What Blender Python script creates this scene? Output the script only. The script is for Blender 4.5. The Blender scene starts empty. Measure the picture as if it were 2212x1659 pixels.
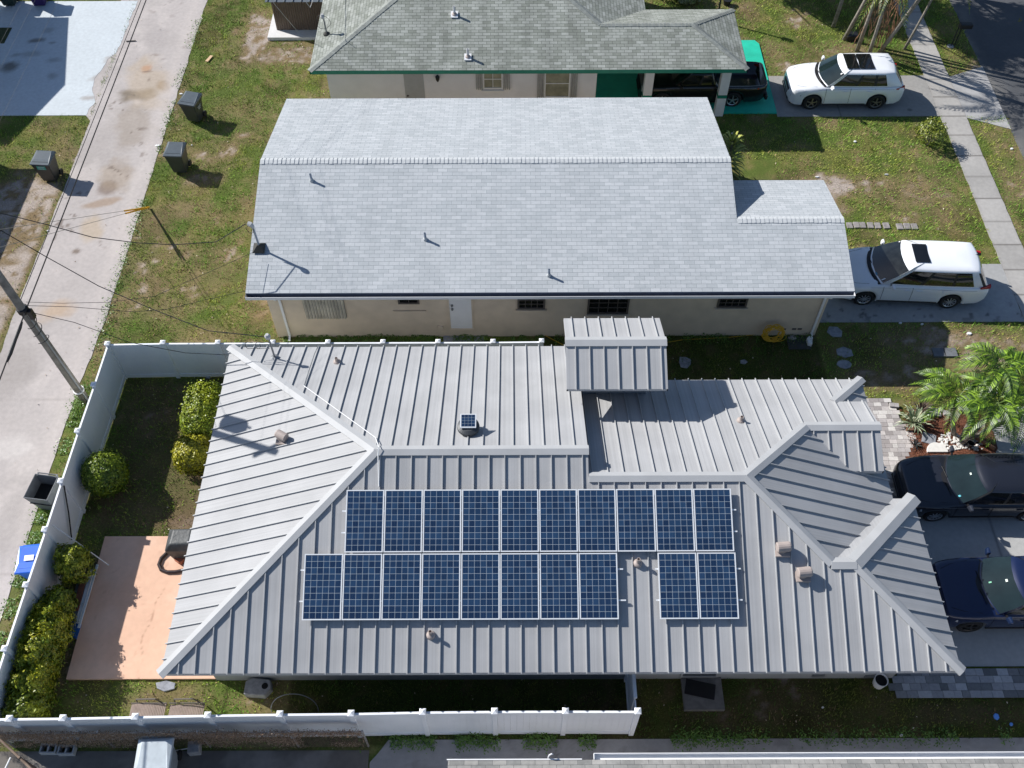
import bpy, math, random
import numpy as np
from mathutils import Vector, Matrix
random.seed(7); rng = np.random.default_rng(7)
C = bpy.context.scene.collection

# ------------------------------------------------------------------ camera, world, sun, exposure
CAM_H = 26.0; PITCH = math.radians(53.84); ROLL = math.radians(0.2); FPX = 3816.0
cam = bpy.data.objects.new('camera', bpy.data.cameras.new('camera')); C.objects.link(cam)
R0 = Vector((1, 0, 0)); F0 = Vector((0, math.cos(PITCH), -math.sin(PITCH))); U0 = Vector((0, math.sin(PITCH), math.cos(PITCH)))
r_ = R0*math.cos(ROLL) - U0*math.sin(ROLL); u_ = R0*math.sin(ROLL) + U0*math.cos(ROLL)
cam.matrix_world = Matrix(((r_.x, u_.x, -F0.x, 0), (r_.y, u_.y, -F0.y, 0), (r_.z, u_.z, -F0.z, CAM_H), (0, 0, 0, 1)))
cam.data.sensor_width = 36; cam.data.lens = FPX/4032*36; cam.data.clip_end = 2000; cam.data.clip_start = 0.5
bpy.context.scene.camera = cam
SUN_TO = Vector((-1.24, 0.62, 1.0)).normalized()
elev = math.asin(SUN_TO.z)
wd = bpy.data.worlds.new('World'); bpy.context.scene.world = wd; wd.use_nodes = True
nt = wd.node_tree; bg = nt.nodes['Background']
sky = nt.nodes.new('ShaderNodeTexSky'); sky.sky_type = 'NISHITA'; sky.sun_disc = False
sky.sun_elevation = elev; sky.sun_rotation = math.atan2(SUN_TO.x, SUN_TO.y)
sky.altitude = 0; sky.air_density = 1.0; sky.dust_density = 0.6; sky.ozone_density = 3.5
nt.links.new(sky.outputs[0], bg.inputs[0]); bg.inputs[1].default_value = 0.072
sl = bpy.data.lights.new('sun', 'SUN'); sl.energy = 4.4; sl.angle = math.radians(0.5); sl.color = (1.0, 0.97, 0.925)
so = bpy.data.objects.new('sun', sl); C.objects.link(so); so.rotation_euler = SUN_TO.to_track_quat('Z', 'Y').to_euler(); so.location = (-30, 15, 40)
vs = bpy.context.scene.view_settings
vs.view_transform = 'Standard'; vs.look = 'None'; vs.exposure = 0.55; vs.gamma = 1.0; vs.use_curve_mapping = False

# ------------------------------------------------------------------ survey helpers: a point of the photograph -> a point on a real plane
SC = 2212/4032.
def _ray(px, py):
    a = px-1106.; b = py-829.5; f = FPX*SC
    c = (a*math.cos(ROLL)-b*math.sin(ROLL))/f; v = (a*math.sin(ROLL)+b*math.cos(ROLL))/f
    return (c, math.cos(PITCH)-v*math.sin(PITCH), -math.sin(PITCH)-v*math.cos(PITCH))
def P(px, py, z=0.):
    d = _ray(px, py); t = (z-CAM_H)/d[2]; return Vector((d[0]*t, d[1]*t, z))
def g2(i, j, X, Y): return ((1344*i+X*.60759)*SC, (1008*j+Y*.60759)*SC)
def g(i, j, X, Y, z=0.): return P(*g2(i, j, X, Y), z)
def s4(x, y, z=0.): return P(x*SC, y*SC, z)
def onY(i, j, X, Y, y):
    d = _ray(*g2(i, j, X, Y)); t = y/d[1]; return Vector((d[0]*t, y, CAM_H+d[2]*t))
def onX(i, j, X, Y, x):
    d = _ray(*g2(i, j, X, Y)); t = x/d[0]; return Vector((x, d[1]*t, CAM_H+d[2]*t))
def on_slope(i, j, X, Y, y0, z0, k):
    d = _ray(*g2(i, j, X, Y)); t = (z0-CAM_H-k*y0)/(d[2]-k*d[1]); return Vector((d[0]*t, d[1]*t, CAM_H+d[2]*t))
def on_slopeX(i, j, X, Y, x0, z0, k):
    d = _ray(*g2(i, j, X, Y)); t = (z0-CAM_H-k*x0)/(d[2]-k*d[0]); return Vector((d[0]*t, d[1]*t, CAM_H+d[2]*t))

# ------------------------------------------------------------------ materials
MATS = {}
def L(c): return tuple(((v/12.92) if v <= .04045 else ((v+.055)/1.055)**2.4) for v in c)
def mat(name, col, rough=.7, metal=0., noise=.12, nscale=6., bump=.0, bscale=40., spec=.5, coat=0., attr=None, noise2=0., n2scale=.7, emit=None, alpha=None):
    if name in MATS: return MATS[name]
    m = bpy.data.materials.new(name); m.use_nodes = True; t = m.node_tree; n = t.nodes; b = n['Principled BSDF']
    b.inputs['Roughness'].default_value = rough; b.inputs['Metallic'].default_value = metal
    b.inputs['Specular IOR Level'].default_value = spec
    if coat: b.inputs['Coat Weight'].default_value = coat; b.inputs['Coat Roughness'].default_value = .05
    tc = n.new('ShaderNodeTexCoord'); src = None
    if attr:
        a = n.new('ShaderNodeAttribute'); a.attribute_name = attr; src = a.outputs['Color']
    else:
        rgb = n.new('ShaderNodeRGB'); rgb.outputs[0].default_value = (*col, 1); src = rgb.outputs[0]
    def mul(src, scale, amt, det=4):
        nz = n.new('ShaderNodeTexNoise'); nz.inputs['Scale'].default_value = scale; nz.inputs['Detail'].default_value = det
        t.links.new(tc.outputs['Object'], nz.inputs['Vector'])
        mr = n.new('ShaderNodeMapRange'); mr.inputs['From Min'].default_value = .3; mr.inputs['From Max'].default_value = .7
        mr.inputs['To Min'].default_value = 1-amt; mr.inputs['To Max'].default_value = 1+amt
        t.links.new(nz.outputs['Fac'], mr.inputs['Value'])
        vm = n.new('ShaderNodeVectorMath'); vm.operation = 'SCALE'
        t.links.new(src, vm.inputs[0]); t.links.new(mr.outputs[0], vm.inputs['Scale']); return vm.outputs[0]
    if noise: src = mul(src, nscale, noise)
    if noise2: src = mul(src, n2scale, noise2, 6)
    t.links.new(src, b.inputs['Base Color'])
    if bump:
        nz = n.new('ShaderNodeTexNoise'); nz.inputs['Scale'].default_value = bscale; nz.inputs['Detail'].default_value = 5
        t.links.new(tc.outputs['Object'], nz.inputs['Vector'])
        bp = n.new('ShaderNodeBump'); bp.inputs['Strength'].default_value = bump; bp.inputs['Distance'].default_value = .02
        t.links.new(nz.outputs['Fac'], bp.inputs['Height']); t.links.new(bp.outputs[0], b.inputs['Normal'])
    if emit: b.inputs['Emission Color'].default_value = (*emit, 1); b.inputs['Emission Strength'].default_value = 1
    MATS[name] = m; return m

def shingle(name, c1, c2, mortar, bw, bh, ms, bump=.5, streak=0., mott=.1, bias=0.):
    m = bpy.data.materials.new(name); m.use_nodes = True; t = m.node_tree; n = t.nodes; b = n['Principled BSDF']
    b.inputs['Roughness'].default_value = .9; b.inputs['Specular IOR Level'].default_value = .25
    uv = n.new('ShaderNodeUVMap'); tc = n.new('ShaderNodeTexCoord')
    br = n.new('ShaderNodeTexBrick'); br.offset = .5; br.inputs['Scale'].default_value = 1
    br.inputs['Color1'].default_value = (*c1, 1); br.inputs['Color2'].default_value = (*c2, 1); br.inputs['Mortar'].default_value = (*mortar, 1)
    br.inputs['Brick Width'].default_value = bw; br.inputs['Row Height'].default_value = bh; br.inputs['Mortar Size'].default_value = ms
    br.inputs['Mortar Smooth'].default_value = .25; br.inputs['Bias'].default_value = bias
    t.links.new(uv.outputs[0], br.inputs['Vector'])
    # second brick layer: only the lower edge of every course (the step between courses)
    sx = n.new('ShaderNodeSeparateXYZ'); t.links.new(uv.outputs[0], sx.inputs[0])
    dv = n.new('ShaderNodeMath'); dv.operation = 'DIVIDE'; dv.inputs[1].default_value = bh; t.links.new(sx.outputs[1], dv.inputs[0])
    fr = n.new('ShaderNodeMath'); fr.operation = 'FRACT'; t.links.new(dv.outputs[0], fr.inputs[0])
    nz = n.new('ShaderNodeTexNoise'); nz.inputs['Scale'].default_value = 1.0; nz.inputs['Detail'].default_value = 6
    mp = n.new('ShaderNodeMapping'); mp.inputs['Scale'].default_value = (1.6, .22, 1); t.links.new(uv.outputs[0], mp.inputs[0]); t.links.new(mp.outputs[0], nz.inputs[0])
    mr = n.new('ShaderNodeMapRange'); mr.inputs['From Min'].default_value = .35; mr.inputs['From Max'].default_value = .65; mr.inputs['To Min'].default_value = 1-streak; mr.inputs['To Max'].default_value = 1+streak
    t.links.new(nz.outputs[0], mr.inputs[0])
    nz2 = n.new('ShaderNodeTexNoise'); nz2.inputs['Scale'].default_value = 9; nz2.inputs['Detail'].default_value = 5; t.links.new(tc.outputs['Object'], nz2.inputs[0])
    mr2 = n.new('ShaderNodeMapRange'); mr2.inputs['From Min'].default_value = .3; mr2.inputs['From Max'].default_value = .7; mr2.inputs['To Min'].default_value = 1-mott; mr2.inputs['To Max'].default_value = 1+mott
    t.links.new(nz2.outputs[0], mr2.inputs[0])
    mm = n.new('ShaderNodeMath'); mm.operation = 'MULTIPLY'; t.links.new(mr.outputs[0], mm.inputs[0]); t.links.new(mr2.outputs[0], mm.inputs[1])
    vm = n.new('ShaderNodeVectorMath'); vm.operation = 'SCALE'; t.links.new(br.outputs['Color'], vm.inputs[0]); t.links.new(mm.outputs[0], vm.inputs['Scale'])
    t.links.new(vm.outputs[0], b.inputs['Base Color'])
    ad = n.new('ShaderNodeMath'); ad.operation = 'SUBTRACT'; ad.inputs[0].default_value = 1; t.links.new(fr.outputs[0], ad.inputs[1])
    nz3 = n.new('ShaderNodeTexNoise'); nz3.inputs['Scale'].default_value = 160; t.links.new(tc.outputs['Object'], nz3.inputs[0])
    m3 = n.new('ShaderNodeMath'); m3.operation = 'MULTIPLY_ADD'; m3.inputs[1].default_value = .4; t.links.new(nz3.outputs[0], m3.inputs[0]); t.links.new(ad.outputs[0], m3.inputs[2])
    bp = n.new('ShaderNodeBump'); bp.inputs['Strength'].default_value = bump; bp.inputs['Distance'].default_value = .012
    t.links.new(m3.outputs[0], bp.inputs['Height']); t.links.new(bp.outputs[0], b.inputs['Normal'])
    MATS[name] = m; return m

def metal_roof(name, col):
    m = bpy.data.materials.new(name); m.use_nodes = True; t = m.node_tree; n = t.nodes; b = n['Principled BSDF']
    b.inputs['Roughness'].default_value = .6; b.inputs['Metallic'].default_value = .0; b.inputs['Specular IOR Level'].default_value = .12
    uv = n.new('ShaderNodeUVMap'); mp = n.new('ShaderNodeMapping'); mp.inputs['Scale'].default_value = (22, .03, 1); t.links.new(uv.outputs[0], mp.inputs[0])
    nz = n.new('ShaderNodeTexNoise'); nz.inputs['Scale'].default_value = 1; nz.inputs['Detail'].default_value = 3; t.links.new(mp.outputs[0], nz.inputs[0])
    mr = n.new('ShaderNodeMapRange'); mr.inputs['From Min'].default_value = .3; mr.inputs['From Max'].default_value = .7; mr.inputs['To Min'].default_value = .93; mr.inputs['To Max'].default_value = 1.07
    t.links.new(nz.outputs[0], mr.inputs[0])
    tc = n.new('ShaderNodeTexCoord'); nz2 = n.new('ShaderNodeTexNoise'); nz2.inputs['Scale'].default_value = .9; nz2.inputs['Detail'].default_value = 7; t.links.new(tc.outputs['Object'], nz2.inputs[0])
    mr2 = n.new('ShaderNodeMapRange'); mr2.inputs['From Min'].default_value = .3; mr2.inputs['From Max'].default_value = .7; mr2.inputs['To Min'].default_value = .90; mr2.inputs['To Max'].default_value = 1.06
    t.links.new(nz2.outputs[0], mr2.inputs[0])
    mm = n.new('ShaderNodeMath'); mm.operation = 'MULTIPLY'; t.links.new(mr.outputs[0], mm.inputs[0]); t.links.new(mr2.outputs[0], mm.inputs[1])
    vm = n.new('ShaderNodeVectorMath'); vm.operation = 'SCALE'; vm.inputs[0].default_value = col; t.links.new(mm.outputs[0], vm.inputs['Scale']); t.links.new(vm.outputs[0], b.inputs['Base Color'])
    bp = n.new('ShaderNodeBump'); bp.inputs['Strength'].default_value = .25; bp.inputs['Distance'].default_value = .006; t.links.new(nz.outputs[0], bp.inputs['Height']); t.links.new(bp.outputs[0], b.inputs['Normal'])
    MATS[name] = m; return m

def solar_mat():
    m = bpy.data.materials.new('solar_cells'); m.use_nodes = True; t = m.node_tree; n = t.nodes; b = n['Principled BSDF']
    b.inputs['Roughness'].default_value = .12; b.inputs['Specular IOR Level'].default_value = .5; b.inputs['Coat Weight'].default_value = .3
    uv = n.new('ShaderNodeUVMap')
    br = n.new('ShaderNodeTexBrick'); br.offset = 0; br.inputs['Scale'].default_value = 1
    br.inputs['Color1'].default_value = (.009, .024, .062, 1); br.inputs['Color2'].default_value = (.022, .056, .12, 1); br.inputs['Mortar'].default_value = (.50, .56, .60, 1)
    br.inputs['Brick Width'].default_value = 1; br.inputs['Row Height'].default_value = 1; br.inputs['Mortar Size'].default_value = .019; br.inputs['Mortar Smooth'].default_value = .1
    t.links.new(uv.outputs[0], br.inputs['Vector'])
    # thin busbars
    sx = n.new('ShaderNodeSeparateXYZ'); t.links.new(uv.outputs[0], sx.inputs[0])
    mu = n.new('ShaderNodeMath'); mu.operation = 'MULTIPLY'; mu.inputs[1].default_value = 3; t.links.new(sx.outputs[0], mu.inputs[0])
    ad = n.new('ShaderNodeMath'); ad.operation = 'ADD'; ad.inputs[1].default_value = .5; t.links.new(mu.outputs[0], ad.inputs[0])
    fr = n.new('ShaderNodeMath'); fr.operation = 'FRACT'; t.links.new(ad.outputs[0], fr.inputs[0])
    lt = n.new('ShaderNodeMath'); lt.operation = 'LESS_THAN'; lt.inputs[1].default_value = .06; t.links.new(fr.outputs[0], lt.inputs[0])
    mf = n.new('ShaderNodeMath'); mf.operation = 'MULTIPLY'; mf.inputs[1].default_value = .35; t.links.new(lt.outputs[0], mf.inputs[0])
    mx = n.new('ShaderNodeMix'); mx.data_type = 'RGBA'; t.links.new(mf.outputs[0], mx.inputs[0]); t.links.new(br.outputs[0], mx.inputs[6]); mx.inputs[7].default_value = (.12, .17, .26, 1)
    tc = n.new('ShaderNodeTexCoord'); nz = n.new('ShaderNodeTexNoise'); nz.inputs['Scale'].default_value = 3; t.links.new(tc.outputs['Object'], nz.inputs[0])
    mr = n.new('ShaderNodeMapRange'); mr.inputs['To Min'].default_value = .75; mr.inputs['To Max'].default_value = 1.25; t.links.new(nz.outputs[0], mr.inputs[0])
    vm = n.new('ShaderNodeVectorMath'); vm.operation = 'SCALE'; t.links.new(mx.outputs[2], vm.inputs[0]); t.links.new(mr.outputs[0], vm.inputs['Scale'])
    t.links.new(vm.outputs[0], b.inputs['Base Color']); MATS['solar_cells'] = m; return m

def glass_mat(name, col, rough=.05):
    m = mat(name, col, rough=rough, noise=.25, nscale=2.5, spec=.6, coat=.2); return m

M_ROOF = metal_roof('grey_standing_seam', (.395, .396, .40))
M_SEAM = mat('seam_metal', (.41, .415, .42), rough=.6, noise=.05, nscale=2, spec=.3)
M_MIDSH = shingle('pale_shingle', (.40, .425, .44), (.485, .505, .52), (.17, .20, .22), .33, .143, .0045, bump=.7, streak=.03, mott=.045)
M_GRSH = shingle('green_grey_shingle', (.21, .225, .195), (.34, .355, .325), (.085, .095, .08), .31, .137, .008, bump=.6, streak=.13, mott=.08)
M_SSH = shingle('worn_grey_shingle', (.22, .22, .21), (.33, .32, .30), (.12, .12, .12), .33, .143, .006, bump=.7, streak=.1, mott=.12)
M_CAPM = mat('pale_ridge_cap', (.47, .49, .50), rough=.9, noise=.08, nscale=12, bump=.3, bscale=120)
M_CAPG = mat('green_grey_ridge_cap', (.27, .285, .26), rough=.9, noise=.2, nscale=5, bump=.3, bscale=120)
M_SOLAR = solar_mat()
M_ALU = mat('aluminium', (.78, .80, .82), rough=.35, metal=.1, noise=.03)
M_WHITE = mat('white_paint', (.80, .80, .80), rough=.45, noise=.03, nscale=3)
M_VINYL = mat('white_vinyl', (.84, .86, .89), rough=.35, noise=.04, nscale=1.5)
M_TAN = mat('tan_stucco', (.66, .555, .43), rough=.9, noise=.06, nscale=2, bump=.25, bscale=60, noise2=.06, n2scale=.5)
M_PINKW = mat('pale_pink_stucco', (.82, .81, .83), rough=.9, noise=.04, nscale=2, bump=.2, bscale=60)
M_GREYW = mat('grey_stucco', (.33, .34, .34), rough=.9, noise=.06, nscale=2, bump=.2, bscale=60)
M_TEALTRIM = mat('green_trim_paint', (.01, .22, .14), rough=.5, noise=.08)
M_TEAL = mat('green_floor_paint', (.02, .50, .34), rough=.55, noise=.07, nscale=3, noise2=.08)
M_BLACK = mat('black_plastic', (.012, .012, .014), rough=.5, noise=.1)
M_RUB = mat('tyre_rubber', (.013, .013, .014), rough=.8, noise=.1)
M_BIN = mat('charcoal_bin_plastic', (.035, .042, .048), rough=.42, noise=.15, nscale=4)
M_DIRTYG = mat('grey_steel', (.25, .26, .27), rough=.45, metal=.5, noise=.1)
M_RUST = mat('rusty_brown', (.16, .085, .05), rough=.85, noise=.3, nscale=10)
M_WOODP = mat('weathered_pole_wood', (.24, .215, .19), rough=.9, noise=.3, nscale=5, bump=.5, bscale=20)
M_WIRE = mat('dark_cable', (.015, .015, .017), rough=.6, noise=.05)
M_TAUPE = mat('taupe_painted_vent', (.38, .32, .29), rough=.6, noise=.08)
M_DARKG = glass_mat('dark_window_glass', (.008, .009, .010))
M_YEL = mat('yellow_hose_rubber', (.62, .37, .02), rough=.5, noise=.1)
M_TERRA = mat('terracotta_floor', None, rough=.75, noise=.05, nscale=6, bump=.1, bscale=60, attr='col')
M_CONC = mat('concrete', None, rough=.85, noise=.07, nscale=7, bump=.3, bscale=55, attr='col')
M_GROUND = mat('soil_and_turf', None, rough=.95, noise=.22, nscale=16, bump=.8, bscale=50, attr='col', spec=.15)
M_GRASS = mat('grass_blades', None, rough=.6, noise=.05, attr='col', spec=.25)
M_LEAF = mat('leaf', None, rough=.42, noise=.05, attr='col', spec=.4)
M_STONE = mat('grey_stone', (.30, .30, .31), rough=.9, noise=.2, nscale=9, bump=.4, bscale=30)
M_WSTONE = mat('white_stone', (.72, .70, .66), rough=.8, noise=.08, nscale=9, bump=.2)
M_BARK = mat('bark', (.25, .225, .19), rough=.95, noise=.3, nscale=9, bump=.7, bscale=25)

# ------------------------------------------------------------------ object helpers
ORG = {}
def tag(o, label=None, cat=None, group=None, kind=None):
    if label: o['label'] = label
    if cat: o['category'] = cat
    if group: o['group'] = group
    if kind: o['kind'] = kind
    return o
def thing(name, label, cat, loc=(0, 0, 0), rz=0., group=None, local=False):
    o = bpy.data.objects.new(name, None); C.objects.link(o); o.location = loc; o.rotation_euler = (0, 0, rz); o.empty_display_size = .3
    ORG[o.name] = (0, 0, 0) if local else tuple(loc)
    return tag(o, label, cat, group)
class MB:
    def __init__(s): s.v = []; s.f = []; s.uv = []
    def add(s, vs, fs, uvs=None):
        n = len(s.v); s.v += [tuple(p) for p in vs]
        for q, f in enumerate(fs):
            s.f.append(tuple(n+i for i in f)); s.uv.append([uvs[i] for i in f] if uvs else [(0, 0)]*len(f))
        return s
    def poly(s, pts, uvs=None): return s.add(pts, [tuple(range(len(pts)))], uvs)
    def box(s, c, d, rz=0., m=None):
        cx, cy, cz = c; dx, dy, dz = d[0]/2, d[1]/2, d[2]/2; co, si = math.cos(rz), math.sin(rz); vs = []
        for z in (-dz, dz):
            for x, y in ((-dx, -dy), (dx, -dy), (dx, dy), (-dx, dy)): vs.append((cx+x*co-y*si, cy+x*si+y*co, cz+z))
        return s.add(vs, [(0, 3, 2, 1), (4, 5, 6, 7), (0, 1, 5, 4), (1, 2, 6, 5), (2, 3, 7, 6), (3, 0, 4, 7)])
    def box2(s, a, b): return s.box(((a[0]+b[0])/2, (a[1]+b[1])/2, (a[2]+b[2])/2), (abs(b[0]-a[0]), abs(b[1]-a[1]), abs(b[2]-a[2])))
    def hexa(s, lo, hi): return s.add(list(lo)+list(hi), [(0, 3, 2, 1), (4, 5, 6, 7), (0, 1, 5, 4), (1, 2, 6, 5), (2, 3, 7, 6), (3, 0, 4, 7)])
    def prism(s, pts, z0, z1):
        n = len(pts); vs = [(p[0], p[1], z0) for p in pts]+[(p[0], p[1], z1) for p in pts]
        return s.add(vs, [tuple(range(n-1, -1, -1)), tuple(range(n, 2*n))]+[(i, (i+1) % n, n+(i+1) % n, n+i) for i in range(n)])
    def bar(s, a, b, w, h, up=(0, 0, 1)):
        a = Vector(a); b = Vector(b); d = (b-a).normalized(); u = Vector(up)
        r = d.cross(u)
        if r.length < 1e-4: r = d.cross(Vector((1, 0, 0)))
        r.normalize(); u = r.cross(d); r *= w/2; u *= h/2
        return s.hexa([a-r-u, a+r-u, a+r+u, a-r+u], [b-r-u, b+r-u, b+r+u, b-r+u])
    def tube(s, pts, r, n=8, cap=True):
        pts = [Vector(p) for p in pts]; rs = r if isinstance(r, (list, tuple)) else [r]*len(pts); base = len(s.v)
        prev = None
        for i, p in enumerate(pts):
            d = (pts[min(i+1, len(pts)-1)]-pts[max(i-1, 0)]).normalized()
            if prev is None: a = d.cross(Vector((0, 0, 1)) if abs(d.z) < .9 else Vector((1, 0, 0))).normalized()
            else:
                a = prev-d*prev.dot(d); a.normalize()
            prev = a; b = d.cross(a)
            for q in range(n):
                t = 2*math.pi*q/n; s.v.append(tuple(p+(a*math.cos(t)+b*math.sin(t))*rs[i]))
        for i in range(len(pts)-1):
            for q in range(n):
                f = (base+i*n+q, base+i*n+(q+1) % n, base+(i+1)*n+(q+1) % n, base+(i+1)*n+q); s.f.append(f); s.uv.append([(0, 0)]*4)
        if cap:
            s.f.append(tuple(base+q for q in range(n-1, -1, -1))); s.uv.append([(0, 0)]*n)
            e = base+(len(pts)-1)*n; s.f.append(tuple(e+q for q in range(n))); s.uv.append([(0, 0)]*n)
        return s
    def lathe(s, prof, c, n=20, axis='z', a0=0.):
        c = Vector(c); base = len(s.v)
        for r, h in prof:
            for q in range(n):
                t = 2*math.pi*q/n+a0
                p = Vector((r*math.cos(t), r*math.sin(t), h)) if axis == 'z' else (Vector((r*math.cos(t), h, r*math.sin(t))) if axis == 'y' else Vector((h, r*math.cos(t), r*math.sin(t))))
                s.v.append(tuple(c+p))
        for i in range(len(prof)-1):
            for q in range(n): s.f.append((base+i*n+q, base+i*n+(q+1) % n, base+(i+1)*n+(q+1) % n, base+(i+1)*n+q)); s.uv.append([(0, 0)]*4)
        s.f.append(tuple(base+q for q in range(n-1, -1, -1))); s.uv.append([(0, 0)]*n)
        e = base+(len(prof)-1)*n; s.f.append(tuple(e+q for q in range(n))); s.uv.append([(0, 0)]*n)
        return s
    def build(s, name, m, parent=None, smooth=False, bevel=0., label=None, sub=0):
        me = bpy.data.meshes.new(name); org = ORG.get(parent.name, (0, 0, 0)) if parent else (0, 0, 0)
        me.from_pydata([(p[0]-org[0], p[1]-org[1], p[2]-org[2]) for p in s.v], [], s.f)
        uvl = me.uv_layers.new(name='UVMap'); flat = [c for f in s.uv for q in f for c in q]
        if len(flat) == 2*len(me.loops): uvl.data.foreach_set('uv', flat)
        me.materials.append(m)
        o = bpy.data.objects.new(name, me); C.objects.link(o)
        if parent: o.parent = parent; ORG[o.name] = org
        else: ORG[o.name] = (0, 0, 0)
        if smooth: me.shade_smooth()
        if bevel:
            b = o.modifiers.new('bevel', 'BEVEL'); b.width = bevel; b.segments = 2; b.limit_method = 'ANGLE'; b.angle_limit = math.radians(35)
        if sub:
            b = o.modifiers.new('sub', 'SUBSURF'); b.levels = sub; b.render_levels = sub
        if label: o['label'] = label
        return o
def copy_tree(o, parent=None):
    c = o.copy(); C.objects.link(c)
    if parent: c.parent = parent
    for ch in list(o.children): copy_tree(ch, c)
    return c
def struct(name, mb, m, **k): o = mb.build(name, m, **k); o['kind'] = 'structure'; return o

def np_mesh(name, V, Fc, m, parent=None, col=None, smooth=False, loc=(0, 0, 0)):
    """V (n,3) array, Fc (k,nv) int array, col (n,3) per-vertex colour"""
    V = np.asarray(V, dtype=np.float32)-np.array(loc, dtype=np.float32); Fc = np.asarray(Fc, dtype=np.int32); k, nv = Fc.shape
    me = bpy.data.meshes.new(name); me.vertices.add(len(V)); me.vertices.foreach_set('co', V.ravel())
    me.loops.add(k*nv); me.loops.foreach_set('vertex_index', Fc.ravel())
    me.polygons.add(k); me.polygons.foreach_set('loop_start', np.arange(0, k*nv, nv, dtype=np.int32)); me.polygons.foreach_set('loop_total', np.full(k, nv, dtype=np.int32))
    me.update(calc_edges=True); me.validate()
    if col is not None:
        a = me.attributes.new('col', 'FLOAT_COLOR', 'POINT'); c4 = np.ones((len(V), 4), dtype=np.float32); c4[:, :3] = col; a.data.foreach_set('color', c4.ravel())
    me.materials.append(m)
    if smooth: me.shade_smooth()
    else: me.shade_flat()
    o = bpy.data.objects.new(name, me); C.objects.link(o)
    if parent: o.parent = parent
    return o

# value noise in numpy
_N = rng.random((64, 256, 256)).astype(np.float32)
def vnoise(x, y, sc, seed=0):
    x = np.asarray(x)*sc+37.7*seed+500; y = np.asarray(y)*sc+11.3*seed+500; i = np.floor(x).astype(int); j = np.floor(y).astype(int); fx = x-i; fy = y-j
    fx = fx*fx*(3-2*fx); fy = fy*fy*(3-2*fy); T = _N[seed % 64]; i &= 255; j &= 255; i2 = (i+1) & 255; j2 = (j+1) & 255
    return (T[i, j]*(1-fx)+T[i2, j]*fx)*(1-fy)+(T[i, j2]*(1-fx)+T[i2, j2]*fx)*fy
def fbm(x, y, sc, seed=0, o=4):
    r = 0; a = .5; t = 0
    for k in range(o): r = r+a*vnoise(x, y, sc*2**k, seed+k*7); t += a; a *= .55
    return r/t
def blob(x, y, cx, cy, rx, ry, ang=0., wob=.35, seed=3, soft=.35):
    ca, sa = math.cos(ang), math.sin(ang); dx = x-cx; dy = y-cy; u = (dx*ca+dy*sa)/rx; v = (-dx*sa+dy*ca)/ry
    d = np.sqrt(u*u+v*v)+wob*(fbm(x, y, 1.6, seed, 4)-.5)*2
    return np.clip((1-d)/soft, 0, 1)
def mix(a, b, t): return a*(1-t[..., None])+np.array(b)*t[..., None]

# ------------------------------------------------------------------ ground
def sm(t): t = np.clip(t, 0, 1); return t*t*(3-2*t)
DIRT = [  # x, y, rx, ry, strength : bare or dead patches seen in the photo
    (-11.5, 38.5, 1.2, 2.6, 1.0), (-9.6, 37.0, 2.4, 1.3, .9), (-12.2, 36.3, 1.2, .7, .5), (-11.0, 33.0, 2.2, 1.4, .35), (-12.2, 29.0, 1.1, .9, .7),
    (-12.6, 27.3, 1.3, .8, .55), (-9.6, 27.5, 1.3, 2.2, .55), (-10.7, 24.0, 1.6, 1.6, .4), (-10.3, 21.0, 1.8, .9, .55), (-12.3, 22.2, 1.2, .9, .5),
    (-9.0, 31.0, 1.0, 1.6, .45), (-13.2, 30.9, .6, .7, .5),
    (12.9, 28.5, 2.3, .8, 1.0), (12.3, 27.6, 1.0, 1.0, .8), (15.4, 27.9, 2.2, 1.6, .6), (16.4, 26.8, 1.2, 1.2, .5), (11.8, 29.9, .8, .4, .4), (14.8, 36.9, 2.0, 1.6, .6), (11.9, 37.2, 1.2, 1.0, .5),
    (10.9, 40.3, 1.2, 1.2, .6), (19.4, 28.8, .4, 1.5, .5), (20.0, 26.0, .6, .9, .8),
    (14.5, 20.7, 3.5, .9, .8), (12.4, 19.1, 2.4, .7, .7), (16.0, 20.0, 2.5, 1.3, .7), (13.8, 20.0, 1.4, .8, .5), (9.5, 20.0, 1.6, .8, .2),
    (-9.4, 15.0, .5, 1.6, .6), (-9.9, 13.9, .8, .5, .7), (-9.4, 8.6, 1.6, .45, .5), (-7.4, 8.5, 1.0, .3, .35), (-11.2, 8.4, 1.2, .4, .2), (-12.6, 10.2, .7, 3.0, .6),
    (-19.0, 27.2, 1.6, 2.8, 1.0), (-20.6, 24.8, 2.2, 2.4, 1.0), (-18.8, 22.6, 1.4, 2.2, .9), (-18.2, 31.0, .9, 1.6, .35), (-20.5, 20.0, 3, 2.5, .8),
    (8, 8.0, 3.5, .5, .25), (12, 8.1, 2.2, .3, .5)]
def ground_maps(x, y):
    g1 = fbm(x, y, .55, 1, 5); g2_ = fbm(x, y, 2.6, 9, 4)
    dirt = sm((g1-.50)*3.6)*.55+sm((g2_-.52)*5)*.35
    for k, (cx, cy, rx, ry, st) in enumerate(DIRT): dirt = np.maximum(dirt, st*blob(x, y, cx, cy, rx, ry, 0, .55, 3+k % 20, .6))
    dirt = dirt*np.clip(.45+1.1*fbm(x, y, 4.2, 65, 4), 0, 1.15)
    west = np.clip((-17.3-x)/.5, 0, 1)*np.clip((30.0-y+1.5*(fbm(x, y, .8, 66, 3)-.5))/1.2, 0, 1)*np.clip(.55+.9*fbm(x, y, 1.7, 67, 4), 0, 1.1); dirt = np.maximum(dirt, west)
    dark = sm((fbm(x, y, .9, 23, 4)-.55)*5)*.5
    return np.clip(dirt, 0, 1), dark, g2_
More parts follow.
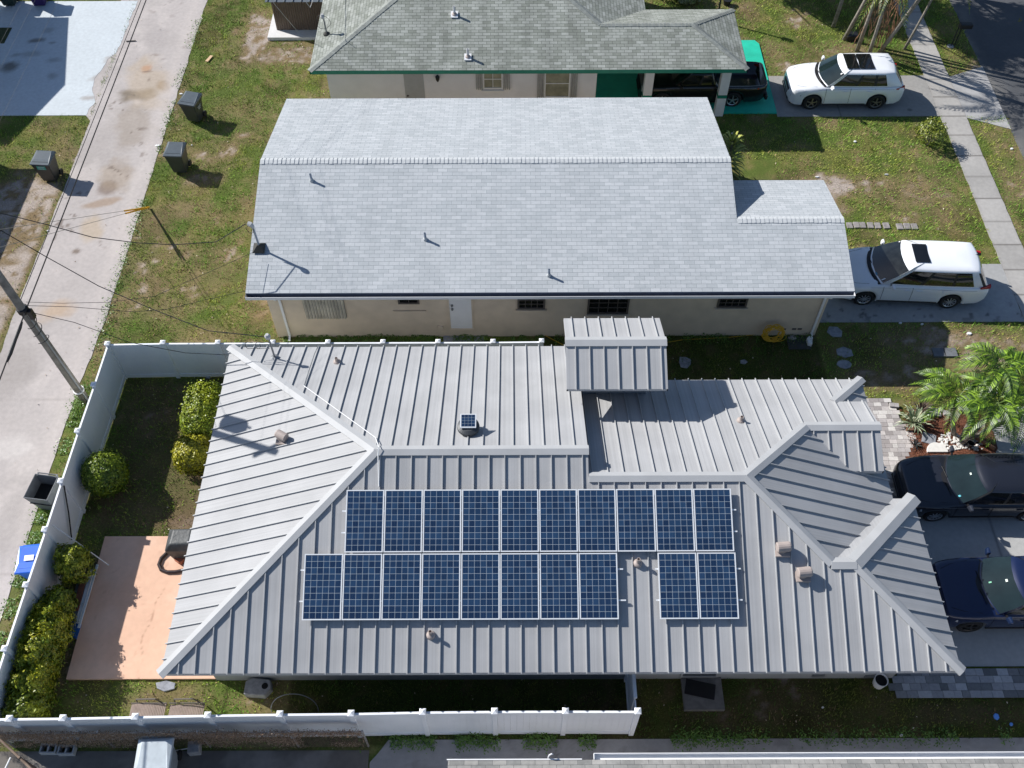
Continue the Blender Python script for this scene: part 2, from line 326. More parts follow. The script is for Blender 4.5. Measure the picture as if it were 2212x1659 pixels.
def ground_col(x, y):
    dirt, dark, g2_ = ground_maps(x, y)
    base = np.zeros(x.shape+(3,)); base[...] = (.10, .135, .03)
    base = mix(base, (.17, .16, .05), sm((fbm(x, y, 1.4, 31)-.45)*4)*.8)
    base = mix(base, (.22, .155, .09), np.clip(dirt*1.3, 0, 1)*.9)
    base = mix(base, (.07, .045, .025), dark*(1-dirt))
    sand = np.clip((dirt-.62)*2.6, 0, 1)*sm((fbm(x, y, 3.2, 41, 4)-.36)*5)
    west = (x < -16.5) & (y < 33); base = mix(base, (.42, .36, .32), sand*.85)
    shady = np.clip(np.maximum(((y > 7.3) & (y < 9.1) & (x > -6))*1., ((y > 17.5) & (y < 21.1) & (x > 1) & (x < 10.5))*1.), 0, 1)*.5  # shade deepened in the soil colour, south strip and between the houses
    yard = np.clip(np.minimum((x+12.9)/.6, (-8.3-x)/.6), 0, 1)*np.clip(np.minimum((y-13.3)/.5, (19.4-y)/.5), 0, 1); base = mix(base, (.13, .085, .055), yard*.6)
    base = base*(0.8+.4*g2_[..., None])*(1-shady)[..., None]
    return base
ix = np.arange(-25, 25.01, .11); iy = np.arange(-1, 46, .11)
ox = np.array([26, 29, 34, 45, 70, 130, 300, 600.]); X1 = np.concatenate([-ox[::-1], ix, ox]); oy = np.array([47, 50, 56, 70, 110, 200, 600.]); Y1 = np.concatenate([[-600, -150, -50, -20, -8, -3], iy, oy])
GX, GY = np.meshgrid(X1, Y1); nx, ny = len(X1), len(Y1)
GZ = (fbm(GX, GY, 1.1, 51, 4)-.5)*.02-.002
idx = np.arange(nx*ny).reshape(ny, nx); FQ = np.stack([idx[:-1, :-1], idx[:-1, 1:], idx[1:, 1:], idx[1:, :-1]], -1).reshape(-1, 4)
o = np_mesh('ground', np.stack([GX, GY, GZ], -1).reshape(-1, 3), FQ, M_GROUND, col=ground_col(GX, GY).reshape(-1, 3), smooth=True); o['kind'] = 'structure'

def sheet(name, y0, y1, xl, xr, z, colfn, m, step=.1, thick=.03, joints_y=(), joints_x=(), jw=.025):
    """paved slab between the edge curves xl(y) and xr(y) with colour from colfn and a skirt down to the soil"""
    ys = np.linspace(y0, y1, max(2, int((y1-y0)/step)+1)); L_ = np.array([xl(v) for v in ys]); R_ = np.array([xr(v) for v in ys])
    nxs = max(2, int(max(R_-L_)/step)+1); t = np.linspace(0, 1, nxs); X = L_[:, None]+(R_-L_)[:, None]*t; Y = np.repeat(ys[:, None], nxs, 1)
    col = colfn(X, Y)
    Z = np.full_like(X, z)+(fbm(X, Y, .6, 61, 3)-.5)*.004
    n = X.size; id_ = np.arange(n).reshape(X.shape); F = np.stack([id_[:-1, :-1], id_[:-1, 1:], id_[1:, 1:], id_[1:, :-1]], -1).reshape(-1, 4)
    V = np.stack([X, Y, Z], -1).reshape(-1, 3); col = col.reshape(-1, 3)
    # skirt
    ring = np.concatenate([id_[0, :], id_[1:, -1], id_[-1, -2::-1], id_[-2:0:-1, 0]]); lo = V[ring].copy(); lo[:, 2] -= thick+.05
    k = len(ring); a = np.arange(k); b = (a+1) % k; F2 = np.stack([ring[b], ring[a], n+a, n+b], -1)
    V = np.concatenate([V, lo]); col = np.concatenate([col, col[ring]*.8]); F = np.concatenate([F, F2])
    o = np_mesh(name, V, F, m, col=col); o['kind'] = 'structure'; return o
def const(v): return lambda y: v
def interp(pts):
    pts = sorted(pts); ys = [p[0] for p in pts]; xs = [p[1] for p in pts]
    return lambda y: float(np.interp(y, ys, xs))
def wob(f, amp, sc, seed):
    return lambda y: f(y)+amp*(float(fbm(np.array([y]), np.array([seed*3.3]), sc, seed, 3)[0])-.5)*2
def full(X, c): r = np.zeros(X.shape+(3,)); r[...] = c; return r
def jline(X, Y, c, lines_x=(), lines_y=(), w=.02, dark=.45):
    m = np.ones(X.shape)
    return m

def alley_col(X, Y):
    c = full(X, (.43, .39, .37)); c = c*(.88+.24*fbm(X, Y, .5, 5, 5)[..., None])
    c = mix(c, (.30, .27, .25), sm((fbm(X, Y, .35, 71, 4)-.5)*5)*.35)
    c = mix(c, (.52, .47, .44), sm((fbm(X, Y, .8, 15, 4)-.56)*6)*.5)
    def G(i, j, a, b): p = g(i, j, a, b); return p.x, p.y
    for (q, rx, ry, col, st, sd) in [((0, 0, 950, 445), .32, .35, (.42, .19, .09), .8, 4), ((0, 0, 880, 620), .95, .55, (.16, .125, .085), .9, 5), ((0, 0, 1060, 560), .35, .55, (.2, .13, .07), .8, 6),
          ((0, 0, 700, 1220), .45, .5, (.16, .11, .08), .75, 7), ((0, 0, 640, 1320), .9, .25, (.27, .17, .09), .6, 8), ((0, 0, 850, 800), 1.0, 1.9, (.27, .22, .17), .55, 9), ((0, 0, 760, 1140), .7, 1.2, (.29, .22, .15), .55, 10),
          ((0, 0, 590, 1480), .5, .9, (.42, .31, .18), .5, 11), ((0, 1, 350, 360), .9, .6, (.45, .30, .17), .6, 12), ((0, 0, 495, 1630), .15, .15, (.14, .1, .07), .8, 13), ((0, 0, 975, 540), 1.2, 2.2, (.43, .33, .22), .5, 14), ((0, 1, 100, 700), 1.1, 1.4, (.30, .27, .25), .5, 17), ((0, 0, 1000, 220), .7, 1.5, (.30, .27, .26), .4, 18), ((0, 1, 60, 1250), .9, .6, (.55, .51, .48), .7, 19)]:
        cx, cy = G(*q); c = mix(c, col, st*blob(X, Y, cx, cy, rx, ry, .3, .5, sd, .5))
    sp = sm((fbm(X, Y, 3.4, 33, 3)-.70)*16)*sm((fbm(X, Y, .5, 44, 2)-.45)*6)*np.clip((Y-22)/5, 0, 1); c = mix(c, (.12, .085, .065), sp*.75)
    # tyre-darkened track, edges lighter
    c = mix(c, (.50, .45, .42), np.clip(1-np.abs(X+14.7)/.35, 0, 1)*.5)
    for jy in (12.2, 18.4): c = mix(c, (.24, .21, .19), np.clip(1-np.abs(Y-jy+.02*np.sin(X*3))/.05, 0, 1)*.35)
    return c
sheet('alley', -4, 62, wob(interp([(-4, -17.45), (32.6, -17.45), (33.4, -18.2), (41, -18.2), (62, -17.6)]), .08, .9, 3), wob(interp([(-4, -14.5), (18, -14.42), (22, -14.2), (62, -14.2)]), .05, 1.2, 5), .012, alley_col, M_CONC, step=.09)
ragged = wob(interp([(33.0, -17.75), (33.8, -17.6), (34.5, -17.85), (35.4, -18.0), (36.0, -17.85), (36.8, -17.75), (37.2, -17.5), (42, -17.42)]), .09, 2.2, 8)
def wdrive_col(X, Y):
    c = full(X, (.53, .575, .60)); c = c*(.93+.14*fbm(X, Y, .7, 12, 5)[..., None])
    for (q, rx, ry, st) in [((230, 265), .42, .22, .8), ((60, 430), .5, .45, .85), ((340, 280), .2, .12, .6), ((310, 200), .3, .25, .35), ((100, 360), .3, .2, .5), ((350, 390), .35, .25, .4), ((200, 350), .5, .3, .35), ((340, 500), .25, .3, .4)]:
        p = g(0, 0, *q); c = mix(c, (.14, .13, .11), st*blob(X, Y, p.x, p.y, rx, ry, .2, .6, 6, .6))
    for q in [(620, 630), (650, 500), (560, 640), (700, 400), (730, 380)]:
        p = g(0, 0, *q); c = mix(c, (.34, .31, .29), .75*blob(X, Y, p.x, p.y, .5, .3, .3, .8, 9, .5))
    return c
sheet('driveway', 32.95, 41.25, const(-30), ragged, .018, wdrive_col, M_CONC, step=.1)
MB().prism([(-24.5, 37.97), (-22.68, 37.97), (-22.68, 39.15), (-24.5, 39.15)], .0, .034).build('planting_bed', mat('dark_turf', (.04, .055, .02), rough=.95, noise=.4, nscale=20, bump=1, bscale=40))['kind'] = 'structure'
# footpath with a joint every 1.25 m: separate slabs read as one sheet with grooves
def walk_col(X, Y):
    c = full(X, (.36, .345, .325)); c = c*(.85+.3*fbm(X, Y, 1.1, 17, 5)[..., None])
    k = np.floor((Y-24.05)/1.235); t = vnoise(k*3.1, k*0, 1.0, 27); c = c*(.92+.2*t[..., None])
    fr_ = np.abs(((Y-24.05)/1.235) % 1-.5); c = mix(c, (.10, .09, .08), np.clip((fr_-.468)/.02, 0, 1)*.85)
    c = mix(c, (.22, .205, .19), np.clip(1-np.minimum(np.abs(X-17.85), np.abs(X-18.9))/.1, 0, 1)*.5*fbm(X, Y, 3, 8, 2))
    return c
sheet('footpath', 5, 60, wob(const(17.85), .03, 2.5, 11), wob(const(18.9), .03, 2.5, 12), .03, walk_col, M_CONC, step=.06)
def road_col(X, Y):
    c = full(X, (.075, .078, .085)); c = c*(.8+.4*fbm(X, Y, 1.5, 19, 5)[..., None])
    return mix(c, (.24, .225, .20), np.clip(1-(X-20.4)/.9, 0, 1)*.6*sm((fbm(X, Y, 1.2, 14, 4)-.3)*3))
sheet('road', -20, 90, wob(const(20.5), .05, 1, 13), const(32), .004, road_col, M_CONC, step=.16)
def apron_col(X, Y):
    c = full(X, (.36, .355, .35)); return c*(.86+.28*fbm(X, Y, 1., 21, 5)[..., None])
MBa = MB().prism([(18.9, 32.6), (20.52, 31.85), (20.56, 36.05), (18.9, 35.32)], -.03, .021); MBa.build('driveway_apron', mat('apron_concrete', (.35, .345, .34), rough=.85, noise=.1, nscale=3, bump=.3, noise2=.12))['kind'] = 'structure'
MB().prism([(18.9, 21.4), (20.52, 20.6), (20.52, 25.1), (18.9, 24.35)], -.03, .021).build('driveway_apron', MATS['apron_concrete'])['kind'] = 'structure'
def gdrive_col(X, Y):
    c = full(X, (.29, .28, .265)); c = c*(.85+.3*fbm(X, Y, 1., 24, 5)[..., None])
    p = g(2, 0, 1470, 715); c = mix(c, (.12, .11, .1), .8*blob(X, Y, p.x, p.y, .16, .12, 0, .3, 4, .4)-.0)
    for jx in (13.7,): c = mix(c, (.07, .07, .07), np.clip(1-np.abs(X-jx)/.03, 0, 1)*.8)
    return c
sheet('driveway', 32.7, 35.42, const(11.07), const(17.85), .024, gdrive_col, M_CONC, step=.06)
MB().prism([(2.5, 32.9), (11.07, 32.9), (11.06, 37.7), (10.9, 37.96), (2.5, 37.96)], -.03, .06).build('carport_floor', M_TEAL)['kind'] = 'structure'
def vdrive_col(X, Y):
    c = full(X, (.34, .34, .335)); c = c*(.86+.28*fbm(X, Y, 1., 28, 5)[..., None])
    sp = sm((fbm(X, Y, 4, 38, 3)-.66)*12)*np.clip(1-np.abs(Y-22)/.7, 0, 1); return mix(c, (.07, .07, .075), sp*.8)
sheet('driveway', 21.6, 24.33, const(10.35), const(17.85), .024, vdrive_col, M_CONC, step=.07)
def rdrive_col(X, Y):
    c = full(X, (.42, .42, .41)); c = c*(.86+.28*fbm(X, Y, .8, 29, 5)[..., None])
    for jy in (13.0, 9.4): c = mix(c, (.15, .15, .15), np.clip(1-np.abs(Y-jy)/.03, 0, 1)*.7)
    for jx in (14.35, 11.6): c = mix(c, (.15, .15, .15), np.clip(1-np.abs(X-jx)/.03, 0, 1)*.7)
    return c
sheet('driveway', 9.37, 15.85, const(9.8), const(17.85), .02, rdrive_col, M_CONC, step=.07)
sheet('driveway', 15.85, 18.0, interp([(15.85, 15.2), (18, 15.5)]), const(17.85), .02, rdrive_col, M_CONC, step=.1)
def sdrive_col(X, Y):
    c = full(X, (.30, .29, .285)); c = c*(.8+.4*fbm(X, Y, 1., 35, 5)[..., None]); c = mix(c, (.17, .16, .15), sm((fbm(X, Y, 3, 36, 4)-.55)*6)*.5)
    p = 1.1; c = mix(c, (.04, .04, .035), np.clip(1-np.abs(X-p-.03*np.sin(Y*9))/.03, 0, 1)*.9); return c
sheet('side_driveway', -6, 7.46, wob(interp([(-6, -3.6), (6.9, -3.7), (7.46, -3.3)]), .1, 2, 15), const(20.5), .016, sdrive_col, M_CONC, step=.08)
def sdirt(X, Y):
    c = full(X, (.14, .125, .11)); c = c*(.7+.6*fbm(X, Y, 1.5, 39, 5)[..., None]); return mix(c, (.26, .24, .22), sm((fbm(X, Y, 1.0, 40, 4)-.5)*5)*.6)
sheet('dirt_yard', -6, 7.2, const(-14.4), const(-3.75), .011, sdirt, M_CONC, step=.12)
def patio_col(X, Y):
    c = full(X, (.69, .435, .305)); c = c*(.93+.14*fbm(X, Y, .9, 42, 5)[..., None]); c = mix(c, (.76, .55, .43), sm((fbm(X, Y, .7, 43, 3)-.5)*4)*.5)
    cx = -10.15+.12*np.sin(Y*1.7)+.05*np.sin(Y*6); c = mix(c, (.30, .15, .09), np.clip(1-np.abs(X-cx)/.018, 0, 1)*np.clip((12-Y)/.5, 0, 1)*.6)
    return mix(c, (.4, .2, .13), sm((fbm(X, Y, 6, 45, 2)-.8)*14)*.25)
sheet('patio', 9.08, 13.38, const(-12.12), const(-7.9), .085, patio_col, M_TERRA, step=.05, thick=.1)
# brick paver strips: individual stones in one sheet of mesh
def pavers(name, poly, z, bw, bh, cols, rz=0., seed=1, jitter=.02):
    rr = random.Random(seed); V = []; F = []; Cc = []
    xs = [p[0] for p in poly]; ys = [p[1] for p in poly]
    def inside(x, y):
        c = False; n = len(poly)
        for i in range(n):
            x1, y1 = poly[i]; x2, y2 = poly[(i+1) % n]
            if (y1 > y) != (y2 > y) and x < (x2-x1)*(y-y1)/(y2-y1)+x1: c = not c
        return c
    y = min(ys); row = 0
    while y < max(ys):
        x = min(xs)-(bw/2 if row % 2 else 0)
        while x < max(xs):
            w = bw*rr.choice([.7, 1, 1, 1.25])
            if inside(x+w/2, y+bh/2):
                n = len(V); gp = .004; zz = z+rr.uniform(-.004, .004); c = np.array(rr.choice(cols))*rr.uniform(.88, 1.1)
                for (a, b) in ((x+gp, y+gp), (x+w-gp, y+gp), (x+w-gp, y+bh-gp), (x+gp, y+bh-gp)): V.append((a, b, zz)); Cc.append(c)
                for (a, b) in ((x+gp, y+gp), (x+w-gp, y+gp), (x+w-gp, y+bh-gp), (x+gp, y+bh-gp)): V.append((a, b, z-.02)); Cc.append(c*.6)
                F += [(n, n+1, n+2, n+3), (n+4, n+5, n+1, n), (n+5, n+6, n+2, n+1), (n+6, n+7, n+3, n+2), (n+7, n+4, n, n+3)]
            x += w
        y += bh; row += 1
    o = np_mesh(name, np.array(V), np.array(F), mat('paver_'+name, None, rough=.85, noise=.1, nscale=14, bump=.06, attr='col'), col=np.array(Cc)); o['kind'] = 'structure'; return o
pavers('paver_path', [(11.0, 13.7), (12.05, 13.7), (12.3, 15.9), (12.75, 16.6), (12.8, 17.25), (12.55, 17.6), (12.25, 18.36), (10.7, 18.38), (10.2, 17.2)], .045, .24, .16, [(.50, .46, .44), (.40, .37, .36), (.58, .55, .52), (.33, .30, .29)], seed=4)
pavers('paver_strip', [(10.28, 8.5), (24, 8.5), (24, 9.34), (10.3, 9.34)], .05, .3, .2, [(.22, .23, .24), (.30, .31, .33), (.15, .16, .17), (.40, .41, .43)], seed=5)

# ------------------------------------------------------------------ roofs
def rplane(mb, pts):
    """add one roof plane (points counter-clockwise from above); UV u along the eave, v up the slope, in metres"""
    p = [Vector(q) for q in pts]; n = Vector((0, 0, 0))
    for i in range(len(p)): n += p[i].cross(p[(i+1) % len(p)])
    n.normalize()
    if n.z < 0: p.reverse(); n = -n
    e = Vector((0, 0, 1)).cross(n); e.normalize(); u = n.cross(e)
    mb.poly([tuple(q) for q in p], [(q.dot(e)+100, q.dot(u)+100) for q in p]); return n
def seams(mb, pts, axis, start, step, h=.045, w=.022, margin=.0):
    """standing seams running up the slope at even spacing; axis 0: seam at constant x, 1: constant y"""
    p = [Vector(q) for q in pts]; n = Vector((0, 0, 0))
    for i in range(len(p)): n += p[i].cross(p[(i+1) % len(p)])
    n.normalize(); n = n if n.z > 0 else -n
    lo = min(q[axis] for q in p); hi = max(q[axis] for q in p); k = math.ceil((lo-start)/step); v = start+k*step
    while v < hi:
        if v > lo+.03 and v < hi-.03:
            cr = []
            for i in range(len(p)):
                a, b = p[i], p[(i+1) % len(p)]
                if (a[axis] > v) != (b[axis] > v): cr.append(a.lerp(b, (v-a[axis])/(b[axis]-a[axis])))
            o = 1-axis; cr.sort(key=lambda q: q[o])
            for a, b in zip(cr[::2], cr[1::2]):
                if (b-a).length > .12:
                    d = (b-a).normalized(); lo_, hi_ = (a, b) if a.z < b.z else (b, a); dd = (hi_-lo_).normalized()
                    lo_ = lo_-dd*.025; hi_ = hi_-dd*margin
                    mb.bar(lo_+n*(h/2), hi_+n*(h/2), w, h, up=n)
        v += step
def cap(mb, a, b, n1, n2, w=.14, h=.05, ext=0.):
    a = Vector(a); b = Vector(b); e = (b-a).normalized(); a = a-e*ext; b = b+e*ext
    def side(n, m):
        d = e.cross(n).normalized(); return d if d.dot(m) < 0 else -d
    d1 = side(n1, n2); d2 = side(n2, n1); t = (n1+n2).normalized()*h*1.15
    A = [a+d1*w, a+d1*w+n1*h, a+t, a+d2*w+n2*h, a+d2*w]; B = [b+d1*w, b+d1*w+n1*h, b+t, b+d2*w+n2*h, b+d2*w]
    mb.add(A+B, [(0, 1, 6, 5), (1, 2, 7, 6), (2, 3, 8, 7), (3, 4, 9, 8), (0, 4, 3, 2, 1), (5, 6, 7, 8, 9)])
def shingle_caps(mb, a, b, n1, n2, w=.15, step=.145):
    a = Vector(a); b = Vector(b); L_ = (b-a).length; k = int(L_/step)
    for i in range(k):
        p = a.lerp(b, i/k); q = a.lerp(b, (i+1)/k); h0 = .018+random.uniform(0, .006)
        e = (b-a).normalized()
        def side(n, m):
            d = e.cross(n).normalized(); return d if d.dot(m) < 0 else -d
        d1 = side(n1, n2); d2 = side(n2, n1); ww = w+random.uniform(-.008, .008); up = (n1+n2).normalized()
        A = [p+d1*ww, p+d1*ww+n1*(h0+.004), p+up*(h0+.008), p+d2*ww+n2*(h0+.004), p+d2*ww]; B = [q+d1*ww, q+d1*ww+n1*h0*.5, q+up*h0*.6, q+d2*ww+n2*h0*.5, q+d2*ww]
        mb.add(A+B, [(0, 1, 6, 5), (1, 2, 7, 6), (2, 3, 8, 7), (3, 4, 9, 8), (0, 4, 3, 2, 1), (5, 6, 7, 8, 9)])
def fascia(mb, pts, drop=.15, t=.03, closed=False):
    n = len(pts)
    for i in range(n if closed else n-1):
        a = Vector(pts[i]); b = Vector(pts[(i+1) % n]); d = (b-a); d.z = 0
        if d.length < 1e-6: continue
        d.normalize(); inn = Vector((-d.y, d.x, 0))*t
        mb.hexa([a-Vector((0, 0, drop)), b-Vector((0, 0, drop)), b+inn-Vector((0, 0, drop)), a+inn-Vector((0, 0, drop))], [a-Vector((0, 0, .004)), b-Vector((0, 0, .004)), b+inn-Vector((0, 0, .004)), a+inn-Vector((0, 0, .004))])
def vent_pipe(parent, p, r=.05, h=.3, m=None, name='vent_pipe', flash=M_TAUPE, fr=.11):
    mb = MB().lathe([(r, -.1), (r, h), (r*.8, h), (r*.8, h-.06)], p, 12); o = mb.build(name, m or M_TAUPE, parent, smooth=False)
    MB().lathe([(fr, -.04), (fr, .05), (fr*.8, .075), (r*1.15, .10), (r*1.15, .13)], p, 14).build('flashing', flash, o)
    return o
def window(parent, wall_y, x0, x1, z0, z1, frame=M_WHITE, glass=M_DARKG, grid=(0, 0), sill=None, depth=.05, fw=.05, mid=None):
    mb = MB(); y = wall_y
    mb.box2((x0-fw, y-depth, z0-fw), (x1+fw, y+.02, z0)); mb.box2((x0-fw, y-depth, z1), (x1+fw, y+.02, z1+fw))
    mb.box2((x0-fw, y-depth, z0), (x0, y+.02, z1)); mb.box2((x1, y-depth, z0), (x1+fw, y+.02, z1))
    o = mb.build('window', frame, parent)
    MB().box2((x0, y-.018, z0), (x1, y-.006, z1)).build('pane', glass, o)
    bars = MB(); nb = 0
    for i in range(grid[0]): xx = x0+(x1-x0)*(i+1)/(grid[0]+1); bars.box2((xx-.012, y-.035, z0), (xx+.012, y-.02, z1)); nb += 1
    for i in range(grid[1]): zz = z0+(z1-z0)*(i+1)/(grid[1]+1); bars.box2((x0, y-.036, zz-.015), (x1, y-.022, zz+.015)); nb += 1
    if nb: bars.build('glazing_bars', frame, o)
    if sill: MB().box2((x0-.12, y-.09, z0-fw-.09), (x1+.12, y+.01, z0-fw-.03)).build('sill', sill, o)
    return o

# ================================================================== the house with the metal roof
K = 5/12; ZE = 2.75
def zS(y): return ZE+K*(y-8.27)
H1 = thing('house', 'grey standing seam metal roof house carrying the solar panels', 'house', (1.2, 12.5, 0))
wall = MB().prism([(-8.05, 9.06), (10.3, 9.06), (10.3, 12.5), (9.85, 12.5), (9.85, 16.5), (1.9, 16.5), (1.9, 17.75), (-8.05, 17.75)], -.1, 2.6)
wall.build('wall', M_GREYW, H1)
Sp = [(-8.6, 8.27, ZE), (10.95, 8.27, ZE), (8.55, 10.67, 3.75), (8.0, 10.67, 3.75), (5.975, 12.695, 4.594), (1.95, 12.695, 4.594), (1.95, 13.345, 4.865), (-3.525, 13.345, 4.865)]
Wp = [(-8.6, 18.42, ZE), (-8.6, 8.27, ZE), (-3.525, 13.345, 4.865)]
N1 = [(1.95, 18.42, ZE), (-8.6, 18.42, ZE), (-3.525, 13.345, 4.865), (1.95, 13.345, 4.865)]
N2 = [(1.95, 12.695, 4.594), (5.975, 12.695, 4.594), (8.1, 14.82, 3.708), (10.15, 14.82, 3.708), (10.15, 15.98, 3.225), (9.26, 15.98, 3.225), (10.4, 17.12, ZE), (1.95, 17.12, ZE)]
EA = [(5.975, 12.695, 4.594), (8.0, 10.67, 3.75), (10.4, 13.07, ZE), (10.4, 13.66, ZE), (9.26, 13.66, 3.225), (8.1, 14.82, 3.708)]
EB = [(9.26, 13.66, 3.225), (10.4, 13.66, ZE), (10.4, 17.12, ZE), (9.26, 15.98, 3.225)]
WN = [(8.0, 10.67, 3.75), (8.55, 10.67, 3.75), (10.95, 13.07, ZE), (10.4, 13.07, ZE)]
WE = [(8.55, 10.67, 3.75), (10.95, 8.27, ZE), (10.95, 13.07, ZE)]
PS = [(8.1, 14.82, 3.708), (9.26, 13.66, 3.225), (10.15, 13.66, 3.225), (10.15, 14.82, 3.708)]
rf = MB(); NS = rplane(rf, Sp); NW = rplane(rf, Wp); NN = rplane(rf, N1); rplane(rf, N2); NE = rplane(rf, EA); rplane(rf, EB); rplane(rf, WN); rplane(rf, WE); rplane(rf, PS)
# gable-end wall where the west roof stands above the east roof, porch gable, soffit
rf.poly([(1.95, 12.69, 4.59), (1.95, 13.345, 4.862), (1.95, 18.42, ZE-.003), (1.95, 18.42, ZE-.14), (1.95, 17.12, ZE-.14), (1.95, 17.12, ZE-.003)][::1])
rf.poly([(10.11, 13.70, 3.2), (10.11, 15.94, 3.2), (10.11, 14.82, 3.67)])
rf.prism([(-8.56, 8.31), (10.91, 8.31), (10.91, 13.03), (10.36, 13.03), (10.36, 17.08), (1.99, 17.08), (1.91, 18.38), (-8.56, 18.38)], 2.60, 2.63)
roof1 = rf.build('roof', M_ROOF, H1)
fm = MB()
fascia(fm, [(-8.6, 8.27, ZE), (10.95, 8.27, ZE), (10.95, 13.07, ZE), (10.4, 13.07, ZE), (10.4, 17.12, ZE), (1.955, 17.12, ZE)])
fascia(fm, [(1.95, 18.42, ZE), (-8.6, 18.42, ZE), (-8.6, 8.27, ZE)])
fascia(fm, [(9.26, 13.66, 3.225), (10.15, 13.66, 3.225), (10.15, 14.82, 3.708), (10.15, 15.98, 3.225), (9.26, 15.98, 3.225)], .13)
fascia(fm, [(1.95, 13.345, 4.865), (1.95, 18.42, ZE)], .16)
fm.build('fascia', M_SEAM, H1)
sm_ = MB()
seams(sm_, Sp, 0, -3.78, .3985); seams(sm_, N1, 0, -5.11, .395); seams(sm_, N2, 0, 5.25, .399); seams(sm_, PS, 0, 8.30, .40)
seams(sm_, Wp, 1, 17.79, .3985); seams(sm_, EA, 1, 14.05, .401); seams(sm_, EB, 1, 14.05, .401); seams(sm_, WE, 1, 12.05, .399)
sm_.build('seam', M_SEAM, roof1)
cp = MB(); up = Vector((0, 0, 1)); NPS = NS
cap(cp, (-8.62, 8.25, ZE), (-3.525, 13.345, 4.865), NS, NW); cap(cp, (-8.62, 18.44, ZE), (-3.525, 13.345, 4.865), NN, NW)
cap(cp, (-3.56, 13.345, 4.865), (1.97, 13.345, 4.865), NS, NN)
cap(cp, (1.96, 12.695, 4.594), (6.0, 12.695, 4.594), NS, NN); cap(cp, (5.975, 12.695, 4.594), (8.1, 14.82, 3.708), NE, NN)
cap(cp, (8.07, 14.82, 3.708), (10.17, 14.82, 3.708), NS, NN, w=.14); cap(cp, (5.975, 12.695, 4.594), (8.0, 10.67, 3.75), NE, NS)
cap(cp, (7.96, 10.67, 3.75), (8.6, 10.67, 3.75), NS, NN, w=.15, h=.06); cap(cp, (8.55, 10.67, 3.75), (10.97, 8.25, ZE), NE, NS)
cap(cp, (8.55, 10.67, 3.75), (10.98, 13.10, ZE), NE, NN, w=.2, h=.07); cap(cp, (9.24, 15.96, 3.23), (10.42, 17.14, ZE), NN, NE, w=.14)
cp.build('ridge_cap', M_SEAM, roof1)
# raised little roof on its tower
tw = MB().prism([(1.99, 16.42), (3.9, 16.42), (3.9, 17.7), (1.99, 17.7)], 2.7, 4.43); tw.build('tower_wall', M_GREYW, H1)
KR = .4167; RN = [(4.28, 18.1, 4.45), (1.50, 18.1, 4.45), (1.50, 16.83, 4.98), (4.28, 16.83, 4.98)]; RS = [(1.50, 15.56, 4.45), (4.28, 15.56, 4.45), (4.28, 16.83, 4.98), (1.50, 16.83, 4.98)]
rr = MB(); rplane(rr, RN); rplane(rr, RS)
rr.poly([(1.56, 15.62, 4.42), (1.56, 18.04, 4.42), (1.56, 16.83, 4.93)]); rr.poly([(4.22, 15.62, 4.42), (4.22, 18.04, 4.42), (4.22, 16.83, 4.93)]); rr.prism([(1.53, 15.6), (4.25, 15.6), (4.25, 18.06), (1.53, 18.06)], 4.34, 4.37)
rt = rr.build('tower_roof', M_ROOF, H1)
sr = MB(); seams(sr, RN, 0, 1.72, .392); seams(sr, RS, 0, 1.76, .394); sr.build('seam', M_SEAM, rt)
cr_ = MB(); cap(cr_, (1.48, 16.83, 4.98), (4.30, 16.83, 4.98), NS, NN, w=.16); fascia(cr_, [(1.5, 15.56, 4.45), (4.28, 15.56, 4.45), (4.28, 16.83, 4.98), (4.28, 18.1, 4.45), (1.5, 18.1, 4.45), (1.5, 16.83, 4.98), (1.5, 15.56, 4.45)], .09)
cr_.build('ridge_cap', M_SEAM, rt)
# roof furniture of the metal-roofed house
for q, h in (((1, 2, 580, 800), .26), ((1, 2, 1920, 335), .26)):
    vent_pipe(H1, on_slope(*q, 8.27, ZE, K), .045, h)
for q, y0 in (((0, 1, 2185, 690), 18.42), ((2, 1, 375, 1070), 17.12)): vent_pipe(H1, on_slope(*q, y0, ZE, -K), .045, .22)
def gooseneck(p, ux, uy, r=.13, l=.3):
    mb = MB(); p = Vector(p); mb.box((p.x, p.y, p.z+.02), (.36, .36, .05)); mb.tube([p+Vector((0, 0, 0)), p+Vector((0, 0, .2))], r*.85, 14)
    d = Vector((ux, uy, 0)).normalized(); q = p+Vector((0, 0, .2)); mb.tube([q-d*l*.55, q-d*l*.5, q+d*l*.5, q+d*l*.6], [r*.75, r, r, r*.9], 16)
    return mb.build('roof_vent', M_TAUPE, H1, smooth=False)
gooseneck(on_slope(2, 2, 640, 250, 8.27, ZE, K), 1, .1); gooseneck(on_slope(2, 2, 775, 412, 8.27, ZE, K), 1, .1); gooseneck(on_slopeX(0, 1, 1835, 1190, -8.6, ZE, K), -.5, .3, .12, .28)
# solar powered attic fan
pf = on_slope(1, 1, 825, 1130, 18.42, ZE, -K); fan = MB().lathe([(.27, -.12), (.27, .04), (.24, .06), (.24, .14), (.30, .16), (.29, .22), (.2, .27), (.02, .29)], pf, 28).build('attic_fan', mat('dark_grey_vent', (.05, .055, .06), rough=.5, noise=.05), H1)
a = pf+Vector((-.22, -.20, .40)); c4_ = [pf+Vector((-.21, -.13, .33)), pf+Vector((.21, -.13, .33)), pf+Vector((.21, .24, .43)), pf+Vector((-.21, .24, .43))]
MB().hexa([q-Vector((0, 0, .03)) for q in c4_], c4_).build('panel_frame', M_ALU, fan)
ii = [(.04, .05), (.96, .05), (.96, .95), (.04, .95)]; bl = lambda u, v: (c4_[0]*(1-u)+c4_[1]*u)*(1-v)+(c4_[3]*(1-u)+c4_[2]*u)*v+Vector((0, 0, .004))
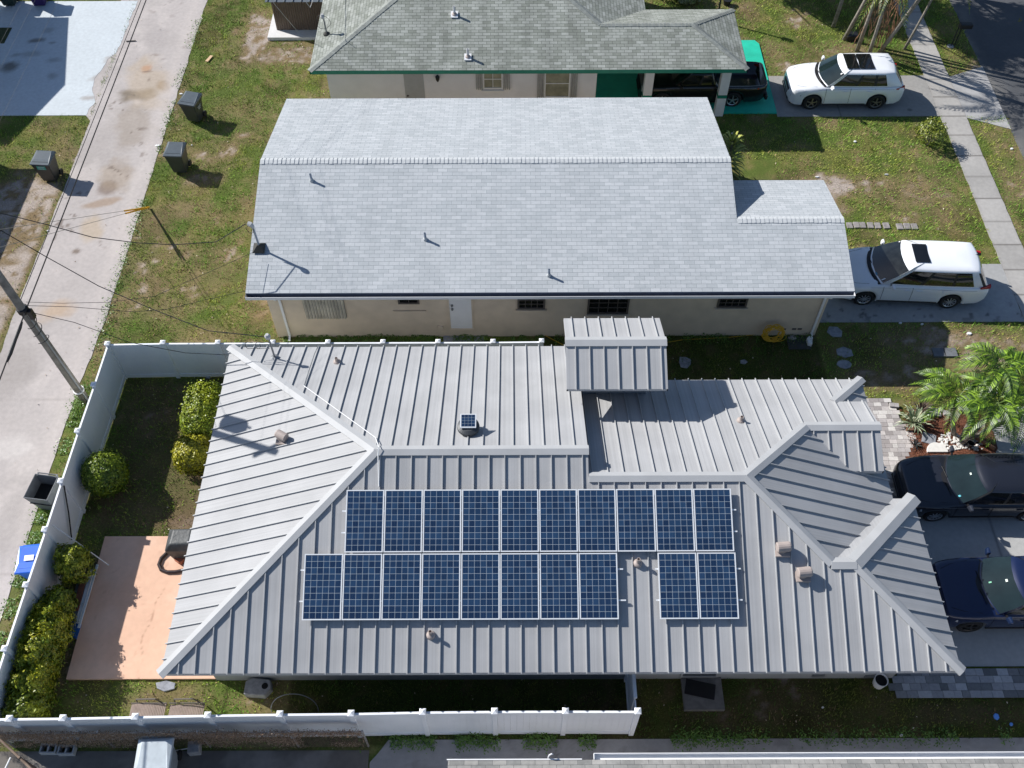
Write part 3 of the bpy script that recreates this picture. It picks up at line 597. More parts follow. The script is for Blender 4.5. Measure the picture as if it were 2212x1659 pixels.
MB().poly([bl(.07, .07), bl(.93, .07), bl(.93, .93), bl(.07, .93)], [(0, 0), (4, 0), (4, 4), (0, 4)]).build('panel_cells', M_SOLAR, fan)
# white conduit running down the hip and along to the panels, cable loops
def N1z(x, y): return ZE+K*(18.42-y)
def S1z(x, y): return ZE+K*(y-8.27)
c_pts = []
for q in ((0, 1, 1972, 850),): p = on_slope(*q, 18.42, ZE, -K); c_pts.append(p+Vector((0, 0, .07)))
for q in ((1, 1, 225, 1190),): p = on_slope(*q, 18.42, ZE, -K); c_pts.append(p+Vector((0, 0, .09)))
c_pts.append(Vector((-3.42, 13.36, 5.0))); p = on_slope(1, 1, 240, 1300, 8.27, ZE, K); c_pts.append(p+Vector((0, 0, .09))); p = on_slope(1, 1, 245, 1500, 8.27, ZE, K); c_pts.append(p+Vector((0, 0, .06)))
MB().tube(c_pts, .012, 6).build('conduit', M_WHITE, H1)
c_pts = [on_slope(*q, 18.42, ZE, -K)+Vector((0, 0, .05)) for q in ((0, 1, 2065, 585), (0, 1, 2040, 640), (0, 1, 2010, 730), (0, 1, 1972, 850))]
MB().tube(c_pts, .014, 6).build('conduit', M_DIRTYG, H1)
# service mast beside the north-west corner
pm = on_slope(0, 1, 1782, 662, 18.42, ZE, -K); ms = MB().tube([pm, pm+Vector((0, .02, .95)), pm+Vector((.02, .02, 1.08))], .03, 8).build('service_mast', M_DIRTYG, H1)
MB().lathe([(.07, -.05), (.09, .05), (.05, .12)], pm+Vector((-.02, .02, .98)), 10).build('weatherhead', mat('pale_grey_metal', (.5, .5, .5), rough=.5), ms)
MB().lathe([(.13, -.03), (.13, .03), (.06, .08)], pm, 10).build('flashing', M_DIRTYG, ms)
for k in range(2):
    c = pm+Vector((-.25-.3*k, .05, .55)); MB().tube([c+Vector((.22*math.cos(t), .03*math.sin(3*t), .17*math.sin(t))) for t in np.linspace(.4+k, 5.6+k, 18)], .008, 5).build('cable_loop', M_WIRE, ms)
# openings of the south side, barely seen under the eave
for x0, x1 in ((4.55, 5.45),): window(H1, 9.06, x0, x1, .3, 2.05, frame=M_GREYW)
for q0, q1 in (((2, 2, 840, 1057), (2, 2, 918, 1057)), ((2, 2, 1180, 1062), (2, 2, 1250, 1062))):
    a = onY(*q0, 9.06); b = onY(*q1, 9.06); MB().box2((a.x, 9.03, a.z-.1), (b.x, 9.06, a.z+.05)).build('wall_vent', M_DIRTYG, H1)
for y in (13.85, 15.8): MB().box2((9.9, y-.06, 0), (10.02, y+.06, 3.15)).build('porch_post', M_GREYW, H1)

# ------------------------------------------------------------------ solar panels: each one lifts off
nS = NS; eS = Vector((1, 0, 0)); uS = Vector((0, math.cos(math.atan(K)), math.sin(math.atan(K)))); SOFF = .15/NS.z
def panel(x0, x1, ya, yb, label):
    a = Vector((x0, ya, zS(ya)))+nS*.14; w = x1-x0; h = (yb-ya)/uS.y
    t = thing('solar_panel', label, 'solar panel', tuple(a), 0, 'solar panels on the metal roof')
    fr_ = MB(); th = .035; fw = .028
    def q(u, v, n): return a+eS*u+uS*v+nS*n
    for (u0, u1, v0, v1) in ((0, w, 0, fw), (0, w, h-fw, h), (0, fw, fw, h-fw), (w-fw, w, fw, h-fw)): fr_.hexa([q(u0, v0, -th), q(u1, v0, -th), q(u1, v1, -th), q(u0, v1, -th)], [q(u0, v0, 0), q(u1, v0, 0), q(u1, v1, 0), q(u0, v1, 0)])
    fr_.build('frame', M_ALU, t)
    MB().add([q(fw, fw, -.006), q(w-fw, fw, -.006), q(w-fw, h-fw, -.006), q(fw, h-fw, -.006), q(fw, fw, -.02), q(w-fw, fw, -.02), q(w-fw, h-fw, -.02), q(fw, h-fw, -.02)],
             [(0, 1, 2, 3), (7, 6, 5, 4)], [(0, 0), (6, 0), (6, 10), (0, 10)]*2).build('cells', M_SOLAR, t)
    return t
ORDW = ['first', 'second', 'third', 'fourth', 'fifth', 'sixth', 'seventh', 'eighth', 'ninth', 'tenth']
GP = .012; DX = (5.555+4.20)/10
for i in range(10):
    x0 = -4.20+i*DX; panel(x0, x0+DX-GP*1.6, 10.945, 12.39, ORDW[i]+' solar panel from the left in the upper row of ten')
DX2 = (2.625+5.185)/8
for i in range(8):
    x0 = -5.185+i*DX2; panel(x0, x0+DX2-GP*1.6, 9.43, 10.915, ORDW[i]+' solar panel from the left in the lower row of eight')
for i in range(2):
    x0 = 3.62+i*.98; panel(x0, x0+.98-GP*1.6, 9.43, 10.915, ('left' if i == 0 else 'right')+' solar panel of the separate lower pair beside the vent gap')
rk = []
for (xa, xb, yy) in ((-4.3, 5.65, 11.9), (-4.3, 5.65, 11.4), (-5.28, 2.75, 10.55), (-5.28, 2.80, 9.85), (3.55, 5.68, 10.55), (3.55, 5.68, 9.85)):
    p = Vector((xa, yy, zS(yy)))+nS*.085; q = Vector((xb, yy, zS(yy)))+nS*.085; o = MB().bar(p, q, .035, .04, up=nS).build('mounting_rail', M_ALU)
    tag(o, {11.9: 'aluminium mounting rail near the top edge of the upper panel row', 11.4: 'aluminium mounting rail lower down under the upper panel row'}.get(yy) or ('upper' if yy == 10.55 else 'lower')+' aluminium mounting rail '+('under the lower row of eight panels' if xa < 0 else 'under the separate panel pair'), 'rail', 'rails under the solar panels')

# ================================================================== the beige house with pale shingles
H2 = thing('house', 'beige house with a pale grey shingle gable roof in the middle', 'house', (1.0, 25, 0))
KM = .25; ZM = 2.7
MB().prism([(-8.05, 21.04), (10.43, 21.04), (10.43, 25.5), (7.05, 25.5), (7.05, 30.1), (-8.05, 30.1)], -.1, 2.62).build('wall', M_TAN, H2)
rm = MB()
S2 = [(-8.52, 20.66, ZM), (10.98, 20.66, ZM), (10.98, 23.26, 3.35), (7.45, 23.26, 3.35), (7.45, 25.57, 3.9275), (-8.52, 25.57, 3.9275)]
n_s = rplane(rm, S2); n_n = rplane(rm, [(7.45, 30.48, ZM), (-8.52, 30.48, ZM), (-8.52, 25.57, 3.9275), (7.45, 25.57, 3.9275)]); rplane(rm, [(10.98, 25.86, ZM), (7.45, 25.86, ZM), (7.45, 23.26, 3.35), (10.98, 23.26, 3.35)])
r2 = rm.build('roof', M_MIDSH, H2)
MB().poly([(-8.05, 21.04, 2.6), (-8.05, 30.1, 2.6), (-8.05, 25.57, 3.85)]).build('gable_wall', M_TAN, H2); MB().poly([(10.43, 21.04, 2.6), (10.43, 25.5, 2.6), (10.43, 23.26, 3.28)]).build('gable_wall', M_TAN, H2); gm = MB(); gm.poly([(7.43, 20.9, 2.6), (7.43, 30.3, 2.6), (7.43, 25.57, 3.9), (7.43, 23.26, 3.34)]); gm.build('gable_wall', M_TAN, H2)
fm = MB(); fascia(fm, [(-8.52, 20.66, ZM), (10.98, 20.66, ZM), (10.98, 23.26, 3.35), (10.98, 25.86, ZM), (7.46, 25.86, ZM)], .12); fascia(fm, [(7.45, 23.26, 3.35), (7.45, 25.57, 3.9275), (7.45, 30.48, ZM), (-8.52, 30.48, ZM), (-8.52, 25.57, 3.9275), (-8.52, 20.66, ZM)], .12)
fm.prism([(-8.48, 20.7), (10.94, 20.7), (10.94, 25.8), (7.41, 25.8), (7.41, 30.4), (-8.48, 30.4)], 2.56, 2.585); fm.build('fascia', M_WHITE, H2)
cm = MB(); shingle_caps(cm, (7.45, 25.57, 3.9275), (-8.52, 25.57, 3.9275), n_s, n_n); cm.build('ridge_cap', M_CAPM, r2); cm = MB(); shingle_caps(cm, (10.98, 23.26, 3.35), (7.47, 23.26, 3.35), n_s, n_n); cm.build('ridge_cap', M_CAPM, r2)
# gutter: an open trough with a white lip, its inner shade painted dark
gt = MB(); ya, yb = 20.50, 20.64
for xa, xb in ((-8.5, 10.96),):
    gt.box2((xa, ya-.012, 2.56), (xb, ya, 2.68)); gt.box2((xa, ya, 2.55), (xb, yb, 2.565)); gt.box2((xa-.012, ya-.012, 2.55), (xa, yb, 2.68)); gt.box2((xb, ya-.012, 2.55), (xb+.012, yb, 2.68))
g_ = gt.build('gutter', M_WHITE, H2); MB().box2((-8.49, ya+.002, 2.566), (10.95, yb-.002, 2.572)).box2((-8.49, 20.641, 2.56), (10.95, 20.652, 2.69)).build('gutter_painted_shade', mat('gutter_shade_paint', (.03, .045, .08), rough=.6, noise=.2), g_)
for (x, yy) in ((-7.62, 21.04), (10.28, 21.04)):
    MB().bar((x, 20.56, 2.55), (x, 20.62, 2.42), .075, .06, up=(1, 0, 0)).bar((x, 20.62, 2.42), (x, yy-.05, 2.2), .075, .06, up=(1, 0, 0)).bar((x, yy-.05, 2.22), (x, yy-.05, .12), .075, .06, up=(0, 1, 0)).bar((x, yy-.05, .14), (x, yy-.22, .06), .075, .06, up=(1, 0, 0)).build('downspout', M_WHITE, H2)
W_ = 21.04
a = onY(0, 1, 1990, 398, W_); b = onY(1, 1, 38, 398, W_)
sh = MB().box2((a.x, W_-.05, a.z), (b.x, W_, 2.3)); sht = sh.build('storm_shutter', mat('grey_shutter', (.18, .18, .17), rough=.5, noise=.1), H2)
ct = MB(); nsl = 13
for i in range(nsl):
    xx = a.x+(b.x-a.x)*(i+.5)/nsl; w = (b.x-a.x)/nsl*.42; ct.add([(xx-w, W_-.055, a.z+.02), (xx, W_-.10, a.z+.02), (xx+w, W_-.055, a.z+.02), (xx-w, W_-.055, 2.28), (xx, W_-.10, 2.28), (xx+w, W_-.055, 2.28)], [(0, 1, 4, 3), (1, 2, 5, 4), (0, 2, 1), (3, 4, 5)])
ct.build('slats', mat('streaked_shutter_slats', (.62, .58, .50), rough=.45, metal=.2, noise=.45, nscale=1.8), sht)
M_BR = mat('brown_window_frame', (.10, .085, .075), rough=.6, noise=.08)
for q0, q1, sill in (((1, 1, 380, 297), (1, 1, 495, 297), False), ((1, 1, 1153, 330), (1, 1, 1308, 330), True), ((1, 1, 1603, 362), (1, 1, 1845, 362), True), ((2, 1, 232, 320), (2, 1, 400, 320), True)):
    a = onY(*q0, W_); b = onY(*q1, W_); window(H2, W_, a.x, b.x, a.z, 2.25, frame=M_BR, grid=(3, 3) if sill else (1, 0), sill=M_TAN if sill else None, depth=.06, fw=.06)
a = onY(1, 1, 340, 357, W_); b = onY(1, 1, 550, 357, W_); MB().box2((a.x, W_-.06, a.z-.02), (b.x, W_, a.z+.05)).build('ledge', M_TAN, H2)
a = onY(1, 1, 712, 463, W_); b = onY(1, 1, 850, 463, W_); d = MB().box2((a.x, W_-.035, a.z), (b.x, W_, a.z+2.05)).build('door', M_WHITE, H2)
MB().box2((a.x-.05, W_-.05, a.z-.03), (a.x-.004, W_-.0, a.z+2.1)).box2((b.x+.004, W_-.05, a.z-.03), (b.x+.05, W_-.0, a.z+2.1)).box2((a.x-.05, W_-.07, a.z-.09), (b.x+.05, W_, a.z-.005)).build('door_frame', M_TAN, d)
for zz in (1.02, 1.2): MB().lathe([(.04, 0), (.045, -.03), (.03, -.07)], (a.x+.09, W_-.036, a.z+zz), 12, axis='y').build('door_knob', M_DIRTYG, d)
a = onY(1, 1, 643, 460, W_); MB().box2((a.x-.09, W_-.08, a.z-.1), (a.x+.09, W_, a.z+.1)).build('outlet_box', M_TAN, H2)
for q in ((2, 1, 655, 473), (2, 1, 722, 472), (2, 1, 758, 472)):
    a = onY(*q, W_); MB().box2((a.x-.07, W_-.02, a.z-.035), (a.x+.07, W_-.002, a.z+.035)).build('wall_vent', M_BR, H2)
for q in ((0, 0, 2020, 1172), (1, 0, 545, 1553), (1, 1, 1345, 128)): vent_pipe(H2, on_slope(*q, 20.66, ZM, KM), .04, .30, mat('blue_grey_pipe', (.26, .31, .38), rough=.5, noise=.1), flash=M_CAPM, fr=.07)
pm = on_slope(0, 0, 1685, 1612, 20.66, ZM, KM); M_GALV = mat('galvanised_mast', (.30, .35, .42), rough=.45, metal=.4, noise=.08)
ms = MB().tube([pm, pm+Vector((-.02, .0, .95))], .035, 10).build('service_mast', M_GALV, H2)
MB().tube([pm+Vector((-.02, 0, .9)), pm+Vector((-.02, 0, 1.0)), pm+Vector((-.07, 0, 1.1)), pm+Vector((-.15, .03, 1.12))], [.04, .06, .085, .07], 12).build('weatherhead', mat('pale_grey_metal', (.5, .5, .5)), ms)
MB().add([pm+Vector(v) for v in ((-.22, -.2, .0), (.17, -.2, .0), (.17, .2, .06), (-.22, .2, .06), (-.05, -.05, .2), (.05, -.05, .2), (.05, .05, .2), (-.05, .05, .2))], [(0, 1, 5, 4), (1, 2, 6, 5), (2, 3, 7, 6), (3, 0, 4, 7), (4, 5, 6, 7), (0, 3, 2, 1)]).build('mast_boot', mat('dark_boot', (.04, .04, .035), rough=.8), ms)
lp = []
for q in ((0, 1, 1905, 62),): pass
cb = [pm+Vector(v) for v in ((-.1, .02, 1.05), (-.3, .1, .85), (-.2, .02, .7), (-.03, -.04, .78), (.0, -.05, .95))]; MB().tube(cb, .009, 5).build('cable_loop', M_WIRE, ms)

# ================================================================== the house with green trim and a carport
H3 = thing('house', 'pale house with mossy grey shingles, green trim and an open carport', 'house', (0.5, 37, 0))
KG = .33; ZG = 2.7; zr = ZG+KG*5.0; ze_ = ZG+KG*2.02
xw = onY(1, 0, 1648, 600, 32.75).x
MB().prism([(-7.35, 32.75), (xw, 32.75), (xw, 37.4), (5.0, 37.4), (5.0, 41.7), (-7.35, 41.7)], -.1, 2.58).build('wall', M_PINKW, H3)
G1 = [(-7.87, 32.2, ZG), (9.25, 32.2, ZG), (7.22, 34.22, ze_), (3.57, 34.22, ze_), (0.59, 37.2, zr), (-2.87, 37.2, zr)]
rg = MB(); ns = rplane(rg, G1); ne = rplane(rg, [(3.57, 34.22, ze_), (5.59, 36.24, ZG), (5.59, 42.2, ZG), (.59, 37.2, zr)]); nn = rplane(rg, [(3.57, 34.22, ze_), (7.22, 34.22, ze_), (9.25, 36.24, ZG), (5.59, 36.24, ZG)][::-1])
rplane(rg, [(9.25, 32.2, ZG), (9.25, 36.24, ZG), (7.22, 34.22, ze_)]); nw = rplane(rg, [(-7.87, 42.2, ZG), (-7.87, 32.2, ZG), (-2.87, 37.2, zr)]); rplane(rg, [(5.59, 42.2, ZG), (-7.87, 42.2, ZG), (-2.87, 37.2, zr), (.59, 37.2, zr)])
r3 = rg.build('roof', M_GRSH, H3)
fm = MB(); fascia(fm, [(-7.87, 32.2, ZG), (9.25, 32.2, ZG), (9.25, 36.24, ZG), (5.59, 36.24, ZG), (5.59, 42.2, ZG), (-7.87, 42.2, ZG)], .17, closed=True); fm.prism([(-7.83, 32.24), (9.21, 32.24), (9.21, 36.2), (5.55, 36.2), (5.55, 42.16), (-7.83, 42.16)], 2.535, 2.56); fm.build('fascia', M_TEALTRIM, H3)
cg = MB(); shingle_caps(cg, (-2.87, 37.2, zr), (-7.87, 32.2, ZG), ns, nw, .14); shingle_caps(cg, (7.22, 34.22, ze_), (9.25, 32.2, ZG), ns, ne, .13); shingle_caps(cg, (.59, 37.2, zr), (3.57, 34.22, ze_), ns, ne, .14)
shingle_caps(cg, (3.57, 34.22, ze_), (7.22, 34.22, ze_), ns, nn, .13); shingle_caps(cg, (7.22, 34.22, ze_), (9.25, 36.24, ZG), ne, nn, .13); shingle_caps(cg, (.59, 37.2, zr), (-2.87, 37.2, zr), ns, nn, .13); cg.build('ridge_cap', M_CAPG, r3)
for q in ((1, 0, 733, 97), (1, 0, 820, 372)):
    p = on_slope(*q, 32.2, ZG, KG); v = vent_pipe(H3, p, .05, .38, mat('pale_vent_pipe', (.62, .62, .62), rough=.5)); MB().hexa([p+Vector(a) for a in ((-.14, -.16, -.03), (.14, -.16, -.03), (.14, .12, .07), (-.14, .12, .07))], [p+Vector(a) for a in ((-.14, -.16, -.0), (.14, -.16, -.0), (.14, .12, .095), (-.14, .12, .095))]).build('flashing_plate', M_WHITE, v)
MB().box2((xw+.002, 36.0, -.1), (9.0, 36.12, 2.53)).build('carport_light_blocker', M_PINKW, H3)  # added wall, stops light from the north to darken the carport
# carport columns with a green band
for cx, cy in ((5.55, 32.9), (8.62, 32.9)):
    c = MB().box2((cx-.18, cy-.15, 0), (cx+.18, cy+.15, 2.56)).build('carport_column', M_WHITE, H3); MB().box2((cx-.184, cy-.154, .9), (cx+.184, cy+.154, 1.06)).build('column_band', M_TEALTRIM, c)
Wg = 32.75
a = onY(1, 0, 415, 600, Wg); b = onY(1, 0, 540, 600, Wg); d = MB().box2((a.x, Wg-.03, .12), (b.x, Wg, 2.15)).build('door', mat('grey_door_paint', (.42, .43, .44), rough=.5, noise=.05), H3)
for zz in (.95, 1.12): MB().lathe([(.035, 0), (.04, -.03), (.025, -.06)], (a.x+.09, Wg-.031, zz), 10, axis='y').build('door_knob', M_BR, d)
a = onY(1, 0, 624, 490, Wg); ln = MB().lathe([(.03, -.18), (.07, -.1), (.09, .05), (.03, .12)], (a.x, Wg-.14, a.z), 8).box((a.x, Wg-.06, a.z-.02), (.04, .12, .04)).build('wall_lantern', M_BLACK, H3)
M_CURT = mat('window_with_curtain', (.30, .29, .22), rough=.25, noise=.25, nscale=3)
for xa, xb, zb in ((928, 1038, 565), (1322, 1470, 622)):
    a = onY(1, 0, xa, zb, Wg); b = onY(1, 0, xb, zb, Wg); w = window(H3, Wg, a.x, b.x, a.z, 2.3, frame=M_WHITE, glass=M_CURT, grid=(1 if xa < 1000 else 0, 1), fw=.07, sill=M_WHITE if xa < 1000 else None)
    for sgn, xx in ((-1, a.x-.2), (1, b.x+.2)):
        s_ = MB()
        for i in range(4): s_.box((xx+(i-1.5)*.075, Wg-.05-.02*(i % 2), (a.z+2.3)/2), (.05, .05, 2.3-a.z+.12))
        s_.build('folded_shutter', mat('silver_shutter', (.40, .41, .42), rough=.5, metal=.2), w)
pm = on_slopeX(0, 0, 2118, 222, -7.87, ZG, KG); ms = MB().tube([pm, pm+Vector((-.02, 0, .78))], .032, 8).build('service_mast', M_DIRTYG, H3)
MB().lathe([(.05, -.1), (.09, .0), (.05, .1)], pm+Vector((-.05, 0, .8)), 10).build('weatherhead', MATS['pale_grey_metal'], ms); MB().lathe([(.14, -.03), (.14, .04), (.06, .1)], pm, 10).build('mast_boot', MATS['dark_boot'], ms)
MB().tube([pm+Vector((-.35*math.cos(t)*.8-.05, .05*math.sin(2*t), .55+.3*math.sin(t))) for t in np.linspace(0, 6.0, 24)], .009, 5).build('cable_loop', M_WIRE, ms)

# ================================================================== neighbour at the bottom of the picture
H4 = thing('house', 'house along the bottom edge showing a strip of worn grey shingles', 'house', (9, 1, 0))
MB().prism([(-1.1, -4), (21, -4), (21, 5.85), (-1.1, 5.85)], -.1, 2.45).build('wall', M_PINKW, H4)
r4 = MB(); rplane(r4, [(21.4, 6.25, 2.6), (-1.52, 6.25, 2.6), (-1.52, 0.9, 4.1), (21.4, .9, 4.1)]); rplane(r4, [(-1.52, -4.4, 2.6), (21.4, -4.4, 2.6), (21.4, .9, 4.1), (-1.52, .9, 4.1)]); r4.poly([(-1.1, -4, 2.4), (-1.1, 5.85, 2.4), (-1.1, .9, 4.0)]); r4.build('roof', M_SSH, H4)
f4 = MB(); fascia(f4, [(21.4, 6.25, 2.6), (-1.52, 6.25, 2.6), (-1.52, .9, 4.1), (-1.52, -4.4, 2.6)], .12); f4.box2((-1.55, 6.25, 2.6), (1.6, 6.275, 2.615)); f4.build('fascia', M_WHITE, H4)
xg = g(1, 2, 1640, 1600, 2.6).x; gt = MB(); gt.box2((xg, 6.38, 2.52), (21.3, 6.395, 2.63)); gt.box2((xg, 6.26, 2.5), (21.3, 6.39, 2.515)); gt.box2((xg-.012, 6.26, 2.5), (xg, 6.395, 2.63)); gt.build('gutter', M_WHITE, H4)
p = g(1, 2, 1340, 1605, 2.4); MB().tube([(p.x, 6.3, 2.3), (p.x, 6.3, 2.66), (p.x+.02, 6.32, 2.74), (p.x+.07, 6.34, 2.76), (p.x+.1, 6.35, 2.7)], .018, 8).build('vent_pipe', M_WHITE, H4)

# houses beyond the left edge whose shadows fall on the pale driveway
H5 = thing('house', 'neighbouring gabled house left of the pale driveway', 'house', (-30, 37, 0))
MB().prism([(-36, 33.5), (-24.7, 33.5), (-24.7, 41.4), (-36, 41.4)], -.1, 2.95).build('wall', M_PINKW, H5)
r5 = MB(); rplane(r5, [(-36.4, 32.95, 3.05), (-24.2, 32.95, 3.05), (-24.2, 37.5, 4.1), (-36.4, 37.5, 4.1)]); rplane(r5, [(-24.2, 41.9, 3.15), (-36.4, 41.9, 3.15), (-36.4, 37.5, 4.1), (-24.2, 37.5, 4.1)]); r5.poly([(-24.7, 33.5, 2.9), (-24.7, 41.4, 2.9), (-24.7, 37.5, 4.0)]); r5.build('roof', M_SSH, H5)
H6 = thing('garage', 'flat roofed garage left of the dirt patch by the alley', 'garage', (-26, 26, 0))
MB().box2((-29.5, 15.0, -.1), (-22.3, 30.9, 2.45)).build('wall', M_PINKW, H6); MB().box2((-29.8, 14.7, 2.45), (-22.0, 31.2, 2.6)).build('roof', M_GREYW, H6)

# shed with a brown ribbed front at the top edge
SH = thing('shed', 'small shed with a brown ribbed front on a white slab', 'shed', (-9.3, 39.8, 0))
MB().box2((-10.9, 38.15, -.05), (-7.95, 41.6, .15)).build('slab', mat('white_slab_concrete', (.66, .65, .64), rough=.8, noise=.05), SH)
MB().box2((-10.55, 38.72, .15), (-8.05, 41.4, 2.35)).build('wall', M_BR, SH)
M_RIB = mat('brown_ribbed_panel', (.135, .095, .07), rough=.5, noise=.15, nscale=3)
rb = MB()
for i in range(24): x = -10.55+i*.1043; rb.add([(x+.006, 38.716, .16), (x+.052, 38.69, .16), (x+.098, 38.716, .16), (x+.006, 38.716, 2.3), (x+.052, 38.69, 2.3), (x+.098, 38.716, 2.3)], [(0, 1, 4, 3), (1, 2, 5, 4), (0, 2, 1)])
rb.build('ribbed_front', M_RIB, SH)
rs = MB(); rplane(rs, [(-10.45, 37.42, 2.35), (-7.7, 37.42, 2.35), (-7.7, 41.7, 2.7), (-10.45, 41.7, 2.7)]); rs_ = rs.build('roof', mat('dark_blue_grey_metal', (.10, .12, .14), rough=.5, noise=.1), SH)
sg = MB()
for i in range(8): sg.box((-10.35+i*.36, 39.5, 2.56), (.03, 4.2, .03))
for i in range(8): sg.bar((-10.35+i*.36, 37.4, 2.37), (-10.35+i*.36, 41.7, 2.73), .03, .04)
sg.v = sg.v[64:]; sg.f = [tuple(i-64 for i in f) for f in sg.f[48:]]; sg.uv = sg.uv[48:]
sg.build('roof_rib', M_DIRTYG, rs_)

# ================================================================== fences
def fence(name, pts, label, h=1.74, hide_last=False):
    t = thing(name, label, 'fence', (pts[0][0], pts[0][1], 0), 0, 'white vinyl fence runs')
    for i, (x, y) in enumerate(pts):
        if hide_last and i == len(pts)-1: break
        p = MB().box2((x-.063, y-.063, 0), (x+.063, y+.063, h+.10)).build('post', M_VINYL, t, bevel=.006)
        MB().add([(x-.08, y-.08, h+.10), (x+.08, y-.08, h+.10), (x+.08, y+.08, h+.10), (x-.08, y+.08, h+.10), (x-.08, y-.08, h+.125), (x+.08, y-.08, h+.125), (x+.08, y+.08, h+.125), (x-.08, y+.08, h+.125), (x, y, h+.17)],
                 [(0, 3, 2, 1), (0, 1, 5, 4), (1, 2, 6, 5), (2, 3, 7, 6), (3, 0, 4, 7), (4, 5, 8), (5, 6, 8), (6, 7, 8), (7, 4, 8)]).build('post_cap', M_VINYL, p)
    for a, b in zip(pts, pts[1:]):
        A = Vector((*a, 0)); B = Vector((*b, 0)); d = (B-A).normalized(); A = A+d*.064; B = B-d*.064; n = Vector((-d.y, d.x, 0))
        r = MB().bar(A+Vector((0, 0, h-.03)), B+Vector((0, 0, h-.03)), .055, .14).build('rail', M_VINYL, t); MB().bar(A+Vector((0, 0, .12)), B+Vector((0, 0, .12)), .055, .16).build('rail', M_VINYL, t)
        L_ = (B-A).length; m = MB(); k = max(1, round(L_/.17)); w = L_/k
        for q in range(k):
            p0 = A+d*(w*q+.0012); p1 = A+d*(w*(q+1)-.0012); o_ = n*.011
            m.hexa([p0-o_+Vector((0, 0, .2)), p1-o_+Vector((0, 0, .2)), p1+o_+Vector((0, 0, .2)), p0+o_+Vector((0, 0, .2))], [p0-o_+Vector((0, 0, h-.1)), p1-o_+Vector((0, 0, h-.1)), p1+o_+Vector((0, 0, h-.1)), p0+o_+Vector((0, 0, h-.1))])
        m.v = m.v; m.build('panel', M_VINYL, t)
    return t
fence('fence', [(-12.9, 19.31)]+[(-11.14+1.757*i, 19.345) for i in range(7)]+[(.95, 19.36)], 'white fence run along the north side of the yard, facing the beige house')
fence('fence', [(-12.93, 17.7), (-12.98, 15.99), (-13.01, 14.26), (-13.03, 12.7), (-13.07, 11.04), (-13.10, 9.27), (-13.13, 7.48)], 'white fence run beside the alley, behind the hedge')
MBx = MB()
fence('fence', [(-12.44, 7.48), (-11.12, 7.49), (-9.34, 7.52), (-7.55, 7.55), (-5.77, 7.57), (-4.01, 7.58), (-2.24, 7.61), (-.46, 7.62), (1.3, 7.62), (3.09, 7.61)], 'white fence run along the south side beside the bottom driveway')
# corner links
def link(a, b, label): return fence('fence', [a, b], label, hide_last=True)
F1 = thing('fence_gate', 'short white gate panel between the south fence and the house wall', 'gate', (3.08, 7.7, 0))
MB().box2((3.05, 8.0, .08), (3.09, 8.95, 1.72)).build('panel', M_VINYL, F1); MB().box2((3.03, 7.98, 1.66), (3.11, 8.97, 1.76)).box2((3.03, 7.98, .1), (3.11, 8.97, .22)).build('rail', M_VINYL, F1); MB().box2((3.01, 8.97, 0), (3.13, 9.04, 1.8)).build('post', M_VINYL, F1)
MB().box2((3.045, 7.69, .08), (3.075, 7.93, 1.72)).build('filler_panel', M_VINYL, F1)
for (a, b) in (((-12.9, 19.31), (-12.93, 17.7)), ((-13.13, 7.48), (-12.44, 7.48))):
    A = Vector((*a, 0)); B = Vector((*b, 0)); d = (B-A).normalized(); A += d*.07; B -= d*.07
    nm = thing('fence', 'white fence panel closing the '+('north-west' if a[1] > 10 else 'south-west')+' corner of the yard', 'fence', (A.x, A.y, 0), 0, 'white vinyl fence runs')
    MB().bar(A+Vector((0, 0, 1.71)), B+Vector((0, 0, 1.71)), .055, .14).build('rail', M_VINYL, nm); MB().bar(A+Vector((0, 0, .12)), B+Vector((0, 0, .12)), .055, .16).build('rail', M_VINYL, nm); MB().bar(A+Vector((0, 0, .92)), B+Vector((0, 0, .92)), .022, 1.44).build('panel', M_VINYL, nm)
# rusty chain link fence overgrown with dry vines
CL = thing('chain_link_fence', 'rusty chain link fence with dry brown vines in front of the white fence', 'fence', (-3.76, 7.28, 0))
ch = MB(); y = 7.28; x0, x1, hh = -13.6, -3.76, 1.25
n = int((x1-x0+hh)/.085)
for i in range(n):
    u = x0-hh+i*.085
    for sg_ in (1, -1):
        a = [u, .03]; b = [u+hh-.03, hh]
        if a[0] < x0: a[1] += x0-a[0]; a[0] = x0
        if b[0] > x1: b[1] -= b[0]-x1; b[0] = x1
        if b[0]-a[0] < .03: continue
        X = (lambda v: v) if sg_ == 1 else (lambda v: x0+x1-v)
        ch.tube([(X(a[0]), y+.004*sg_, a[1]), (X(b[0]), y+.004*sg_, b[1])], .0028, 3, cap=False)
ch.build('chain_mesh', mat('rusted_wire', (.22, .16, .12), rough=.8, metal=.2, noise=.3), CL)
MB().tube([(x0, y+.02, hh), (x1, y+.02, hh)], .021, 8).build('top_rail', mat('worn_galvanised', (.42, .40, .38), rough=.5, metal=.4, noise=.3, nscale=6), CL)
for px in (-13.0, -10.4, -7.9, -5.6, -3.78): MB().tube([(px, y+.025, 0), (px, y+.025, hh+.08)], .028, 8).build('post', MATS['worn_galvanised'], CL)
CL2 = thing('chain_link_fence', 'low bare pipe fence slanting across the bottom left corner', 'fence', (-12.9, 7.1, 0)); p0 = g(0, 2, 0, 1475, 1.2); p1 = g(0, 2, 230, 1690, 1.2)
MB().tube([p0, p1], .03, 8).build('top_rail', MATS['rusted_wire'], CL2); q = p0.lerp(p1, .55); MB().tube([(q.x, q.y, 0), (q.x, q.y, 1.25)], .035, 8).build('post', MATS['rusted_wire'], CL2)
p2 = g(0, 2, 70, 1590, 1.0); MB().tube([(p2.x, p2.y, 1.0), (p2.x-.1, p2.y-.5, 1.0)], .022, 8).build('white_pipe', M_WHITE, CL2)

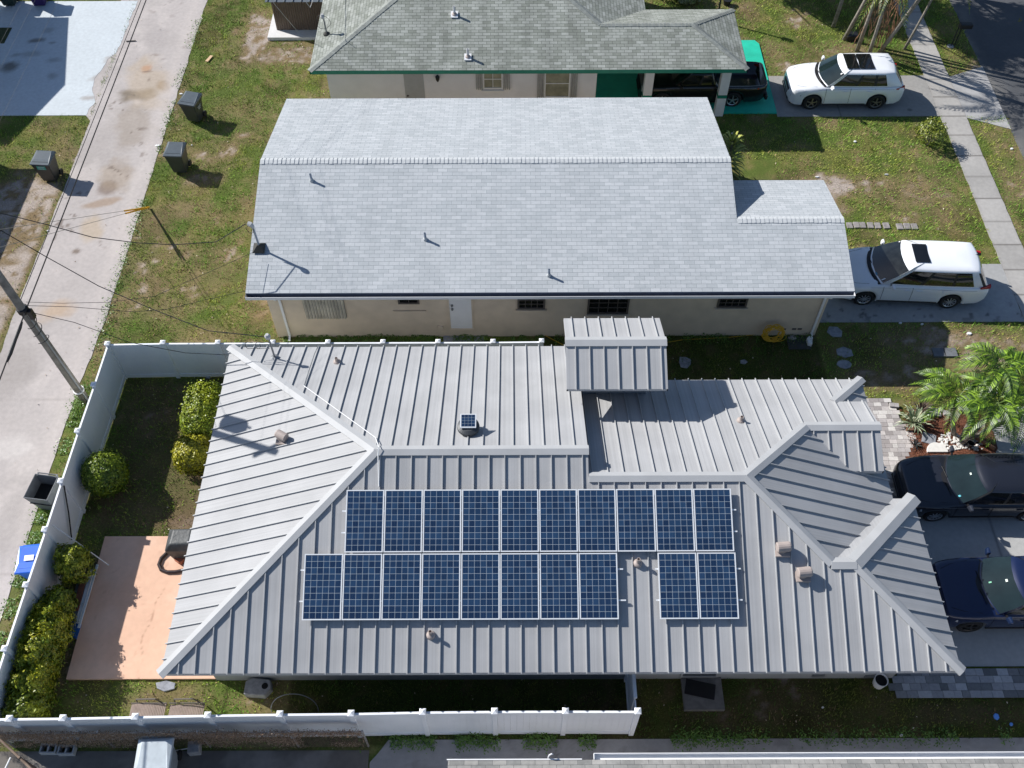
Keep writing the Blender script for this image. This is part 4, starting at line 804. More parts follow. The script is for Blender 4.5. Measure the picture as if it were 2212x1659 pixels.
# ================================================================== utility pole and wires
UP = thing('utility_pole', 'weathered wooden utility pole between the alley and the white fence', 'pole', (-14.0, 18.39, 0))
MB().tube([(-14.0, 18.39, -.1), (-14.0, 18.39, 4), (-14.0, 18.39, 9.8)], [.145, .125, .10], 16).build('shaft', M_WOODP, UP, smooth=True)
MB().tube([(-13.86, 18.3, .02), (-13.87, 18.3, 4.8)], .022, 6).build('ground_wire_guard', mat('grey_guard', (.32, .33, .33), rough=.7), UP)
MB().lathe([(.175, 0), (.175, .04)], (-14, 18.39, .62), 16).build('band', M_WHITE, UP)
tr = MB().lathe([(.18, 0), (.24, .05), (.25, .8), (.2, .88), (.05, .92)], (-14.0, 18.85, 7.45), 18).build('transformer', M_DIRTYG, UP, smooth=True)
for dx in (-.1, .1): MB().lathe([(.03, 0), (.05, .05), (.03, .1), (.05, .15), (.02, .2)], (-14+dx, 18.85, 8.35), 8).build('bushing', M_DIRTYG, tr)
MB().box((-14, 18.39, 9.45), (1.2, .1, .1)).build('crossarm', M_WOODP, UP)
hw = MB()
for (dx, dy, dz, s_) in ((.17, .05, 4.9, .13), (.2, -.02, 4.7, .1), (.15, .1, 5.15, .1), (-.1, .16, 5.3, .12), (.02, -.18, 4.8, .12), (.16, -.08, 4.45, .08)): hw.box((-14+dx, 18.39+dy, dz), (s_, s_, s_*1.6), rz=dx*9)
for i in range(0, 6): hw.v[i*8:(i+1)*8] = hw.v[i*8:(i+1)*8]
MB().lathe([(.14, -.1), (.165, -.08), (.165, .08), (.14, .1)], (-13.99, 18.39, 4.9), 12).build('cable_clamp', M_BLACK, UP)
MB().box((-13.8, 18.35, 4.75), (.12, .16, .34)).build('splice_box', M_BLACK, UP)
for k in range(3): c = Vector((-13.93, 18.3, 4.5-.5*k)); MB().tube([c+Vector((.19*math.cos(t), .19*math.sin(t), .16*math.sin(t*.7+k))) for t in np.linspace(-2, 1.6, 12)], .012, 5).build('loose_cable', M_WIRE, UP)
# grey drop-wire splice on the far side of the pole
def sag(a, b, s_, n=20):
    a = Vector(a); b = Vector(b); return [a.lerp(b, t)-Vector((0, 0, s_*4*t*(1-t))) for t in np.linspace(0, 1, n)]
def wire(pts, r, label, m=M_WIRE, name='overhead_wire'):
    o = MB().tube(pts, r, 5).build(name, m); return tag(o, label, 'cable', 'overhead wires')
wire([(-13.75, 41+30, 5.4)]+sag((-13.8, 60, 5.2), (-13.83, 18.12, 5.0), .12), .020, 'thick black cable running straight up the alley from the pole')
wire(sag((-13.83, 18.03, 5.0), (-13.9, -8, 5.2), .15), .020, 'thick black cable running from the pole towards the bottom of the picture')
wire(sag((-14.05, 60, 5.0), (-14.16, 18.23, 4.9), .15), .012, 'thin black cable parallel to the thick cable, on its alley side')
lmp = [g(0, 1, 135, 420, 4.95), g(0, 1, 110, 470, 4.95), g(0, 1, 85, 545, 4.95), g(0, 1, 60, 615, 4.95)]
o = MB().tube([(-13.83, 17.6, 4.97), (-13.83, 17.4, 4.96), (-13.83, 17.0, 4.96), (-13.83, 16.5, 4.95), (-13.83, 16.2, 4.95)], [.03, .05, .045, .055, .03], 8).build('cable_splice', M_BLACK); tag(o, 'long black splice closure hung on the cable just below the pole hardware', 'splice closure')
o = MB().tube([(-13.8, 34.9, 5.1), (-13.8, 34.5, 5.09), (-13.8, 33.7, 5.09), (-13.8, 33.4, 5.08)], [.02, .04, .045, .02], 8).build('cable_splice', M_BLACK); tag(o, 'black splice closure on the cable over the alley near the pale driveway', 'splice closure')
for dx, z, w in ((-13.45, 9.55, 'right'), (-13.98, 9.75, 'middle'), (-14.52, 9.55, 'left')):
    wire([(dx, 62, z-.1)]+sag((dx, 60, z), (dx, 17.9, z), .1), .0035, w+'most of the three high wires along the alley' if w != 'middle' else 'middle one of the three high wires along the alley', mat('bare_wire', (.22, .21, .2), rough=.5, metal=.3))
# service drops
mid_top = Vector((-8.45, 22.35, 4.12)); wire([g(0, 0, 0, 1380, 6.0), g(0, 0, 300, 1455, 5.4), g(0, 0, 600, 1538, 4.9), g(0, 0, 900, 1575, 4.4), g(0, 0, 1130, 1586, 4.15), g(0, 0, 1400, 1568, 4.1), mid_top], .014, 'black service drop ending at the mast of the beige house')
wire([g(0, 0, 0, 1490, 6.0), g(0, 1, 290, 0, 5.2), g(0, 1, 640, 195, 4.6), g(0, 1, 1000, 350, 4.2), g(0, 1, 1350, 485, 4.0), Vector((-7.2, 17.85, 3.95))], .014, 'black service drop ending at the mast on the metal roof')
wire([Vector((-13.85, 18.08, 4.85)), g(0, 1, 480, 430, 4.2), g(0, 1, 840, 560, 3.5), g(0, 1, 1200, 628, 3.0), g(0, 1, 1490, 642, 2.7)], .010, 'thin black wire from the pole to the corner of the metal roof')
wire([Vector((-13.85, 18.18, 5.0)), g(0, 1, 470, 330, 4.6), g(0, 1, 860, 362, 4.2), g(0, 1, 1080, 345, 3.9), g(0, 1, 1330, 285, 3.4), Vector((-8.4, 20.9, 2.6))], .008, 'thin sagging wire from the pole to the eave of the beige house')
wire([Vector((-13.85, 18.23, 5.1)), g(0, 1, 400, 306, 4.8), g(0, 1, 700, 300, 4.5), g(0, 1, 1000, 262, 4.1), Vector((-8.3, 21.9, 3.3))], .007, 'upper thin wire from the pole towards the beige house')
M_PALEW = mat('pale_service_wire', (.55, .52, .48), rough=.5, metal=.2)
wire([g(0, 0, 1960, -15, 4.6), g(0, 0, 2010, 48, 4.2), Vector((-7.75, 37.3, 3.75))], .012, 'pale twisted service drop ending at the mast of the green trimmed house', M_PALEW)
wire([g(0, 0, 1745, -15, 4.4), g(0, 0, 1840, 100, 3.6), g(0, 0, 1932, 208, 2.75)], .008, 'pale wire slanting in front of the brown ribbed shed', M_PALEW)
GA = Vector((-13.9, 27.41, .05))
for k, z in enumerate((8.0, 7.3)):
    top = Vector((-14.0, 18.5-.055*z, z)); e = GA.lerp(top, .19); wire([e, top], .008, ('upper' if k == 0 else 'lower')+' steel guy wire from the lawn anchor to the pole top', MATS['bare_wire'], 'guy_wire')
    o = MB().tube([GA+Vector((0.03*k, 0, 0)), e], .03, 8).build('guy_guard', mat('yellow_guard_plastic', (.75, .40, .02), rough=.5, noise=.1)); tag(o, ('upper' if k == 0 else 'lower')+' yellow plastic guard sleeve on the guy wire at the lawn edge', 'guy guard', 'yellow guy guards')

# ================================================================== vegetation
def leaves(pts, nrm, size, col, asp=2.2, fold=.0, droop=None):
    """one rhombic leaf per point: pts (n,3), nrm (n,3) rough outward direction; returns V,F,col"""
    n = len(pts); a = rng.normal(size=(n, 3)); a -= nrm*(a*nrm).sum(1)[:, None]*.75; a /= np.linalg.norm(a, axis=1)[:, None]+1e-9
    b = np.cross(nrm+rng.normal(size=(n, 3))*.45, a); b /= np.linalg.norm(b, axis=1)[:, None]+1e-9
    s = size*rng.uniform(.65, 1.3, n)[:, None]; V = np.stack([pts-a*s, pts+b*s/asp, pts+a*s, pts-b*s/asp], 1).reshape(-1, 3)
    F = np.arange(4*n).reshape(n, 4); return V, F, np.repeat(col, 4, 0)
def shrub(name, label, cat, c, r, n, colA, colB, size=.045, boxy=2., group=None, ytip=.4, trunk=True, lump=.18, hz=None, seed=0):
    c = np.array(c, float); r = np.array(r, float)
    t = thing(name, label, cat, (c[0], c[1], 0), 0, group)
    d = rng.normal(size=(n, 3)); d /= np.linalg.norm(d, axis=1)[:, None]
    d[:, 2] = np.where(d[:, 2] < -.55, -d[:, 2], d[:, 2])
    nb = (np.abs(d)**boxy).sum(1)**(-1/boxy); lum = 1+lump*(fbm(d[:, 0]*3+seed, d[:, 1]*3+d[:, 2]*2.3, 1.2, 5+seed % 9, 3)-.5)*2
    dep = 1-np.abs(rng.normal(size=n))*.10+(rng.random(n) < .10)*rng.uniform(0, .16, n); dep = np.clip(dep, .55, 1.14)
    p = c+d*(nb*lum*dep)[:, None]*r; nr = d/r; nr /= np.linalg.norm(nr, axis=1)[:, None]
    m = np.clip(rng.random(n)*.75+ytip*(nr[:, 2]*.35)+.5*(fbm(p[:, 0], p[:, 1], 3.5, 3+seed % 5, 3)-.5)*2, 0, 1)[:, None]
    col = np.array(colA)*(1-m)+np.array(colB)*m; col *= rng.uniform(.65, 1.25, n)[:, None]
    V, F, Cc = leaves(p, nr, size, col); o = np_mesh('foliage', V, F, M_LEAF, parent=t, col=Cc, loc=(c[0], c[1], 0))
    # inner mass of twigs
    u = MB(); k = 9
    for i in range(k):
        a_ = 2*math.pi*i/k; rr_ = .72; q = Vector((c[0]+r[0]*.45*math.cos(a_), c[1]+r[1]*.45*math.sin(a_), c[2]+r[2]*.25))
        u.tube([Vector((c[0]+.06*math.cos(a_), c[1]+.06*math.sin(a_), 0)), Vector((c[0]+.2*math.cos(a_), c[1]+.2*math.sin(a_), c[2]*.5)), q], [.022, .015, .007], 5)
    u.build('stem', M_BARK, t)
    return t
DG = (.05, .10, .012); MG = (.12, .19, .014); YG = (.30, .30, .02); GG = (.52, .48, .025)
shrub('shrub', 'clipped boxy green shrub in the yard, close to the metal roof edge', 'shrub', (-9.74, 17.4, .62), (.60, .95, .66), 11000, MG, (.34, .38, .02), boxy=5, lump=.05, group='yard shrubs', seed=1)
shrub('shrub', 'yellower clipped shrub just below the boxy green one', 'shrub', (-9.85, 15.95, .5), (.53, .55, .55), 7500, (.14, .15, .012), GG, boxy=4, lump=.07, group='yard shrubs', seed=2)
shrub('shrub', 'round ball shrub against the alley fence', 'shrub', (-12.33, 15.15, .72), (.66, .68, .72), 9000, DG, (.30, .38, .02), boxy=2.1, lump=.06, group='yard shrubs', seed=3)
shrub('shrub', 'small shrub at the corner of the terracotta patio by the fence', 'shrub', (-12.5, 12.2, .72), (.46, .52, .58), 5200, (.10, .15, .012), (.42, .44, .03), boxy=2.6, lump=.45, group='yard shrubs', seed=4)
hs = [(-12.62, 10.95, .60), (-12.62, 10.25, .70), (-12.64, 9.5, .76), (-12.62, 8.75, .72), (-12.62, 8.1, .66)]
hw_ = ['thin dark one next to the patio boards', 'second from the top, golden tipped', 'middle one, golden tipped', 'second from the bottom, golden tipped', 'at the bottom left corner of the yard, darker green']
for i, c in enumerate(hs):
    shrub('hedge_shrub', 'hedge shrub along the alley fence, '+hw_[i], 'shrub', c, ((.36, .42, .50), (.44, .56, .66), (.45, .60, .72), (.47, .56, .66), (.50, .52, .64))[i], (4500, 8000, 9000, 9000, 8500)[i], MG if i in (1, 2, 3) else DG, GG if i in (1, 2, 3) else (.36, .40, .02), size=.047, boxy=3.4, lump=.38, group='hedge along the alley fence', seed=5+i)
bx = g(2, 0, 1590, 960); shrub('shrub', 'sparse small shrub on the lawn beside the footpath', 'shrub', (bx.x+.0, bx.y+.25, .55), (.62, .55, .52), 1500, (.09, .13, .014), (.32, .34, .05), size=.05, lump=.5, group='front garden plants', seed=11)
bx = g(1, 0, 2140, 25); shrub('shrub', 'bush at the top edge behind the mossy roof', 'shrub', (bx.x, bx.y+.6, .6), (.9, .7, .7), 2600, (.05, .09, .015), (.15, .2, .04), size=.06, lump=.4, group='front garden plants', seed=12)
bx = g(2, 0, 30, 30); shrub('shrub', 'pale flax-like bush at the top edge beside the mossy hip roof', 'shrub', (bx.x, bx.y+.2, .35), (.6, .5, .4), 900, (.14, .17, .07), (.4, .42, .25), size=.1, lump=.4, group='front garden plants', seed=13)
# weeds along walls and fences
def weeds(name, label, segs, n, h, colA, colB, spread=.12, size=.035):
    pts = []; 
    for (a, b, d) in segs:
        k = int(n*d); t = rng.random(k); a = np.array(a); b = np.array(b); q = a+(b-a)*t[:, None]; dens = fbm(q[:, 0], q[:, 1], 1.6, 47, 3); keep = dens > .42; q = q[keep]; hh_ = h*(.2+1.2*np.clip(dens[keep]-.42, 0, .3)/.3)*rng.random(len(q))
        pts.append(np.column_stack([q[:, 0]+rng.normal(size=len(q))*spread*abs((b-a)[1])/(np.linalg.norm(b-a))+rng.normal(size=len(q))*.03, q[:, 1]+rng.normal(size=len(q))*spread*abs((b-a)[0])/(np.linalg.norm(b-a)), hh_+.02]))
    p = np.concatenate(pts); m = rng.random(len(p))[:, None]; col = np.array(colA)*(1-m)+np.array(colB)*m
    V, F, Cc = leaves(p, np.tile([0, 0, 1.], (len(p), 1)), size, col); o = np_mesh(name, V, F, M_LEAF, col=Cc); tag(o, label, 'plants', kind='stuff'); return o
weeds('weeds', 'low green weeds along the walls and fences', [((-8.0, 20.92), (1.5, 20.92), 1.0), ((1.5, 20.9), (10.3, 20.9), .4), ((-13.5, 19.3), (-13.7, 12.5), 2.6), ((-13.7, 12.5), (-13.95, 7.6), 1.8), ((-14.15, 20), (-14.25, 40), .5), ((-14.2, 19), (-14.3, 9), .8), ((-4, 7.4), (6, 7.45), 1.0), ((6, 7.47), (13, 7.48), .3), ((-7.5, 12.9), (-9.6, 13.5), .3)], 4200, .16, (.05, .11, .015), (.14, .26, .04))
vp = []; nv = 34000; X = rng.uniform(-13.6, -3.8, nv); Zz = 1.33*np.sqrt(rng.random(nv)); dn = fbm(X, Zz*1.5, 1.2, 53, 4); k = dn+.25*(Zz > 1.1) > .46; X = X[k]; Zz = Zz[k]
p = np.column_stack([X, 7.28+rng.normal(size=len(X))*.035, Zz]); m = rng.random(len(p))[:, None]; col = np.array((.16, .09, .05))*(1-m)+np.array((.44, .31, .21))*m
V, F, Cc = leaves(p, np.tile([0, -1., .3], (len(p), 1)), .022, col, asp=2.6); np_mesh('dry_vine', V, F, M_LEAF, parent=CL, col=Cc, loc=(-3.76, 7.28, 0))['kind'] = 'stuff'

# grass blades over the lawns, denser where the lawn is green
def in_rect(x, y, r): return (x > r[0]) & (x < r[1]) & (y > r[2]) & (y < r[3])
HARD = [(-17.45, -14.25, -5, 60), (-30, -17.6, 32.95, 41.25), (17.85, 18.9, 0, 60), (20.5, 40, -5, 60), (11.0, 20.5, 32.7, 35.4), (2.5, 11.1, 32.9, 37.96), (10.3, 20.5, 21.6, 24.33), (10.3, 17.85, 9.37, 15.9), (15.2, 17.85, 15.8, 18), (10.2, 24, 8.5, 9.4), (-3.7, 20.5, -5, 7.45), (-14.4, -3.7, -5, 7.25),
        (-12.12, -7.9, 9.08, 13.38), (-8.05, 10.3, 9.06, 17.7), (-8.05, 10.43, 21.04, 30.1), (-7.35, 4, 32.75, 45), (-10.9, -7.9, 38.15, 41.6), (10.2, 12.8, 13.7, 18.4), (12.3, 15.4, 15.7, 17.9), (7, 10.5, 12, 16.5)]
N = 680000; X = rng.uniform(-26, 22, N); Y = rng.uniform(5, 43, N); ok = np.ones(N, bool)
for r in HARD: ok &= ~in_rect(X, Y, r)
X = X[ok]; Y = Y[ok]; dirt, dark, _ = ground_maps(X, Y); prob = np.clip(1.1-1.0*dirt-.35*dark, .03, 1)*np.clip(.35+1.5*fbm(X, Y, 2.2, 57, 4), 0, 1.2); k = rng.random(len(X)) < prob; X = X[k]; Y = Y[k]; n = len(X); thin = ((X > -12.9) & (X < -8.3) & (Y > 13.4) & (Y < 19.3) & (rng.random(n) < .55)) | ((Y < 9.1) & (X > -6)) | ((Y > 17.5) & (Y < 21.1) & (X > 1) & (X < 10.5))  # thin marks blades coloured darker to deepen the shade; none are removed
cl = np.clip((fbm(X, Y, 3.3, 60, 3)-.42)*4, 0, 1); ang = rng.uniform(0, 2*math.pi, n); ln_ = rng.uniform(.03, .08, n)*(.7+.9*cl); lean = rng.uniform(.3, 1.3, n); w = rng.uniform(.007, .016, n)
b0 = np.column_stack([X-np.sin(ang)*w, Y+np.cos(ang)*w, np.zeros(n)-.01]); b1 = np.column_stack([X+np.sin(ang)*w, Y-np.cos(ang)*w, np.zeros(n)-.01]); tp = np.column_stack([X+np.cos(ang)*ln_*lean, Y+np.sin(ang)*ln_*lean, ln_])
pat = fbm(X, Y, .9, 58, 4); m = np.clip(rng.random(n)*.8+(pat-.5)*3, 0, 1)[:, None]; col = np.array((.14, .27, .025))*(1-m)+np.array((.37, .42, .07))*m
dd = ((rng.random(n) < .08+.42*dirt[k]))[:, None]; col = np.where(dd, np.array((.42, .29, .15))*rng.uniform(.6, 1.2, n)[:, None], col); lush = np.clip((fbm(X, Y, .7, 59, 3)-.48)*5, 0, 1)[:, None]*(~dd); col = col*(1-lush*.5)+np.array((.18, .42, .05))*lush*.5
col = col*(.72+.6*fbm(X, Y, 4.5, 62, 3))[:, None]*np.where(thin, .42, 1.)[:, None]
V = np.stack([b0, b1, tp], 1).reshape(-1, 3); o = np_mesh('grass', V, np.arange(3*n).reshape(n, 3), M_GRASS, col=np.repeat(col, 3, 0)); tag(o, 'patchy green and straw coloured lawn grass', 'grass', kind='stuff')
# dead leaf litter and pale pebbles scattered on the lawns
nl = 2600; X = rng.uniform(-21, 19, nl); Y = rng.uniform(7.6, 40, nl); ok = np.ones(nl, bool)
for r in HARD: ok &= ~in_rect(X, Y, r)
ok |= in_rect(X, Y, (-17, -14.4, 8, 41)) & (rng.random(nl) < .25)
p = np.column_stack([X, Y, np.full(nl, .035)])[ok]; m = (rng.random(len(p))**2)[:, None]; V, F, Cc = leaves(p, np.tile([0, 0, 1.], (len(p), 1)), .03, np.array((.22, .14, .08))*(1-m)+np.array((.7, .62, .5))*m, asp=1.8); o = np_mesh('leaf_litter', V, F, M_GRASS, col=Cc); tag(o, 'dry fallen leaves scattered over the lawns', 'leaf litter', kind='stuff')

# palms
def frond(base, azi, L_, rise, droop, nl=34, wid=.42, colA=(.05, .115, .012), colB=(.20, .30, .03), lw=.028, twist=0.):
    base = Vector(base); d = Vector((math.cos(azi), math.sin(azi), 0)); side = Vector((-math.sin(azi), math.cos(azi), 0)); pts = []
    for i in range(nl+1):
        t = i/nl; pts.append(base+d*(L_*(t-.12*t*t))+Vector((0, 0, rise*L_*t-droop*L_*t*t)))
    V = []; F = []; Cc = []
    for i in range(3, nl):
        t = i/nl; p = pts[i]; tg = (pts[i+1]-pts[i-1]).normalized(); up_ = side.cross(tg).normalized(); up_ = up_ if up_.z > 0 else -up_
        ll = wid*math.sin(math.pi*min(1, .12+.93*t))**.6*(1-.35*t)*random.uniform(.85, 1.1)
        for s_ in (-1, 1):
            v = (side*s_*.85+tg*(.55+.4*t)+up_*.35).normalized(); v2 = (side*s_*.7+tg*(.5+.4*t)-Vector((0, 0, .55))).normalized()
            q1 = p+v*ll*.5; q2 = q1+v2*ll*.55; w_ = tg*lw*.5; n0 = len(V); V += [p-w_*.5, p+w_*.5, q1+w_, q1-w_, q2]; F += [(n0, n0+1, n0+2, n0+3)]; F += [(n0+3, n0+2, n0+4, n0+4)]
            m = random.random()**1.8*(1 if s_ > 0 else .75); c = [colA[k]*(1-m)+colB[k]*m for k in range(3)]; Cc += [c]*5; zz_ = random.uniform(-.5, .5)*ll*.18; V[-1] = V[-1]+Vector((0, 0, zz_)); V[-2] = V[-2]+Vector((0, 0, zz_*.4)); V[-3] = V[-3]+Vector((0, 0, zz_*.4))
    return V, F, Cc, pts
def palm_crown(c, nf, L_, seed, **kw):
    random.seed(seed); V = []; F = []; Cc = []; ra = MB()
    for i in range(nf):
        az = i*2.39996+random.uniform(-.2, .2); lvl = i/nf; v, f, cc, pts = frond(c, az, L_*random.uniform(.85, 1.1), .95-.85*lvl+random.uniform(-.1, .1), .75+.25*random.random(), **kw)
        n0 = len(V); V += [tuple(q) for q in v]; F += [tuple(n0+j for j in q) for q in f]; Cc += cc; ra.tube(pts[::4]+[pts[-1]], [.009]*len(pts[::4])+[.003], 5)
    return V, F, Cc, ra
def palm(name, label, bases_tops, nf, L_, seed, group=None, tr=.07, shaft=True, **kw):
    b0 = bases_tops[0][0]; t = thing(name, label, 'palm', (b0[0], b0[1], 0), 0, group)
    for k, (b, top) in enumerate(bases_tops):
        b = Vector((*b, 0)); top = Vector(top); mid = b.lerp(top, .5)+Vector((random.uniform(-.1, .1), random.uniform(-.1, .1), 0)); tk = MB().tube([b, b.lerp(mid, .5)+Vector((0, 0, -.02)), mid, mid.lerp(top, .5), top], [tr*1.25, tr, tr*.9, tr*.85, tr*.8], 10).build('trunk', M_BARK, t, smooth=True)
        if shaft: MB().tube([top, top+Vector((0, 0, .35))], [tr*.85, tr*.45], 10).build('crownshaft', mat('pale_green_shaft', (.22, .30, .10), rough=.5), tk)
        V, F, Cc, ra = palm_crown(top+Vector((0, 0, .3)), nf, L_, seed+k*17, **kw)
        me = bpy.data.meshes.new('frond'); me.from_pydata([(v[0]-b0[0], v[1]-b0[1], v[2]) for v in V], [], [tuple(dict.fromkeys(f)) for f in F]); me.materials.append(M_LEAF)
        at = me.attributes.new('col', 'FLOAT_COLOR', 'POINT'); at.data.foreach_set('color', [x for c in Cc for x in (*c, 1)])
        o = bpy.data.objects.new('fronds', me); C.objects.link(o); o.parent = t; ra.build('frond_stalks', mat('frond_stalk', (.12, .20, .03), rough=.5), t)
    random.seed(99); return t
palm('palm_tree', 'multi-trunk palm with glossy green fronds in the mulch bed by the dark sedan', [((14.12, 16.9), (13.6, 17.05, 1.7)), ((14.3, 16.75), (14.75, 17.6, 2.4)), ((14.42, 16.7), (15.35, 16.5, 1.6)), ((14.25, 16.6), (14.4, 16.45, 2.1)), ((14.35, 16.85), (15.6, 17.4, 2.2))], 15, 1.55, 5, nl=25, wid=.48, lw=.048, colA=(.014, .050, .004), colB=(.26, .42, .03))
# tall palm clump beside the footpath at the top right: trunks leave the frame, fronds hang in
tops = [((14.65, 39.04), (15.4, 40.5, 6.0)), ((14.94, 38.06), (16.3, 38.3, 6.4)), ((15.33, 37.19), (15.2, 36.6, 6.2)), ((15.78, 36.87), (15.3, 35.9, 3.7)), ((16.09, 36.79), (17.0, 35.4, 5.6)), ((16.37, 37.18), (18.6, 37.2, 6.5))]
dk = ['smooth grey trunk nearest the top edge', 'grey trunk beside the small dark box', 'thin grey trunk at the left of the dense clump', 'brown trunk in the middle of the dense clump', 'reddish brown shaggy trunk behind the white crossover car', 'grey trunk at the right of the dense clump']
for i, (b, t_) in enumerate(tops): palm('palm_tree', 'tall palm, '+dk[i], [(b, t_)], 13, 2.0, 100+i*7, group='tall palms beside the footpath', tr=.075, nl=22, wid=.5, lw=.06, colA=(.05, .09, .012), colB=(.22, .26, .03))
palm('palm_tree', 'single pale palm trunk leaning over the edge of the footpath', [((17.47, 37.33), (18.0, 37.3, 3.7))], 12, 1.9, 300, group='tall palms beside the footpath', tr=.055, nl=22, wid=.5, lw=.06, colA=(.10, .12, .012), colB=(.42, .36, .04))
sk = MB()
for i in range(120):
    bxx = random.choice([(15.33, 37.19), (15.78, 36.87), (16.09, 36.79), (16.37, 37.18)]); z = random.uniform(.1, 3.4); a_ = random.uniform(0, 6.28); r_0 = .08; p = Vector((bxx[0]+math.cos(a_)*r_0+.12*z*.3, bxx[1]+math.sin(a_)*r_0-.02*z, z+.8)); sk.tube([p, p+Vector((math.cos(a_)*.16, math.sin(a_)*.16, -.35)), p+Vector((math.cos(a_)*.2, math.sin(a_)*.2, -.85))], [.012, .02, .006], 4)
o = sk.build('dead_fronds', mat('dry_palm_frond', (.24, .13, .07), rough=.9, noise=.4, nscale=5)); tag(o, 'hanging dead brown fronds on the dense palm clump', 'dead fronds', kind='stuff')
# broad trees beyond the top edge: their shade dapples the lawn and the footpath
def tree(label, x, y, h, r, n, seed):
    t = thing('tree', label, 'tree', (x, y, 0), 0, 'shade trees beyond the top edge'); MB().tube([(x, y, -.1), (x+.1, y, h*.4), (x+.2, y+.1, h*.75)], [.22, .16, .08], 10).build('trunk', M_BARK, t)
    br = MB()
    for i in range(7): a_ = i*.9; br.tube([(x+.1, y, h*.4), (x+math.cos(a_)*r*.4, y+math.sin(a_)*r*.4, h*.6), (x+math.cos(a_)*r*.75, y+math.sin(a_)*r*.75, h*.8)], [.09, .05, .02], 6)
    br.build('branches', M_BARK, t)
    rs_ = np.random.default_rng(seed); cl = rs_.normal(size=(26, 3)); cl /= np.linalg.norm(cl, axis=1)[:, None]; cl = cl*np.array([r*.8, r*.8, h*.22])*rs_.uniform(.3, 1, 26)[:, None]+np.array([x, y, h*.82]); k = rs_.integers(0, 26, n)
    d = rs_.normal(size=(n, 3)); d /= np.linalg.norm(d, axis=1)[:, None]; p = cl[k]+d*rs_.uniform(.3, 1, n)[:, None]*np.array([r*.26, r*.26, h*.08]); m = rs_.random(n)[:, None]; V, F, Cc = leaves(p, d, .11, np.array((.04, .08, .015))*(1-m)+np.array((.14, .2, .03))*m); np_mesh('crown', V, F, M_LEAF, parent=t, col=Cc, loc=(x, y, 0))
tree('leafy shade tree beyond the top edge, left of the palms', 9.3, 43.6, 6.6, 3.3, 15000, 1); tree('leafy shade tree beyond the top edge, behind the palms', 13.2, 42.4, 7.6, 3.3, 15000, 2); tree('leafy shade tree beyond the top edge, farthest right above the road', 17.6, 43.2, 8.0, 3.4, 15000, 3)
tree('leafy shade tree beyond the top edge, close above the footpath', 15.6, 41.6, 6.4, 2.3, 8000, 4)
# yucca-like rosette beside the beige house, variegated flax by the pavers
def rosette(name, label, c, h, n, L_, colA, colB, w=.05, seed=0, stem=True):
    random.seed(seed); t = thing(name, label, 'plant', (c[0], c[1], 0)); V = []; F = []; Cc = []
    for i in range(n):
        a_ = i*2.4; z = h*(.25+.75*i/n) if stem else .05; el = (-.35+1.45*(i/n)) if stem else random.uniform(.35, 1.3); l = L_*random.uniform(.8, 1.1); d = Vector((math.cos(a_)*math.cos(el), math.sin(a_)*math.cos(el), math.sin(el))); sd = Vector((-math.sin(a_), math.cos(a_), 0)); p = Vector((c[0], c[1], z)); pts = [p, p+d*l*.4, p+d*l*.75-Vector((0, 0, .06*l)), p+d*l-Vector((0, 0, .3*l))]
        ws = [w*.5, w, w*.7, .003]; n0 = len(V); m = random.random()*(.4+.6*i/n); col = [colA[k]*(1-m)+colB[k]*m for k in range(3)]
        for q, w_ in zip(pts, ws): V += [q-sd*w_*.5, q+sd*w_*.5]; Cc += [col, [min(1, v*1.25) for v in col]]
        for k in range(3): F.append((n0+2*k, n0+2*k+1, n0+2*k+3, n0+2*k+2))
    np_mesh('foliage', np.array([tuple(v) for v in V]), np.array(F), M_LEAF, parent=t, col=np.array(Cc), loc=(c[0], c[1], 0))
    if stem: MB().tube([(c[0], c[1], 0), (c[0], c[1], h)], .045, 8).build('stem', M_BARK, t)
    random.seed(98); return t
rosette('yucca', 'tall leafy plant with yellow-tipped leaves against the end of the beige house roof', (8.35, 28.9), 1.9, 95, .75, (.05, .10, .015), (.62, .62, .15), w=.09, seed=3)
p = g(2, 1, 1490, 1090); rosette('flax_plant', 'pale variegated strap-leaf plant at the edge of the pavers', (p.x, p.y), .3, 60, .75, (.16, .22, .12), (.62, .62, .45), w=.05, seed=4, stem=False)
p = g(2, 1, 1540, 1010); rosette('flax_plant', 'small dark purple-brown strap-leaf plant behind the variegated one', (p.x, p.y), .2, 34, .6, (.05, .035, .03), (.16, .12, .09), w=.045, seed=6, stem=False)
p = g(2, 1, 1500, 1230); rosette('flax_plant', 'tiny dark spiky plant in the red mulch', (p.x, p.y), .2, 16, .32, (.02, .025, .03), (.07, .08, .07), w=.035, seed=7, stem=False)

